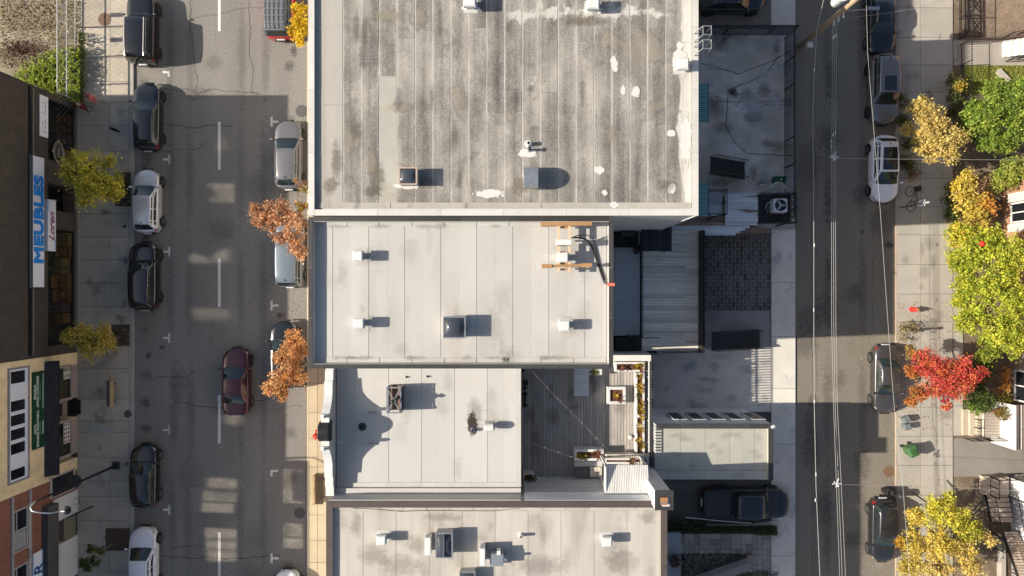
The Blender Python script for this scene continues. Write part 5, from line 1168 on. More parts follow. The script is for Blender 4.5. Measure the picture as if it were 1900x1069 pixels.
# strip window on the upper floor
yq0, yq1, zq0, zq1 = F(50,884)[0], F(50,682)[0], fz(50.5), fz(17)
b = MB(); b.box(XL+.002,yq0-.12,zq0-.14,XL+.06,yq1+.12,zq0); b.box(XL+.002,yq0-.12,zq1,XL+.06,yq1+.12,zq1+.14); b.box(XL+.002,yq0-.12,zq0+.001,XL+.06,yq0,zq1-.001); b.box(XL+.002,yq1,zq0+.001,XL+.06,yq1+.12,zq1-.001); b.build('window_surround',mat('stone_grey',(.25,.235,.235),.8,var=.1,scale=3),W2)
seg_ = [('w',.15),('p',.13),('w',.135),('w',.135),('w',.135),('w',.135),('p',.11),('w',.13)]; tot = sum(s for _,s in seg_); u = yq1
for kind,s in seg_:
    v = u-(yq1-yq0)*s/tot
    if kind == 'p': MB().box(XL+.004,v+.004,zq0+.004,XL+.05,u-.004,zq1-.004).build('infill_panel',mat('panel_white',(.74,.74,.78),.5,var=.03),W2)
    else:
        f = MB(); e = .11; z_0, z_1 = zq0+.012, zq1-.012
        f.box(XL-.02,v+.004,z_0,XL+.045,u-.004,z_0+.22); f.box(XL-.02,v+.004,z_1-.06,XL+.045,u-.004,z_1); f.box(XL-.02,v+.004,z_0+.221,XL+.045,v+e,z_1-.061); f.box(XL-.02,u-e,z_0+.221,XL+.045,u-.004,z_1-.061)
        fo = f.build('window',mat('frame_white',(.74,.74,.79),.5,var=.03),W2); MB().box(XL+.004,v+e+.001,z_0+.222,XL+.012,u-e-.001,z_1-.062).build('pane',GLASS,fo)
    u = v
# green sign
a0, a1 = F(66,833)[0], F(66,690)[0]; z0, z1 = fz(80), fz(58.5); s_ = thing('shop_sign','dark green grocery sign with white lettering above the black awning','sign',(XL,(a0+a1)/2,z0))
MB().box(XL+.003,a0,z0,XL+.08,a1,z1).build('panel',mat('sign_green',(.006,.055,.028),.5,var=.25,scale=.9),s_)
TW = plain('sign_lettering',(.62,.66,.60),.5); TG = plain('sign_lettering_green',(.10,.26,.12),.5); zz = lambda f_: z0+(z1-z0)*f_
yk, ye = a0+(a1-a0)*.26, a0+(a1-a0)*.74
for s,sz,y_,f_,m_ in (('KETO',.24,yk,.78,TW),('ÉPICERIE MONTRÉAL',.25,yk,.56,TW),('SPECIALITIES',.14,yk,.37,TG),('LIVRAISON',.17,yk,.13,TW),('ÉPICERIE',.24,ye,.80,TW),('AFRO-CARAÏBES',.27,ye,.58,TW),('PRODUITS FRAIS',.14,ye,.37,TG)):
    text('lettering',s,sz,m_,s_,Vector((XL+.084,y_,zz(f_))),(0,1,0),(0,0,1),bold=.008)
b = MB(); b.box(XL+.081,ye-1.1,zz(.09),XL+.084,ye+1.1,zz(.15)); b.build('print_line',TW,s_)
# awning of black shingles: sloped, each course its own piece
yq0, yq1 = F(90,882)[0], F(90,670)[0]; z0, z1 = fz(96)+.05, fz(82); prj = .55
aw = thing('shingled_awning','black shingled awning along the yellow brick shop front','awning',(XL,(yq0+yq1)/2,z0)); n = 7
b = MB(); b.add([(XL+.09,yq0,z0),(XL+prj,yq0,z0),(XL+prj,yq0,z0+.18),(XL+.09,yq0,z1),(XL+.09,yq1,z0),(XL+prj,yq1,z0),(XL+prj,yq1,z0+.18),(XL+.09,yq1,z1)],[(0,1,2,3),(4,7,6,5),(0,4,5,1),(1,5,6,2),(3,7,4,0)]); b.build('frame',BLKM,aw)
SHB = mat('awning_shingle',(.020,.022,.028),.8,var=.2,scale=5,rnd=.3)
sl = math.atan2(z1-z0-.18, prj-.09); rows_ = 5; cols_ = 40
for i in range(rows_):
    for j in range(cols_):
        f_ = (i+.5)/rows_; x = XL+prj+(.09-prj)*f_; z = z0+.18+(z1-z0-.18)*f_; k = ('awning_shingle',)
        if k not in _unit: _unit[k] = MB().box(-.5,-.5,-.5,.5,.5,.5).mesh('shingle',SHB)
        o = bpy.data.objects.new('shingle',_unit[k]); COL.objects.link(o); L = math.hypot(prj-.09,z1-z0-.18)/rows_
        o.location = (x,yq0+(yq1-yq0)*(j+.5)/cols_,z+.015); o.scale = (L*1.1,(yq1-yq0)/cols_-.012,.02); o.rotation_euler = (random.uniform(-.03,.03), sl+.05, 0); kid(o,aw)
# shop front below
STN = mat('pinkish_stone',(.33,.27,.235),.8,var=.12,scale=2)
b = MB()
for u0,u1 in ((fy(736),fy(676)+.01),(fy(838),fy(774))): b.box(XL+.003,u0,.1,XL+.05,u1,zsill+.06)
for yy in (fy(676),fy(736)+.02,fy(774)-.02,fy(838)): b.box(XL-.06,yy-.09,zsill+.061,XL+.05,yy+.09,3.0)
b.build('stone_base',STN,W2)
shopwin(fy(736)+.12,fy(676)-.1,zsill+.07,3.0,1,parent=W2); shopwin(fy(838)+.1,fy(774)-.12,zsill+.07,3.0,1,parent=W2)
for u0,u1,dark in ((fy(800),fy(776),False),(fy(772),fy(742),False)):
    f = MB(); f.box(XL-.7,u0,.14,XL-.64,u1,2.6); do = f.build('door',mat('door_stone',(.28,.24,.21),.7,var=.1),W2); MB().box(XL-.639,u0+.15,.7,XL-.62,u1-.15,2.35).build('glass',SHOPG,do); MB().box(XL-.619,u0+.06,1.0,XL-.58,u0+.1,1.3).build('handle',GALV,do)
f = MB(); f.box(XL-.5,fy(872)+.35,.14,XL-.44,fy(842),2.5); do = f.build('door',mat('door_white',(.46,.43,.41),.6,var=.06),W2); MB().box(XL-.439,fy(866),1.3,XL-.42,fy(846),2.3).build('panel',WHITEP,do); MB().box(XL-.439,fy(864),.4,XL-.42,fy(848),1.0).build('panel',WHITEP,do); MB().box(XL-.439,fy(868),1.05,XL-.39,fy(868)+.04,1.25).build('handle',GALV,do)
for (pa,pb,ya3,yb3,nm,nx_,ny_) in ((119,133.5,F(126,703)[0],F(126,669)[0],'white menu poster with food pictures in the north shop window',3,4),(119,133,F(126,822)[0],F(126,784)[0],'white menu poster with rows of dishes in the south shop window',5,4)):
    z0, z1 = fz(pb), fz(pa); s_ = thing('menu_poster',nm,'poster',(XL,(ya3+yb3)/2,z0)); MB().box(XL-.055,ya3,z0,XL-.02,yb3,z1).build('sheet',mat('poster_white',(.62,.61,.58),.5,var=.03),s_); rr = random.Random(int(ya3*10))
    pal = [mat('food_%s'%c,v,.6,var=.2,scale=8) for c,v in (('plum',(.14,.07,.09)),('orange',(.42,.20,.06)),('grey',(.16,.15,.15)),('green',(.10,.14,.04)),('tan',(.34,.24,.12)))]
    for i in range(nx_):
        for j in range(ny_):
            u = ya3+(yb3-ya3)*(i+.2)/nx_; v = z0+(z1-z0)*(j+.2)/ny_; MB().box(XL-.019,u,v,XL-.016,u+(yb3-ya3)*.62/nx_,v+(z1-z0)*.62/ny_).build('picture',rr.choice(pal),s_)
a, b_ = P(121,742,KERB), P(150,769,KERB); solo(MB().box(a.x,b_.y,KERB+.006,b_.x,a.y,KERB+.03),'door_mat',mat('black_rubber',(.012,.012,.012),.8,var=.2),'square black mat on the pavement at the grocery door','mat')
# red brick shop at the bottom left
RBR = brick_mat('red_brick',(.30,.085,.045),(.24,.07,.04),(.24,.17,.13),'YZ')
W3 = thing('red_brick_shop','red brick shop with white ground floor panels at the bottom left corner','building',(XL-6,yC-8,0)); yE = yC-20
b = MB(); b.box(XL-14,yE,3.0,XL+.001,yC-.01,9.3); b.box(XL-14,yE,-.1,XL-.7,yC-.01,2.999); b.box(XL-.7,yC-1.4,-.1,XL+.001,yC-.01,2.999); b.build('wall',RBR,W3)
MB().box(XL-14,yE,9.3,XL+.06,yC-.02,9.45).build('coping',COPD,W3)
for pa in (21,54): MB().box(XL+.002,yE,fz(pa+2.5),XL+.10,yC-.02,fz(pa-2)).build('stone_band',mat('band_stone',(.30,.28,.27),.8,var=.12,scale=2),W3)
LT = mat('lintel_stone',(.40,.36,.33),.8,var=.1,scale=2)
for k in range(4):
    u1 = F(24,950)[0]-3.42*k; u0 = u1-2.55; z0, z1 = fz(50), fz(23.5)
    f = MB(); f.box(XL+.002,u0-.12,z0-.20,XL+.12,u1+.12,z0); f.build('sill',LT,W3)
    f = MB(); e = .09; f.box(XL+.003,u0,z0+.001,XL+.06,u1,z0+e); f.box(XL+.003,u0,z1-e,XL+.06,u1,z1); f.box(XL+.003,u0,z0+e+.001,XL+.06,u0+e,z1-e-.001); f.box(XL+.003,u1-e,z0+e+.001,XL+.06,u1,z1-e-.001); f.box(XL+.003,(u0+u1)/2-.05,z0+e+.001,XL+.058,(u0+u1)/2+.05,z1-e-.001); f.box(XL+.003,u0+e+.001,(z0+z1)/2+.3,XL+.056,u1-e-.001,(z0+z1)/2+.36)
    fo = f.build('window',LT,W3); MB().box(XL+.004,u0+e,z0+e,XL+.02,u1-e,z1-e).build('pane',GLASS,fo); MB().box(XL+.021,u0+e+.05,z0+e+.02,XL+.026,(u0+u1)/2-.1,z1-e-.02).build('curtain',mat('curtain',(.30,.29,.28),.9,var=.15,scale=4),fo)
a1 = F(65,1024)[0]; a0 = a1-4.2; z0, z1 = fz(74), fz(57); s_ = thing('shop_sign','white sign with a blue letter at the bottom edge of the red brick wall','sign',(XL,(a0+a1)/2,z0)); MB().box(XL+.11,a0,z0,XL+.2,a1,z1).build('panel',SIGNW,s_)
text('lettering','R',1.1,plain('letter_navy',(.02,.09,.25),.5),s_,Vector((XL+.206,a1-1.15,(z0+z1)/2-.05)),(0,1,0),(0,0,1),bold=.03,shear=.15); b = MB(); b.ball((XL+.204,a1-.95,z1-.17),.003,.07,.10); b.build('mark',mat('mark_grey',(.14,.14,.16),.5),s_); MB().box(XL+.201,a0,z0,XL+.205,a1,z0+.12).build('stripe',plain('sign_sky',(.20,.36,.5),.5),s_)
MB().box(XL+.002,yE,fz(97),XL+.42,yC-1.45,fz(77)).build('fascia',mat('fascia_grey',(.085,.078,.075),.7,var=.12,scale=2),W3)
for pa,pb_ in ((934,975),(1018,1090)):
    u1, u0 = gy(pa)+1.0, gy(pb_)+1.0
    MB().box(XL-.5,u0,.13,XL+.05,u1,2.6).build('panel_front',mat('door_panel_white',(.66,.63,.60),.6,var=.05),W3)
MB().box(XL-.55,gy(1018)+1.02,.13,XL-.05,gy(975)+.98,1.4).build('stall_riser',mat('tan_riser',(.19,.165,.12),.8,var=.15,scale=3),W3)
u1 = fy(912,120); f = MB(); f.box(XL+.002,u1-.1,.4,XL+.05,u1+1.3,2.9); fo = f.build('window',LT,W3); MB().box(XL+.051,u1+.0,.6,XL+.06,u1+1.2,2.7).build('pane',GLASS,fo)

# ---------------------------------------------------------------- houses across the back street
OBR = brick_mat('orange_brick',(.42,.19,.08),(.36,.16,.07),(.40,.36,.30),'YZ'); PBR = brick_mat('pink_brick',(.30,.19,.15),(.26,.16,.13),(.30,.27,.25),'YZ')
def win_w(t, x, y0, y1, z0, z1, panes=2, fm=WHITEP):
    f = MB(); e = .1; f.box(x-.12,y0,z0,x-.004,y1,z0+e); f.box(x-.12,y0,z1-e,x-.004,y1,z1); f.box(x-.12,y0,z0+e+.001,x-.004,y0+e,z1-e-.001); f.box(x-.12,y1-e,z0+e+.001,x-.004,y1,z1-e-.001)
    for k in range(1,panes): y = y0+(y1-y0)*k/panes; f.box(x-.11,y-.04,z0+e+.001,x-.004,y+.04,z1-e-.001)
    fo = f.build('window',fm,t); MB().box(x-.05,y0+e,z0+e,x-.03,y1-e,z1-e).build('pane',GLASS,fo)
XR = 33.1
def rhouse(name,label,x,y0,y1,h,m):
    t = thing(name,label,'house',(x+5,(y0+y1)/2,0)); MB().box(x,y0,-.1,x+11,y1,h).build('wall',m,t); MB().box(x-.2,y0-.1,h+.002,x+11,y1+.1,h+.2).build('cornice',WHITEP,t); return t
H1 = rhouse('brick_house','orange brick house with white trimmed window behind the yellow shrubs',XR+.6,-1.5,8.0,8.2,OBR)
win_w(H1,XR+.6,4.35,5.7,.9,2.5); 
for y0,y1,z0,z1 in ((5.75,6.35,.8,2.7),(3.75,4.3,.8,2.7)):
    for k in range(6): MB().box(XR+.38,y0+(y1-y0)*k/6+.01,z0,XR+.598,y0+(y1-y0)*(k+1)/6-.012,z1).build('shutter_slat',WHITEP,H1)
MB().box(XR+.1,2.6,0,XR+.598,3.7,.35).build('doorstep',CONC,H1)
H2 = rhouse('brick_house','pinkish brick house with dark white framed windows behind the red maple',XR+1.0,-9.5,-1.55,8.2,PBR)
win_w(H2,XR+1.0,-7.6,-5.5,.7,2.6,2)
H3 = rhouse('brick_house','house with white panelled porch and slatted stairs at the bottom right corner',XR+1.7,-26,-12.9,7.8,PBR)
MB().box(XR+.95,-14.2,0,XR+1.698,-12.95,3.2).build('porch_wall',WHITEP,H3); MB().box(XR+.9,-14.3,3.202,XR+1.698,-12.9,3.3).build('porch_roof',mat('porch_dark',(.05,.045,.05),.7),H3)
MB().box(XR+1.15,-25.9,0,XR+1.698,-14.4,1.5).build('white_panels',mat('panel_blueish',(.56,.57,.60),.5,var=.05),H3)
H0 = rhouse('brick_house','house with white painted front steps at the top right corner',XR+3.6,14.2,30,8,OBR)
t = thing('front_steps','white painted front steps at the right edge above the lawn','stairs',P(1882,97,0))
for k in range(6): p = P(1858+9*k,108,0); piece('step',p.x,p.y,0,p.x+.33,p.y+1.15,.12+.16*(k+1),WHITEP,t)
railing('step_railing','thin black railing south of the white front steps',[w0(1862,116,0),w0(1905,108,0)],.2,1.0,.2,picket=.015); railing('step_railing','thin black railing north of the white front steps',[w0(1858,72,0),w0(1910,62,0)],.2,1.0,.2,picket=.015)
# gates and garden fences
railing('garden_fence','black iron garden fence by the leafy earth drive',[w0(1778,-40,0),w0(1778,74,0)],.05,1.5,.16,picket=.02)
railing('garden_fence','black iron garden fence along the lawn edge',[w0(1781,84,0),w0(1781,200,0)],.05,1.2,.16,picket=.02)
t = thing('drive_gate','tall cross braced iron gate standing open at the leafy earth drive','gate',P(1802,35,0)); b = MB(); p, q = P(1784,70,0), P(1812,70,0)
for y0 in (70,30,-10):
    a, c = P(1786,y0,.05), P(1815,y0,.05); b.beam((a.x,a.y,.3),(c.x,c.y,.3),.06); 
    d, e = P(1786,y0-40,.05), P(1815,y0-40,.05); b.beam((a.x,a.y,.31),(e.x,e.y,.31),.05); b.beam((c.x,c.y,.36),(d.x,d.y,.36),.05)
a, d = P(1786,72,0), P(1786,-60,0); b.beam((a.x,a.y,.3),(d.x,d.y,.3),.08); a, d = P(1815,72,0), P(1813,-60,0); b.beam((a.x,a.y,.3),(d.x,d.y,.3),.08); b.build('gate_frame',BLKM,t)
f = MB()
for k in range(30): a, d = P(1786,70-4*k,0), P(1815,70-4*k,0); f.beam((a.x,a.y,.27),(d.x,d.y,.27),.02)
f.build('gate_bar',BLKM,t)
piece('slab', P(1767,112,0).x, P(1767,112,0).y, .05, P(1772,78,0).x, P(1772,78,0).y, .2, CONC, tag(empty('threshold'),kind='structure'))
p, q = P(1853,130,.3), P(1872,150,.3); b = MB(); b.beam((p.x,p.y,.2),(q.x,q.y,.2),.35,.25); solo(b,'paving_slab',CONC,'loose pale slab lying on the lawn corner','slab')
# porch with wooden floor below the red maple
z = .9; a, b_ = P(1826,762,z), P(1882,812,z); t = thing('porch','wooden porch with steps and black railing below the red maple','porch',((a.x+b_.x)/2,(a.y+b_.y)/2,0))
WB = mat('porch_board',(.33,.285,.235),.8,var=.15,scale=2,rnd=.1)
n = 9
for k in range(n): u = b_.y+(a.y-b_.y)*k/n; piece('board',a.x,u+.008,z-.05,b_.x,u+(a.y-b_.y)/n-.008,z,WB,t)
for k in range(4): u = a.x-.34*(k+1); piece('step',u+.01,b_.y+.02,0,u+.34-.01,a.y-.02,z-.2*(k+1),mat('step_tan',(.42,.36,.27),.8,var=.1,rnd=.1),t)
MB().box(a.x+.02,b_.y+.02,0,b_.x-.02,a.y-.02,z-.055).build('base',WOODG,t)
railing('porch_railing','black railing along the south of the wooden porch',[(a.x-1.3,b_.y-.05),(a.x,b_.y-.05),(b_.x+.4,b_.y-.05)],z-.1,.95,.16,picket=.02)
railing('porch_railing','short black railing beside the porch steps',[w0(1800,775,0),w0(1800,805,0)],.1,1.0,.2,picket=.02)
MB().box(b_.x+.02,b_.y-.6,0,b_.x+.5,a.y+.2,2.6).build('end_wall',OBR,t); MB().box(b_.x+.0,b_.y+.3,z+.01,b_.x+.018,b_.y+1.0,2.3).build('blue_door',mat('pale_blue_door',(.35,.45,.52),.5,var=.05),t)
p = P(1857,766,z+.5); t = thing('potted_shrub','round rusty green potted shrub on the wooden porch','potted plant',(p.x,p.y,z)); MB().lathe((p.x,p.y,z),[(.2,.004),(.28,.35),(.3,.35),(0,.3)],14).build('pot',mat('terracotta',(.25,.11,.06),.8),t); f = MB(); leafmass(f,(p.x,p.y,z+.75),(.55,.5,.45),420,.12,((.16,.13,.03),(.22,.10,.03),(.10,.12,.03))); f.build('foliage',LEAF,t)
t = thing('balcony_grille','black barred balcony at the right edge beyond the porch','balcony',P(1893,790,2)); a, b_ = P(1884,752,2.2), P(1960,835,2.2)
MB().box(a.x,b_.y,2.05,b_.x,a.y,2.12).build('floor',WOODG,t)
for k in range(16): u = a.x+.1+.2*k; MB().box(u,b_.y,2.123,u+.05,a.y,2.16).build('bar',BLKM,t)
MB().box(a.x-.08,b_.y,0.0,a.x-.003,a.y,2.3).build('corner_board',WHITEP,t)
# stairs bottom right, slatted treads
WT = mat('tread_wood',(.42,.35,.28),.8,var=.18,scale=2,rnd=.12)
p, q = P(1868,990,1.2), P(1896,1100,1.2); steps('slatted_stairs','long slatted wooden stairs at the bottom right',p.x,q.x,p.y,q.y,.9,3.2,26,'y',WT,rails=False)
p, q = P(1838,968,.6), P(1878,918,.6); steps('porch_steps','short wooden steps north of the long slatted stairs',p.x,q.x,p.y,q.y,.75,.2,6,'y',WT,side=.9)
a, b_ = P(1824,884,.5), P(1872,918,.5); t = thing('stair_landing','tan wooden landing with black railing north of the slatted stairs','landing',((a.x+b_.x)/2,(a.y+b_.y)/2,0))
for k in range(10): u = a.x+(b_.x-a.x)*k/10; piece('board',u+.008,b_.y,.1,u+(b_.x-a.x)/10-.008,a.y,.5,WT,t)
railing('landing_railing','black railing round the tan wooden landing',[(a.x+.45,b_.y),(a.x+.45,a.y),(b_.x,a.y)],.5,.95,.3,picket=.02)
railing('stair_fence','slatted brown fence beside the long stairs',[w0(1858,985,0),w0(1868,1090,0)],.1,1.9,.12,m=mat('brown_stain',(.12,.085,.065),.7),picket=.04)
railing('stair_fence','dark leaning fence in the shade of the yellow tree',[w0(1832,960,0),w0(1834,1010,0)],.1,1.3,.14,picket=.02)
a, b_ = P(1856,1000,.1), P(1862,1100,.1); solo(MB().box(a.x-.2,b_.y,0,a.x+.1,a.y,.5),'garden_curb',CONC,'pale concrete curb running beside the slatted stairs','curb')
p = P(1757,0,0)
# southern house garden: steps, wall and pot
a, b_ = P(1237,990,1.0), P(1264,1110,1.0); solo(MB().box(8.7,b_.y,0,b_.x,a.y,.9),'concrete_landing',mat('landing_grey',(.29,.31,.33),.8,var=.1,scale=1),'grey concrete landing along the back wall of the southern house','landing',bevel=.02)
p = P(1252,1042,1.2); t = thing('potted_plant','round dark potted plant with dry leaves on the grey landing','potted plant',(p.x,p.y,.9)); MB().lathe((p.x,p.y,.9),[(.24,.004),(.36,.35),(.38,.35),(.3,.33),(0,.3)],16).build('pot',BLKM,t); f = MB(); leafmass(f,(p.x,p.y,1.3),(.42,.42,.2),140,.13,((.14,.07,.04),(.10,.09,.06),(.25,.20,.16))); f.build('dry_plant',LEAF,t)
railing('landing_railing','white edged black railing in front of the round potted plant',[w0(1236,1029,.9),w0(1264,1029,.9),w0(1264,1100,.9)],.9,.9,.13,picket=.015)
pts = [P(1290,1072,.5),P(1388,1038,.5)]; t = thing('garden_wall','sloping low wall topped with a slatted railing in the southern garden','wall',pts[0]); d = (pts[1]-pts[0]).normalized(); nn = Vector((-d.y,d.x,0)); L = (pts[1]-pts[0]).length
MB().beam(pts[0]+Vector((0,0,-.2))-nn*.45, pts[1]+Vector((0,0,-.2))-nn*.45,.5,.6).build('wall',mat('wall_pink',(.26,.22,.20),.85,var=.12,scale=2),t)
n = 34
for k in range(n): c = pts[0]+d*(L*(k+.5)/n); o = piece('baluster',c.x-.025,c.y-.19,.35,c.x+.025,c.y+.19,.6,mat('rail_beige',(.33,.29,.26),.7,var=.1,rnd=.08),t,math.atan2(d.y,d.x))
MB().beam(pts[0]+nn*.21+Vector((0,0,.1)),pts[1]+nn*.21+Vector((0,0,.1)),.04,.05).build('rail',BLKM,t)
a, b_ = P(1387,1031,.5), P(1396,1062,.5); solo(MB().box(a.x,b_.y,0,b_.x,a.y,.5),'wall_pier',mat('wall_pink',(.26,.22,.20)),'square pier at the end of the sloping garden wall','pier')
p = [P(1272,960,.9),P(1330,966,.8),P(1394,971,.7)]; solo(MB().tube(p,.03,6),'white_pole',WHITEM,'long white pole lying along the hedge beside the black pickup','pole')
a, b_ = P(1306,970,.3), P(1445,977,.3); solo(MB().prism([tuple(P(1305,974,.2)[:2]),tuple(P(1394,973,.2)[:2]),tuple(P(1443,966,.2)[:2]),tuple(P(1445,972,.2)[:2]),tuple(P(1390,980,.2)[:2]),tuple(P(1310,979,.2)[:2])],.0,.2),'concrete_edging',CONCG,'thin strip of concrete edging between the pickup and the hedge','edging')
# ---------------------------------------------------------------- vehicles (local frame: +Y is the front, origin on the road)
TYRE = plain('tyre_rubber',(.014,.014,.015),.85); RIMS = plain('alloy_rim',(.45,.44,.42),.3,metal=.9); RIMD = plain('dark_rim',(.10,.10,.105),.35,metal=.8)
TRIM = plain('black_trim',(.014,.014,.015),.5); CHR = plain('chrome',(.65,.65,.66),.12,metal=1); CGL = plain('car_glass',(.016,.024,.026),.02,spec=.9)
TAIL = plain('tail_lamp_red',(.35,.008,.012),.15,coat=.5); HEAD = plain('head_lamp',(.45,.46,.47),.12,coat=.6); PLATE = plain('plate_white',(.6,.6,.62),.5); AMB = plain('amber_lamp',(.5,.16,.02),.2)
def paint(n, c, metal=.35, rough=.32): return plain('car_paint_'+n, c, rough, metal, 1.0)
def lerp(a, b, t): return a+(b-a)*t
def sample(tab, x):
    if x <= tab[0][0]: return tab[0][1]
    for (a,u),(b,v) in zip(tab[:-1],tab[1:]):
        if x <= b:
            t = (x-a)/(b-a); t = t*t*(3-2*t)*.5+t*.5; return u+(v-u)*t
    return tab[-1][1]
KINDS = {   # rear glass base, rear roof, front roof, cowl (fractions of the half length), roof half width ratio, deck height profile, belt
 'hatch': dict(g=(-.90,-.72,.10,.46), rw=.66, top=[(-1,.88),(-.93,1.0),(-.7,1.0),(.46,.97),(.75,.89),(.93,.76),(1,.60)], belt=.96),
 'sedan': dict(g=(-.66,-.34,.10,.44), rw=.64, top=[(-1,.84),(-.95,.97),(-.66,1.0),(.44,.95),(.75,.87),(.93,.74),(1,.58)], belt=.94),
 'suv':   dict(g=(-.94,-.80,.16,.46), rw=.70, top=[(-1,.95),(-.95,1.08),(.46,1.06),(.8,1.0),(.94,.88),(1,.70)], belt=1.06),
 'boxy':  dict(g=(-.965,-.90,.20,.42), rw=.77, top=[(-1,1.0),(-.97,1.1),(.42,1.1),(.85,1.06),(.95,.98),(1,.80)], belt=1.10),
 'van':   dict(g=(-.95,-.84,.30,.62), rw=.71, top=[(-1,.95),(-.95,1.08),(.62,1.05),(.85,.93),(.95,.80),(1,.62)], belt=1.05),
 'coupe_suv': dict(g=(-.93,-.42,.12,.48), rw=.66, top=[(-1,.95),(-.94,1.05),(.48,1.03),(.8,.96),(.94,.84),(1,.66)], belt=1.03),
 'pickup':dict(g=(-.33,-.29,.31,.50), rw=.73, top=[(-1,1.12),(-.97,1.15),(.46,1.15),(.85,1.12),(.95,1.04),(1,.85)], belt=1.17),
}
def car(label, px, py, rz, L, W, H, kind, pm, h=.75, rim=RIMS, roofm=None, rails=False, pano=0, plate_rear=False, antenna=True, cat='car', name='parked_car', group='cars and trucks along the streets', rack=False, wheel=.33, glass=CGL, bump_dark=False, flank=None):
    K = KINDS[kind]; p = P(px, py, h); t = thing(name, label, cat, (p.x, p.y, 0), rz, group)
    hl, hw = L/2, W/2; sq = {'pickup':8,'boxy':8,'van':6}.get(kind, 4.5)
    def wid(s): 
        a = max(0,(s-.66)/.34)**2.3*(.34 if sq < 6 else .20) if s > 0 else max(0,(-s-.78)/.22)**2.3*(.24 if sq < 6 else .12)
        return hw*(1-.06*abs(s)**3-a)
    def topz(s): return sample(K['top'], s)
    prof = ((.88,.20),(.97,.30),(1.0,.50),(1.0,.62),(.985,.80),(.955,.93),(.88,.985),(.55,1.0),(0,1.012))   # width ratio, height ratio
    def body(s, k):
        i = max(0,min(len(prof)-2,int(k))); f = k-i; a, b = prof[i], prof[i+1]; wr, zr = lerp(a[0],b[0],f), lerp(a[1],b[1],f)
        z0 = .0; z = zr*topz(s) if zr > .45 else zr
        endf = max(0, abs(s)-.94)/.06; y = hl*s
        cv = max(0,(abs(s)-.62)/.38)*((.26 if s > 0 else .13) if sq < 6 else .10); y -= math.copysign(endf*.05*(abs(zr-.55)/.45)**2 + cv*wr**3, s)
        return Vector((wr*wid(s), y, z))
    st = [-1,-.985,-.96,-.92,-.86,-.78,-.68,-.56,-.42,-.28,-.14,0,.14,.28,.42,.54,.64,.72,.80,.86,.91,.95,.98,1]
    b = MB(); n = len(prof); m2 = 2*n-1
    for s in st:
        row = [body(s,k) for k in range(n)]; b.v += [tuple(q) for q in row] + [(-q.x,q.y,q.z) for q in row[-2::-1]]
    for i in range(len(st)-1):
        for k in range(m2-1): a = i*m2+k; b.f.append((a,a+m2,a+m2+1,a+1))
    b.f.append(tuple(range(m2))); b.f.append(tuple((len(st)-1)*m2+k for k in range(m2))[::-1])
    bo = b.build('body', pm, t, smooth=True, local=True)
    def patch(name, s0, s1, k0, k1, m, side=0, off=.006, ns=4, nk=3, parent=t):
        for sg in ((1,-1) if side == 0 else (side,)):
            g = MB()
            for i in range(ns+1):
                for j in range(nk+1):
                    s, k = lerp(s0,s1,i/ns), lerp(k0,k1,j/nk); q = body(s,k); e = body(s,min(k+.05,n-1.001))-body(s,max(k-.05,0)); d = body(min(s+.01,1),k)-body(max(s-.01,-1),k); nn = d.cross(e)
                    nn = nn.normalized() if nn.length > 1e-9 else Vector((0,0,1))
                    if nn.z < -.2 or (nn.x < 0 and abs(nn.x) > abs(nn.z)): nn = -nn
                    q = q+nn*off; g.v.append((sg*q.x,q.y,q.z))
            g.f = [(i*(nk+1)+j,(i+1)*(nk+1)+j,(i+1)*(nk+1)+j+1,i*(nk+1)+j+1) for i in range(ns) for j in range(nk)]
            g.build(name, m, parent, smooth=True, local=True)
    # greenhouse
    r0, r1, r2, r3 = K['g']; zb = K['belt']; wb, wr = hw*.90, hw*K['rw']
    S_ = []
    for i in range(5): f = i/4; S_.append((lerp(r0,r1,f)*hl, lerp(zb-.02, H-.06, math.sin(f*1.45)/math.sin(1.45))))
    for i in range(1,6): f = i/6; S_.append((lerp(r1,r2,f)*hl, H-.06+.06*math.sin(math.pi*(.25+.6*f))))
    for i in range(6): f = i/5; S_.append((lerp(r2,r3,f)*hl, lerp(H-.035, topz(r3)-.01, math.sin(f*math.pi/2)*.35+f*.65)))
    NR, NF = 4, len(S_)-6
    def gh(u, v):            # u station index (float), v -1..1 across the top
        i = max(0,min(len(S_)-2,int(u))); f = u-i; y, z = lerp(S_[i][0],S_[i+1][0],f), lerp(S_[i][1],S_[i+1][1],f)
        q = max(0,min(1,(z-zb)/(H-zb))); w_ = lerp(wb*.97,wr,q); yc = y
        w_ *= 1-(.10 if sq < 6 else .04)*((y/hl+.08)/.6)**2*q; edge = abs(v)**2.6; curve = .10 if u > NF else (-.06 if u < NR else 0); k = min(1,(u-NF)/2) if u > NF else 1
        return Vector((v*w_, yc-curve*edge*k, z-.05*edge*q))
    def gside(u, f):         # f 0 belt .. 1 roof edge
        a = gh(u,1); base = Vector((wb, a.y, zb-.06)); q = base.lerp(a, f); q.x += .03*math.sin(math.pi*f); return q
    b = MB(); V = [-1,-.93,-.75,-.4,0,.4,.75,.93,1]; m3 = len(V)+2
    for u in range(len(S_)):
        q = gside(u,0); e = gside(u,.6); row = [(-q.x,q.y,q.z),(-e.x,e.y,e.z)]+[tuple(gh(u,v)) for v in V]+[(e.x,e.y,e.z),(q.x,q.y,q.z)]
        b.v += row
    m3 = len(V)+4
    for u in range(len(S_)-1):
        for k in range(m3-1): a = u*m3+k; b.f.append((a,a+1,a+m3+1,a+m3))
    b.f.append(tuple(range(m3))[::-1]); b.f.append(tuple((len(S_)-1)*m3+k for k in range(m3)))
    b.build('roof', roofm or pm, t, smooth=True, local=True)
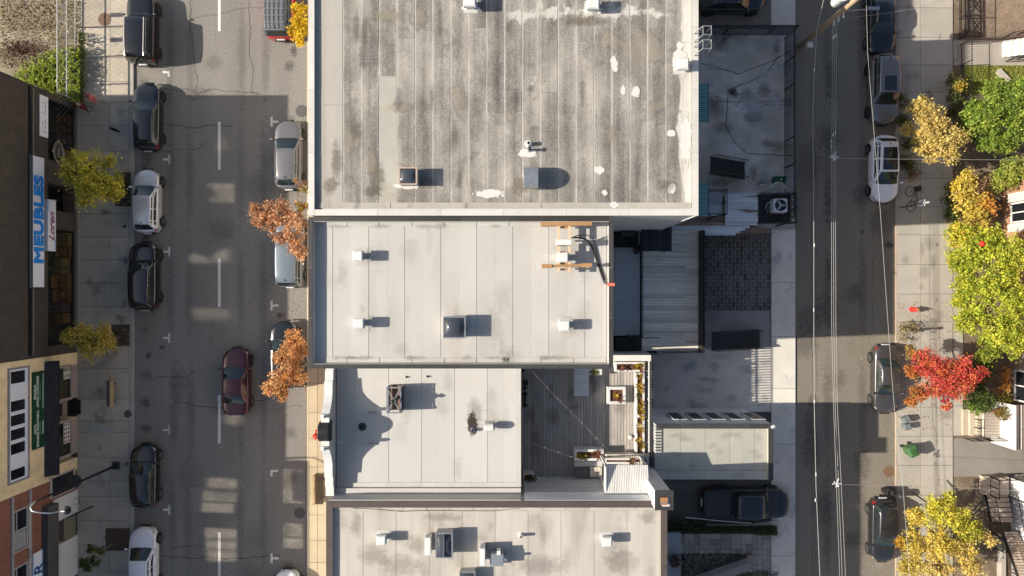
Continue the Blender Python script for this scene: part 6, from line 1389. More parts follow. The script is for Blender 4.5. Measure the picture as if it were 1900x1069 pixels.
    def gpatch(name, u0, u1, v0, v1, m, off=.006, nu=5, nv=8, parent=t):
        g = MB()
        for i in range(nu+1):
            for j in range(nv+1):
                u, v = lerp(u0,u1,i/nu), lerp(v0,v1,j/nv); q = gh(u,v); d = gh(min(u+.1,len(S_)-1),v)-gh(max(u-.1,0),v); nn = Vector((0,-d.z,d.y)).normalized(); nn = nn if nn.z > 0 else -nn
                g.v.append(tuple(q+nn*off))
        g.f = [(i*(nv+1)+j,i*(nv+1)+j+1,(i+1)*(nv+1)+j+1,(i+1)*(nv+1)+j) for i in range(nu) for j in range(nv)]
        return g.build(name, m, parent, smooth=True, local=True)
    e = len(S_)-1
    gpatch('windscreen', NF+.35, e-.25, -.90, .90, glass); gpatch('rear_window', .35, NR-.5 if kind not in ('boxy','pickup') else NR-.9, -.86, .86, glass)
    gpatch('cowl', e-.22, e-.02, -.92, .92, TRIM, .008, 2)
    for sg in (-.35,.25): 
        q0, q1 = gh(e-.3,sg), gh(e-1.2,sg+.45); MB().beam(q0+Vector((0,.01,.02)), q1+Vector((0,.01,.025)), .022,.015).build('wiper', TRIM, t, local=True)
    def sidewin(name, u0, u1, f0=.20, f1=.90, t0=0, t1=0):
        for sg in (1,-1):
            g = MB(); N_ = 5
            for i in range(N_+1):
                u = lerp(u0,u1,i/N_)
                hi = f1
                for f in (f0, hi): q = gside(u,f); g.v.append((sg*(q.x+.008),q.y,q.z))
            g.f = [(2*i,2*i+1,2*i+3,2*i+2) for i in range(N_)]; g.build(name, glass, t, local=True)
    mid = lerp(NR, NF, .5)
    if kind == 'pickup': sidewin('side_window', NR+.1, mid-.1); sidewin('side_window', mid+.1, NF+2.2)
    else: sidewin('side_window', NR-1.2 if kind in ('hatch','suv','van','boxy') else NR-.6, NR+.55); sidewin('side_window', NR+.75, mid+.2); sidewin('side_window', mid+.4, NF+2.8)
    if pano:
        gpatch('sunroof', NR+1.05 if pano > 1 else mid+.3, NF-.2, -.80 if pano > 1 else -.6, .80 if pano > 1 else .6, CGL, .007)
    if rails or rack:
        for sg in (-.88,.88):
            pts = [gh(lerp(NR-.2,NF-.1,i/8),sg)+Vector((0,0,.045)) for i in range(9)]; MB().tube(pts,.02,5).build('roof_rail', CHR if not rack else DKMET, t, local=True)
    if rack:
        b = MB(); c = MB()
        for i in range(7): 
            q = gh(lerp(NR,NF,i/6),0); b.beam((-wr*.85,q.y,q.z+.09),(wr*.85,q.y,q.z+.09),.035)
        for x in (-.6,-.2,.2,.6): q, r = gh(NR,0), gh(NF,0); b.beam((x*wr,q.y,q.z+.11),(x*wr,r.y,r.z+.11),.03)
        b.build('roof_rack', GALV, t, local=True)
    if antenna: q = gh(NR+.35,0); MB().add([(-.03,q.y-.1,q.z),(.03,q.y-.1,q.z),(.02,q.y+.1,q.z),(-.02,q.y+.1,q.z),(0,q.y-.09,q.z+.07)],[(0,1,4),(1,2,4),(2,3,4),(3,0,4)]).build('antenna_fin', TRIM if antenna is True else WHITEM, t, local=True)
    # lamps, grille, bumpers, plates
    patch('headlight', .84,.955,4.1,5.6,HEAD); patch('tail_light', -.965,-.86 if kind in ('hatch','suv','van','coupe_suv') else -.9,3.9,5.9,TAIL)
    patch('sill', -.55,.5,.2,1.2,TRIM,0,.004)
    q = body(1,3); MB().box(-hw*.34,hl-.10,.36,hw*.34,hl+.002,.55).build('grille',TRIM,t,local=True,bevel=.015)
    MB().box(-.26,-hl-.006,.55,.26,-hl+.06,.68).build('number_plate',PLATE,t,local=True)
    MB().box(-hw*.5,-hl-.004,.30,hw*.5,-hl+.12,.42).build('rear_bumper_insert',TRIM,t,local=True,bevel=.02)
    patch('hood_seam', .952,.958,5.2,7.9,TRIM,0,.003,1,4); patch('hood_seam', .47,.955,5.95,6.02,TRIM,0,.003,10,1)
    if kind == 'sedan': patch('boot_seam', -.90,-.893,5.2,7.9,TRIM,0,.003,1,4)
    for s in (-.1,.27): patch('door_seam', s,s+.006,1.6,5.9,TRIM,0,.003,1,8)
    for s in (-.05,.32) if kind != 'pickup' else (.12,.34): patch('door_handle', s-.12,s-.075,4.35,4.6,CHR if rim is RIMS else pm,0,.025,2,1)
    for sg in (1,-1):
        y = (r3-.05)*hl; z = topz(r3)+.02
        b = MB(); b.ball((sg*(hw+.10),y,z+.04),.12,.075,.07,8,6); b.beam((sg*(hw-.06),y,z),(sg*(hw+.05),y,z+.02),.04); b.build('mirror', pm, t, smooth=True, local=True)
        MB().box(sg*(hw+.04),y-.085,z,sg*(hw+.17),y-.070,z+.09).build('mirror_glass', CGL, t, local=True)
    wy = (.60,-.60) if kind != 'pickup' else (.62,-.55)
    for y in wy:
        for sg in (1,-1):
            x = sg*(hw*(1-.10*.6**3)+.0)
            MB().lathe((x,hl*y,wheel+.02),[(wheel+.075,-.05*sg),(wheel+.075,.008*sg),(wheel+.0,.010*sg),(0,.010*sg)],22,axis='X').build('wheel_arch',TRIM if bump_dark or True else pm,t,local=True)
            wo = empty('wheel',(x,hl*y,wheel)); wo.parent = t; bb = MB(); r = wheel
            bb.lathe((0,0,0),[(r*.68,-.18*sg),(r*.96,-.17*sg),(r,-.13*sg),(r,.02*sg),(r*.96,.055*sg),(r*.70,.06*sg),(r*.68,.045*sg)],22,axis='X').build('tyre',TYRE,wo,local=True)
            c = MB(); c.lathe((0,0,0),[(r*.69,.0*sg),(r*.69,.050*sg),(r*.60,.052*sg),(r*.58,.015*sg),(0,.012*sg)],22,axis='X')
            for k in range(5):
                a = k*2*math.pi/5+.3; d = Vector((0,math.cos(a),math.sin(a))); q = Vector((0,-math.sin(a),math.cos(a)))*r*.10; x0, x1 = .016*sg, .055*sg
                c.add([Vector((x0,0,0))+q+d*.03,Vector((x0,0,0))-q+d*.03,Vector((x0,0,0))-q*.8+d*r*.62,Vector((x0,0,0))+q*.8+d*r*.62,Vector((x1,0,0))+q+d*.03,Vector((x1,0,0))-q+d*.03,Vector((x1,0,0))-q*.8+d*r*.62,Vector((x1,0,0))+q*.8+d*r*.62],[(0,3,2,1),(4,5,6,7),(0,1,5,4),(1,2,6,5),(2,3,7,6),(3,0,4,7)])
            c.build('rim',rim,wo,local=True); MB().cyl((0,0),.01,0,.001,6)
    if kind == 'pickup':   # bed with a tonneau cover recessed behind the cab
        yb0, yb1 = -hl*.97, r0*hl-.12; z = topz(-.6)
        MB().box(-hw*.80,yb0+.06,z+.014,hw*.80,yb1,z+.03).build('tonneau_cover',mat('tonneau_vinyl',(.035,.037,.042),.7,var=.1),t,local=True)
        b = MB(); b.box(-hw*.90,yb0,z+.014,-hw*.805,yb1,z+.05); b.box(hw*.805,yb0,z+.014,hw*.90,yb1,z+.05); b.box(-hw*.80,yb0,z+.014,hw*.80,yb0+.055,z+.045); b.build('bed_rail',TRIM,t,local=True)
        MB().box(-hw*.86,yb1+.004,z-.1,hw*.86,yb1+.09,z+.02).build('cab_gap',plain('gap_black',(.004,.004,.004),.9),t,local=True)
        MB().box(-hw*.8,-hl-.12,.45,hw*.8,-hl+.02,.60).build('rear_bumper',TRIM,t,local=True)
    return t
UP, DN, RT = 0.0, math.pi, -math.pi/2
GRY = paint('grey',(.17,.165,.17)); BLK = paint('black',(.006,.006,.007),.0,.2); SIL = paint('silver',(.62,.62,.63),.4,.35); WHT = paint('white',(.72,.72,.73),0,.3); DRED = paint('dark_red',(.065,.010,.016),.35,.28); DGRN = paint('dark_green',(.005,.009,.010),.2,.22); ANTH = paint('anthracite',(.030,.030,.032),.3,.26); REDP = paint('red',(.55,.022,.018),.1,.3); DGB = paint('blue_grey',(.013,.015,.019),.2,.22); LIGHTB = paint('light_blue_grey',(.20,.235,.265),.4,.3); BRN = paint('grey_brown',(.075,.070,.068),.4,.28)
car('dark boxy off roader with its roof cut by the top edge beside the pavement',264,55,UP,4.75,1.90,1.82,'boxy',BLK,rim=RIMD,wheel=.37,rails=True)
car('black hatchback half in sun, half in shade, beside the two pedestrians',273,216,UP,4.75,1.82,1.46,'hatch',DGB,rim=RIMD)
car('silver hatchback at the kerb beside the taller yellow green street tree',272,373,UP,4.45,1.76,1.50,'hatch',SIL)
car('glossy black crossover parked behind the silver hatchback',267,512,UP,4.75,1.86,1.64,'suv',BLK,rim=RIMD,wheel=.36)
car('dark green black hatchback with bright rims next to the street lamp',267,883,UP,4.40,1.80,1.52,'hatch',DGRN,wheel=.34)
car('white car cut by the bottom edge next to the mulched tree pit',265,1042,UP,4.75,1.84,1.48,'sedan',WHT)
car('dark red sedan driving along the middle of the main road',438,708,UP,4.70,1.84,1.44,'sedan',DRED,name='moving_car')
car('grey wagon under the white parapet at the right kerb',535,287,UP,4.80,1.84,1.46,'hatch',GRY)
car('pale blue grey van half hidden by the copper leaved tree',537,470,UP,4.70,1.86,1.72,'van',LIGHTB,antenna=True)
car('black car with chrome roof rails under the orange tree',528,658,UP,4.70,1.84,1.60,'suv',DGB,rails=True)
car('white car nose showing at the bottom edge by the right kerb',531,1120,UP,4.6,1.82,1.5,'sedan',WHT)
car('red off roader with a metal roof rack at the top of the main road',520,5,UP,5.0,1.95,1.86,'boxy',REDP,roofm=mat('rack_grey',(.10,.11,.125),.5,var=.1),rack=True,wheel=.38,rim=RIMD,bump_dark=True)
car('black sedan at the top of the back street, cut by the top edge',1636,38,DN,4.75,1.84,1.46,'sedan',BLK,pano=1)
car('grey crossover with a dark sunroof below the black sedan',1640,166,DN,4.85,1.90,1.66,'suv',GRY,pano=1,wheel=.36,rim=RIMD)
car('white hatchback with a long black glass roof on the back street',1641,314,DN,4.65,1.84,1.54,'hatch',WHT,pano=2)
car('dark grey sedan beside the red maple',1645,704,DN,4.75,1.82,1.45,'sedan',BRN)
car('black hatchback next to the yellow tree at the bottom of the back street',1640,985,DN,4.45,1.80,1.52,'hatch',ANTH)
car('black sport utility car nosed into the court behind the tall building',1357,-6,RT,4.9,1.95,1.74,'coupe_suv',BLK,h=.9,rim=RIMD,wheel=.37)
car('black pickup truck with a grey bed cover beside the garage',1384,934,RT,5.9,2.02,1.92,'pickup',paint('pickup_black',(.006,.0065,.008),.0,.35),h=.9,rim=RIMD,wheel=.40,cat='pickup truck',name='pickup_truck')
# things inside or on cars that the picture shows
# ---------------------------------------------------------------- trees and shrubs
BARK = mat('bark',(.11,.085,.06),.9,var=.25,scale=6,grain=.2)
BARKP = mat('pale_bark',(.24,.19,.14),.9,var=.25,scale=6,grain=.2)
def tree(name,label,base,blobs,cols,n,size,seed,trunk=.09,group=None,cat='tree',clump=.31,up=.35,bark=BARK,twigs=True,zc=None):
    """base (x,y,z); blobs: (px,py,h,radius_m,weight[,colours])"""
    rr = random.Random(seed); base = Vector(base); t = thing(name,label,cat,base,0,group)
    cs = []
    for bl in blobs:
        c = P(bl[0],bl[1],bl[2]); cs.append((c,bl[3],bl[4],bl[5] if len(bl) > 5 else cols))
    top = sum((c*w_ for c,_,w_,_ in cs),Vector())/sum(w_ for _,_,w_,_ in cs)
    tot = sum(w_ for _,_,w_,_ in cs); lb = MB(); tb = MB(); lm = MB()
    fork = base.lerp(top,.42); fork = Vector((lerp(base.x,top.x,.25),lerp(base.y,top.y,.25),fork.z))
    tb.tube([base,base.lerp(fork,.5)+Vector((rr.uniform(-.05,.05),rr.uniform(-.05,.05),0)),fork],[trunk*1.25,trunk,trunk*.85],8); tb.build('trunk',bark,t,smooth=True)
    for c,r,w_,co in cs:
        end = c-Vector((0,0,r*.15)); midp = fork.lerp(end,.5)+Vector((rr.uniform(-.2,.2),rr.uniform(-.2,.2),r*.1)); lm.tube([fork,midp,end],[trunk*.7,trunk*.45,trunk*.15],6)
        k = max(4,int(n*w_/tot/42)); per = int(n*w_/tot/k)
        for _ in range(k):
            while True:
                d = Vector((rr.uniform(-1,1),rr.uniform(-1,1),rr.uniform(-1,1)))
                if .15 < d.length <= 1: break
            d *= (.55+.45*rr.random()) if d.length > .5 else 1
            cc = c+Vector((d.x*r,d.y*r,d.z*r*.75)); cr_ = clump*rr.uniform(.55,1.15)*min(1,r*.9+.2)
            if twigs: lm.tube([midp.lerp(end,rr.uniform(.3,1)),cc],[trunk*.14,.012],4)
            base_c = rr.choice(co); sh = rr.uniform(.75,1.2)
            for _ in range(per):
                g = Vector((rr.gauss(0,.55),rr.gauss(0,.55),rr.gauss(0,.45)))*cr_; col = base_c if rr.random() < .55 else rr.choice(co)
                leaf(lb,cc+g,size*rr.uniform(.6,1.35),tuple(v*sh for v in col),rr,up)
    lm.build('limbs',bark,t,smooth=True); lb.build('crown',LEAF,t); return t
YG = ((.52,.44,.05),(.42,.40,.05),(.62,.48,.07),(.32,.32,.045)); ORG = ((.56,.30,.10),(.46,.21,.075),(.60,.38,.18),(.32,.15,.07)); GRN = ((.11,.17,.025),(.15,.22,.03),(.08,.13,.02)); LIME = ((.38,.40,.04),(.30,.35,.035),(.50,.47,.055),(.21,.27,.03),(.44,.44,.05)); REDS = ((.50,.07,.055),(.58,.11,.09),(.34,.035,.035),(.50,.16,.05)); ORED = ((.46,.17,.05),(.40,.13,.05),(.34,.20,.05)); YEL = ((.56,.42,.06),(.46,.36,.07),(.60,.48,.12),(.36,.30,.06)); PYEL = ((.58,.47,.17),(.50,.38,.12),(.40,.34,.09),(.60,.44,.14)); DGR = ((.055,.085,.018),(.075,.11,.022),(.04,.06,.016)); BRWN = ((.24,.15,.08),(.32,.20,.10),(.18,.11,.07))
st_g = 'street trees along the shop pavement'
def pit(px,py): q = P(px,py,KERB); return (q.x,q.y,KERB)
tree('street_tree','taller yellow green street tree in front of the furniture shop',pit(231,350),[(160,305,4.6,1.15,3),(140,322,4.6,1.1,2.4),(170,345,4.4,1.25,3.2),(197,340,4.0,1.1,2.6),(165,368,4.3,.9,1.9),(208,355,3.6,.7,1.4),(200,302,3.9,.6,.9),(125,312,4.5,.6,.8)],YG,9500,.13,11,group=st_g)
tree('street_tree','smaller olive yellow street tree north of the wooden bench',pit(222,626),[(150,628,3.8,1.0,2.4),(180,632,3.6,1.05,2.6),(128,624,3.8,.6,1),(203,638,3.2,.65,1.2),(165,650,3.6,.75,1.4),(195,614,3.4,.6,.9)],((.46,.36,.07),(.38,.31,.055),(.54,.40,.09)),7500,.11,12,group=st_g)
tree('street_tree','small dark green sapling beside the mulched tree pit near the bottom left',pit(213,1008),[(165,1020,2.8,.35,1.1),(152,1042,3.0,.45,1.6),(175,1042,2.6,.4,1.2),(185,1020,2.2,.35,.9),(162,1055,2.8,.35,1)],((.05,.075,.025),(.07,.10,.03),(.11,.13,.03)),1500,.13,13,trunk=.035,group=st_g,bark=BARKP,clump=.3)
kx = gx(585)
og = 'autumn trees along the right kerb'
tree('street_tree','large copper leaved tree over the pale blue grey van',(kx,gy(418),KERB),[(490,392,5.4,.95,2.6),(520,395,5.4,1.05,3),(550,412,5.2,1.05,3),(480,412,5.4,.55,1.2),(505,420,5.2,.6,1.3),(548,450,5.0,.9,2.6),(525,442,4.8,.6,1.2),(560,380,5.2,.5,1.2,((.32,.24,.05),(.40,.22,.08))),(472,385,5.4,.42,.7),(556,470,4.6,.5,1)],((.50,.27,.13),(.41,.20,.10),(.58,.37,.21),(.30,.15,.09)),7400,.13,14,group=og,bark=BARKP)
tree('street_tree','orange tree over the black car with chrome roof rails',(kx,gy(672),KERB),[(548,628,5.0,.8,1.9),(540,652,5.2,.95,2.6),(518,660,5.2,.6,1.3),(535,685,5.2,1.05,3),(515,712,5.2,.85,2.3),(498,722,5.2,.5,1),(548,700,5.0,.85,2),(526,732,5.0,.55,1),(560,645,4.8,.7,1.4)],ORG,7200,.13,15,group=og,bark=BARKP)
tree('street_tree','narrow bright yellow tree beside the red off roader',(kx,gy(40),KERB),[(557,20,4.2,.6,1.6),(555,45,4.4,.65,1.8),(557,66,4.2,.58,1.4),(545,56,4.2,.4,.7)],((.54,.37,.015),(.46,.30,.015),(.60,.44,.03)),2600,.15,16,group=og)
tree('street_tree','nearly bare brown tree behind the tail of the grey wagon',(kx,gy(352),KERB),[(560,345,4.6,.5,1),(550,338,4.6,.35,.6),(565,355,4.4,.3,.5,((.30,.26,.04),(.2,.2,.04)))],BRWN,260,.13,17,group=og,bark=BARKP,trunk=.07)
# across the back street
G0 = .06
def gp(px,py): q = P(px,py,G0); return (q.x,q.y,G0)
tree('garden_tree','pale yellow tree overhanging the pavement beside the white hatchback',gp(1700,275),[(1708,198,3.2,.85,2.2),(1728,225,3.6,1.25,3.6),(1755,255,3.6,1.2,3.2),(1718,262,3.2,1.05,2.6),(1765,285,3.4,.7,1.6),(1730,290,3.0,.6,1.4),(1685,240,2.8,.5,1),(1780,255,3.4,.6,1.2)],PYEL,11400,0.141,21,group=None)
tree('garden_tree','leafy green tree at the right edge above the yellow shrubs',gp(1815,265),[(1830,220,3.8,1.45,3.8),(1870,200,4.2,1.6,4),(1850,165,3.8,.9,2),(1810,205,3.4,.9,2),(1880,250,4.0,1.2,3),(1840,260,3.4,1.0,2.4),(1895,165,4.2,.9,1.8),(1800,240,3.0,.7,1.5,DGR)],((.16,.24,.035),(.21,.29,.04),(.12,.18,.03),(.28,.32,.05)),16000,0.155,22)
tree('garden_tree','large yellow green tree filling the right edge of the picture',gp(1800,540),[(1800,480,4.0,1.3,3.2),(1840,450,4.4,1.4,3.4),(1880,480,4.8,1.5,3.6),(1795,530,4.0,1.2,3),(1850,530,4.8,1.6,4),(1895,560,5.0,1.4,3),(1800,590,4.0,1.2,2.8),(1850,610,4.6,1.5,3.6),(1890,630,4.8,1.2,2.6),(1835,650,4.0,.9,1.8,((.26,.26,.03),(.20,.24,.03))),(1780,555,3.4,.7,1.4),(1785,490,3.6,.7,1.4)],LIME,28500,0.148,23)
tree('garden_tree','bright red maple beside the dark grey sedan',gp(1712,695),[(1725,680,3.6,.95,3),(1755,690,4.0,1.1,3.4,REDS),(1785,680,4.2,.75,2,REDS),(1800,705,4.2,.85,2.2,REDS),(1775,720,4.0,.9,2.2,REDS),(1710,665,3.2,.7,2,ORED+REDS[:2]),(1695,690,2.8,.6,1.6,ORED),(1705,730,2.8,.7,1.8,ORED),(1735,720,3.4,.8,2,REDS+ORED[:1]),(1755,750,3.4,.4,.6,REDS),(1690,650,2.6,.5,1.2,((.34,.24,.08),(.26,.18,.06))),(1825,690,4.2,.35,.6,REDS),(1690,745,2.4,.4,.8,ORED)],REDS,15200,0.122,24)
tree('garden_tree','yellow tree leaning over the black hatchback at the bottom right',gp(1725,985),[(1700,960,3.0,.7,2),(1740,950,3.6,1.1,3,((.50,.46,.05),(.38,.36,.045),(.58,.48,.07))),(1775,960,3.8,1.0,2.6,((.46,.42,.05),(.34,.33,.04),(.54,.46,.07))),(1800,985,3.8,.9,2,((.38,.36,.045),(.28,.29,.035),(.5,.42,.06))),(1700,1010,3.0,1.0,2.8,YEL),(1740,1010,3.6,1.2,3.2,YEL),(1785,1020,3.6,1.0,2.6,PYEL+YEL[:1]),(1690,1050,3.0,.9,2.2,YEL),(1740,1060,3.4,1.1,2.6,PYEL),(1800,1050,3.4,.9,2,PYEL),(1670,1005,2.8,.4,.7,((.56,.33,.04),(.50,.28,.04))),(1760,925,3.4,.5,.8,((.42,.42,.05),(.5,.46,.08))),(1835,1000,3.6,.5,.6,PYEL)],YEL,18900,0.133,25)
def bush(label,blobs,cols,n,size,seed,name='shrub',z=.06):
    rr = random.Random(seed); c = P(blobs[0][0],blobs[0][1],z); t = thing(name,label,'shrub',(c.x,c.y,z)); lb = MB(); sb = MB()
    tot = sum(b_[3] for b_ in blobs)
    for b_ in blobs:
        q = P(b_[0],b_[1],b_[2]); r = b_[3]; co = b_[4] if len(b_) > 4 else cols; k = max(3,int(n*r/tot/30))
        for _ in range(k):
            d = Vector((rr.gauss(0,.5),rr.gauss(0,.5),rr.gauss(0,.4))); d *= min(1,1/max(d.length,.01)) if d.length > 1 else 1; cc = q+d*r; cc.z = max(cc.z,z+.05); bc = rr.choice(co)
            if rr.random() < .35: sb.tube([(q.x+rr.uniform(-.1,.1),q.y+rr.uniform(-.1,.1),z),cc],[.02,.008],4)
            for _ in range(int(n*r/tot/k)):
                p = cc+Vector((rr.gauss(0,.16),rr.gauss(0,.16),rr.gauss(0,.12))); p.z = max(p.z,z+.03); leaf(lb,p,size*rr.uniform(.6,1.3),bc if rr.random() < .75 else rr.choice(co),rr,.35)
    if sb.v: sb.build('stems',BARK,t)
    lb.build('foliage',LEAF,t); return t
bush('golden yellow shrubs against the orange brick house',[(1790,350,1.4,.8),(1800,385,1.6,.9),(1815,400,1.5,.8),(1790,330,1.3,.6),(1825,385,1.5,.7,((.5,.27,.05),(.44,.20,.05)))],YEL,4200,.17,31)
bush('brown fading shrub among the golden shrubs',[(1820,345,1.4,.7),(1780,365,1.1,.5),(1800,410,1.2,.6)],BRWN,1700,.14,32)
bush('light green shrub north of the orange brick house',[(1870,330,1.8,.9),(1885,315,1.8,.8),(1850,335,1.4,.6)],((.26,.30,.05),(.20,.25,.04),(.32,.32,.07)),2600,.17,33)
bush('dark green bush at the foot of the yellow shrubs by the pavement',[(1768,375,.7,.5),(1766,400,.7,.5),(1770,350,.7,.4),(1774,425,.8,.4,YG)],DGR,1700,.13,34)
bush('yellow green hedge plants beside the sunny pavement',[(1775,440,1.0,.6),(1790,425,1.2,.7),(1772,475,.9,.5)],LIME+YEL[:1],2300,.16,35)
bush('dark green hedge growing along the pavement by the lawn',[(1768,150,.9,.4),(1769,180,.9,.45),(1772,210,.9,.5),(1770,240,.8,.45),(1780,160,1.0,.3,YEL)],DGR+((.12,.08,.04),),2200,.13,36)
bush('low green and russet ground plants in the verge beside the white hatchback',[(1678,185,.5,.5),(1676,220,.5,.5),(1685,265,.5,.5),(1682,300,.5,.45),(1690,310,.5,.4),(1697,325,.4,.3,BRWN)],((.07,.10,.02),(.10,.12,.03),(.13,.08,.03)),2200,.12,37)
bush('dense dark green shrub behind the red maple',[(1815,715,1.8,.8),(1818,740,1.7,.8),(1815,690,1.8,.7),(1830,680,2.0,.6),(1812,752,1.4,.5,GRN)],DGR,3600,.15,38)
bush('trailing orange creeper on the pinkish brick house',[(1862,720,1.2,.35),(1866,740,1.2,.35,((.22,.20,.04),(.30,.24,.04))),(1868,695,1.4,.3)],((.46,.20,.05),(.4,.24,.05)),700,.13,39)
bush('small olive shrub at the verge edge above the red maple',[(1680,610,.7,.35),(1692,606,.6,.3),(1677,625,.6,.25)],((.24,.22,.08),(.18,.17,.06),(.3,.22,.1)),420,.12,40)
bush('yellow green shrub at the porch steps',[(1824,758,.8,.3)],((.26,.26,.05),(.3,.24,.06)),220,.11,41)
# weeds of the vacant lot, hedge, grass
lb = MB(); rr = random.Random(51)
for _ in range(16000):
    px, py = rr.uniform(25,148), rr.uniform(88,193)
    e = (py-88)-(150-px)*.42+(px-60)*.15
    if py > 150+(px-25)*.37 or rr.random() > max(0,min(1,(e+22)/45)) or (math.sin(px*.35)+math.sin(py*.31+px*.1)) < -1.1: continue
    p = P(px,py,rr.uniform(.15,.85)); leaf(lb,p,rr.uniform(.07,.2),rr.choice(((.24,.31,.04),(.32,.37,.05),(.15,.22,.03),(.46,.45,.10),(.10,.16,.02))),rr,.25)
tag(lb.build('tall_weeds',LEAF),'bright green weeds against the dark brown shop in the vacant lot','weeds',kind='stuff')
lb = MB()
for _ in range(5200):
    px, py = rr.uniform(0,147), rr.uniform(0,125)
    if rr.random() < .55 and 10 < px < 100 and 55 < py < 95: continue
    p = P(px,py,rr.uniform(.12,.3)); leaf(lb,p,rr.uniform(.07,.16),rr.choice(((.30,.25,.15),(.22,.18,.10),(.36,.31,.21),(.16,.10,.07),(.18,.19,.05),(.40,.36,.27))),rr,.3)
for _ in range(700):
    p = P(rr.gauss(38,20),rr.gauss(92,8),rr.uniform(.15,.4)); leaf(lb,p,rr.uniform(.08,.16),rr.choice(((.13,.06,.05),(.09,.05,.04),(.20,.12,.08))),rr,.2)
for _ in range(900):
    p = P(147+abs(rr.gauss(0,5)),rr.uniform(60,192),rr.uniform(.2,.8)); leaf(lb,p,rr.uniform(.1,.2),rr.choice(((.05,.07,.02),(.08,.09,.02))),rr,.2)
tag(lb.build('dry_weeds',LEAF),'dry straw coloured weeds over the bare ground of the vacant lot','weeds',kind='stuff')
lb = MB()
for _ in range(7000):
    px = rr.uniform(1236,1442); p = P(px,rr.uniform(967 if px < 1310 else 976,990 if px < 1400 else 993),rr.uniform(.1,.75)); leaf(lb,p,rr.uniform(.07,.15),rr.choice(((.045,.07,.025),(.03,.05,.018),(.07,.09,.03),(.10,.06,.04))),rr,.3)
tag(lb.build('hedge',LEAF),'long dark green hedge between the black pickup and the stone paving','hedge',kind='stuff')
lb = MB()
for _ in range(6000):
    px, py = rr.uniform(1265,1388), rr.uniform(1027,1100)
    if py > 1072-(px-1290)*.34: continue
    p = P(px,py,rr.uniform(.03,.12)); leaf(lb,p,rr.uniform(.06,.12),rr.choice(((.03,.06,.015),(.045,.08,.02),(.025,.045,.012))),rr,.2)
for _ in range(1500):
    p = P(rr.uniform(1362,1443),rr.uniform(1060,1100),rr.uniform(.03,.2)); leaf(lb,p,rr.uniform(.06,.13),rr.choice(((.08,.09,.03),(.05,.07,.02),(.12,.09,.04))),rr,.2)
tag(lb.build('grass',LEAF),'dark green grass plot in the garden of the southern house','grass',kind='stuff')
lb = MB()
for _ in range(5200):
    px, py = rr.uniform(1788,1900), rr.uniform(122,175); p = P(px,py,rr.uniform(.07,.13)); leaf(lb,p,rr.uniform(.06,.12),rr.choice(((.16,.21,.03),(.22,.24,.05),(.30,.27,.08))),rr,.2)
tag(lb.build('grass',LEAF),'sunny grass of the lawn at the right edge','grass',kind='stuff')
# fallen leaves
lb = MB()
def fallen(n,x0,x1,y0,y1,z,cols,s0=.06,s1=.11,fn=None):
    for _ in range(n):
        px, py = rr.uniform(x0,x1), rr.uniform(y0,y1)
        p = P(px,py,z+.015); leaf(lb,p,rr.uniform(s0,s1),rr.choice(cols),rr,4)
FY = ((.5,.4,.1),(.45,.27,.08),(.3,.2,.1)); FO = ((.4,.18,.07),(.3,.14,.07),(.2,.09,.05))
fallen(60,1612,1668,885,1060,.0,FY); fallen(70,1560,1660,640,760,.0,FO+FY,.04,.07); fallen(420,1666,1766,560,800,.125,FO,.06,.11); fallen(420,1666,1766,160,420,.125,FY,.06,.1); fallen(360,1666,1766,880,1069,.125,FY,.06,.1); fallen(150,1655,1664,100,1069,.0,FY+FO,.06,.1); fallen(260,500,571,340,780,.0,FO,.06,.1); fallen(160,150,246,270,420,.13,FY,.06,.1); fallen(140,150,246,590,700,.13,FY,.06,.1); fallen(120,243,252,200,1069,.0,FY+FO,.05,.09); fallen(200,1766,1900,120,660,.06,FO+FY); fallen(150,1820,1900,0,75,.08,FO); fallen(80,1668,1800,750,880,.12,FO+FY,.04,.07)
fallen(60,500,570,340,380,.0,FO); fallen(140,566,572,640,900,.0,FO); fallen(60,520,570,560,760,.0,FO); fallen(40,150,245,290,400,.13,FY); fallen(40,150,245,590,680,.13,FY); fallen(80,250,560,0,1069,.0,FO,.03,.06); fallen(120,1310,1430,50,430,.012,((.2,.19,.18),(.3,.29,.27)),.03,.07); fallen(40,1614,1668,925,1045,1.35,FY[:1],.05,.07) if False else None
tag(lb.build('fallen_leaves',LEAF),kind='stuff')
# ---------------------------------------------------------------- poles, wires, lamps
WOODP = mat('pole_wood',(.40,.30,.19),.8,var=.2,scale=1.5,stretch=(8,8,.6)); PORC = mat('transformer_grey',(.55,.56,.55),.4,var=.08)
pb = P(1480,90,0); PX, PY = pb.x, pb.y
t = thing('utility_pole','tall wooden utility pole with a grey transformer at the top of the back street','utility pole',(PX,PY,0))
MB().tube([(PX,PY,-.1),(PX,PY,6),(PX,PY,12.5)],[.19,.17,.13],14).build('pole',WOODP,t,smooth=True)
MB().lathe((PX-.62,PY+.3,6.75),[(0,0),(.27,0),(.29,.04),(.29,.92),(.31,.93),(.31,1.0),(.1,1.06),(0,1.06)],18).build('transformer',PORC,t)
b = MB(); b.box(PX-.34,PY+.1,7.0,PX-.05,PY+.2,7.1); b.box(PX-.34,PY+.1,7.5,PX-.05,PY+.2,7.6); b.tube([(PX-.62,PY+.3,7.8),(PX-.62,PY+.25,8.3),(PX-.1,PY+.1,8.6)],.02); b.build('bracket',GALV,t)
MB().box(PX-1.0,PY+.35,7.3,PX-.85,PY+.75,7.8).build('cutout_box',mat('rusty_box',(.42,.26,.15),.7,var=.2),t)
b = MB()
for z in (5.4,6.0,6.6): b.beam((PX-.05,PY-.15,z),(PX-.05,PY-.42,z),.05); b.ball((PX-.05,PY-.46,z),.06,n=8,m=5)
b.build('insulator',WHITEM,t)
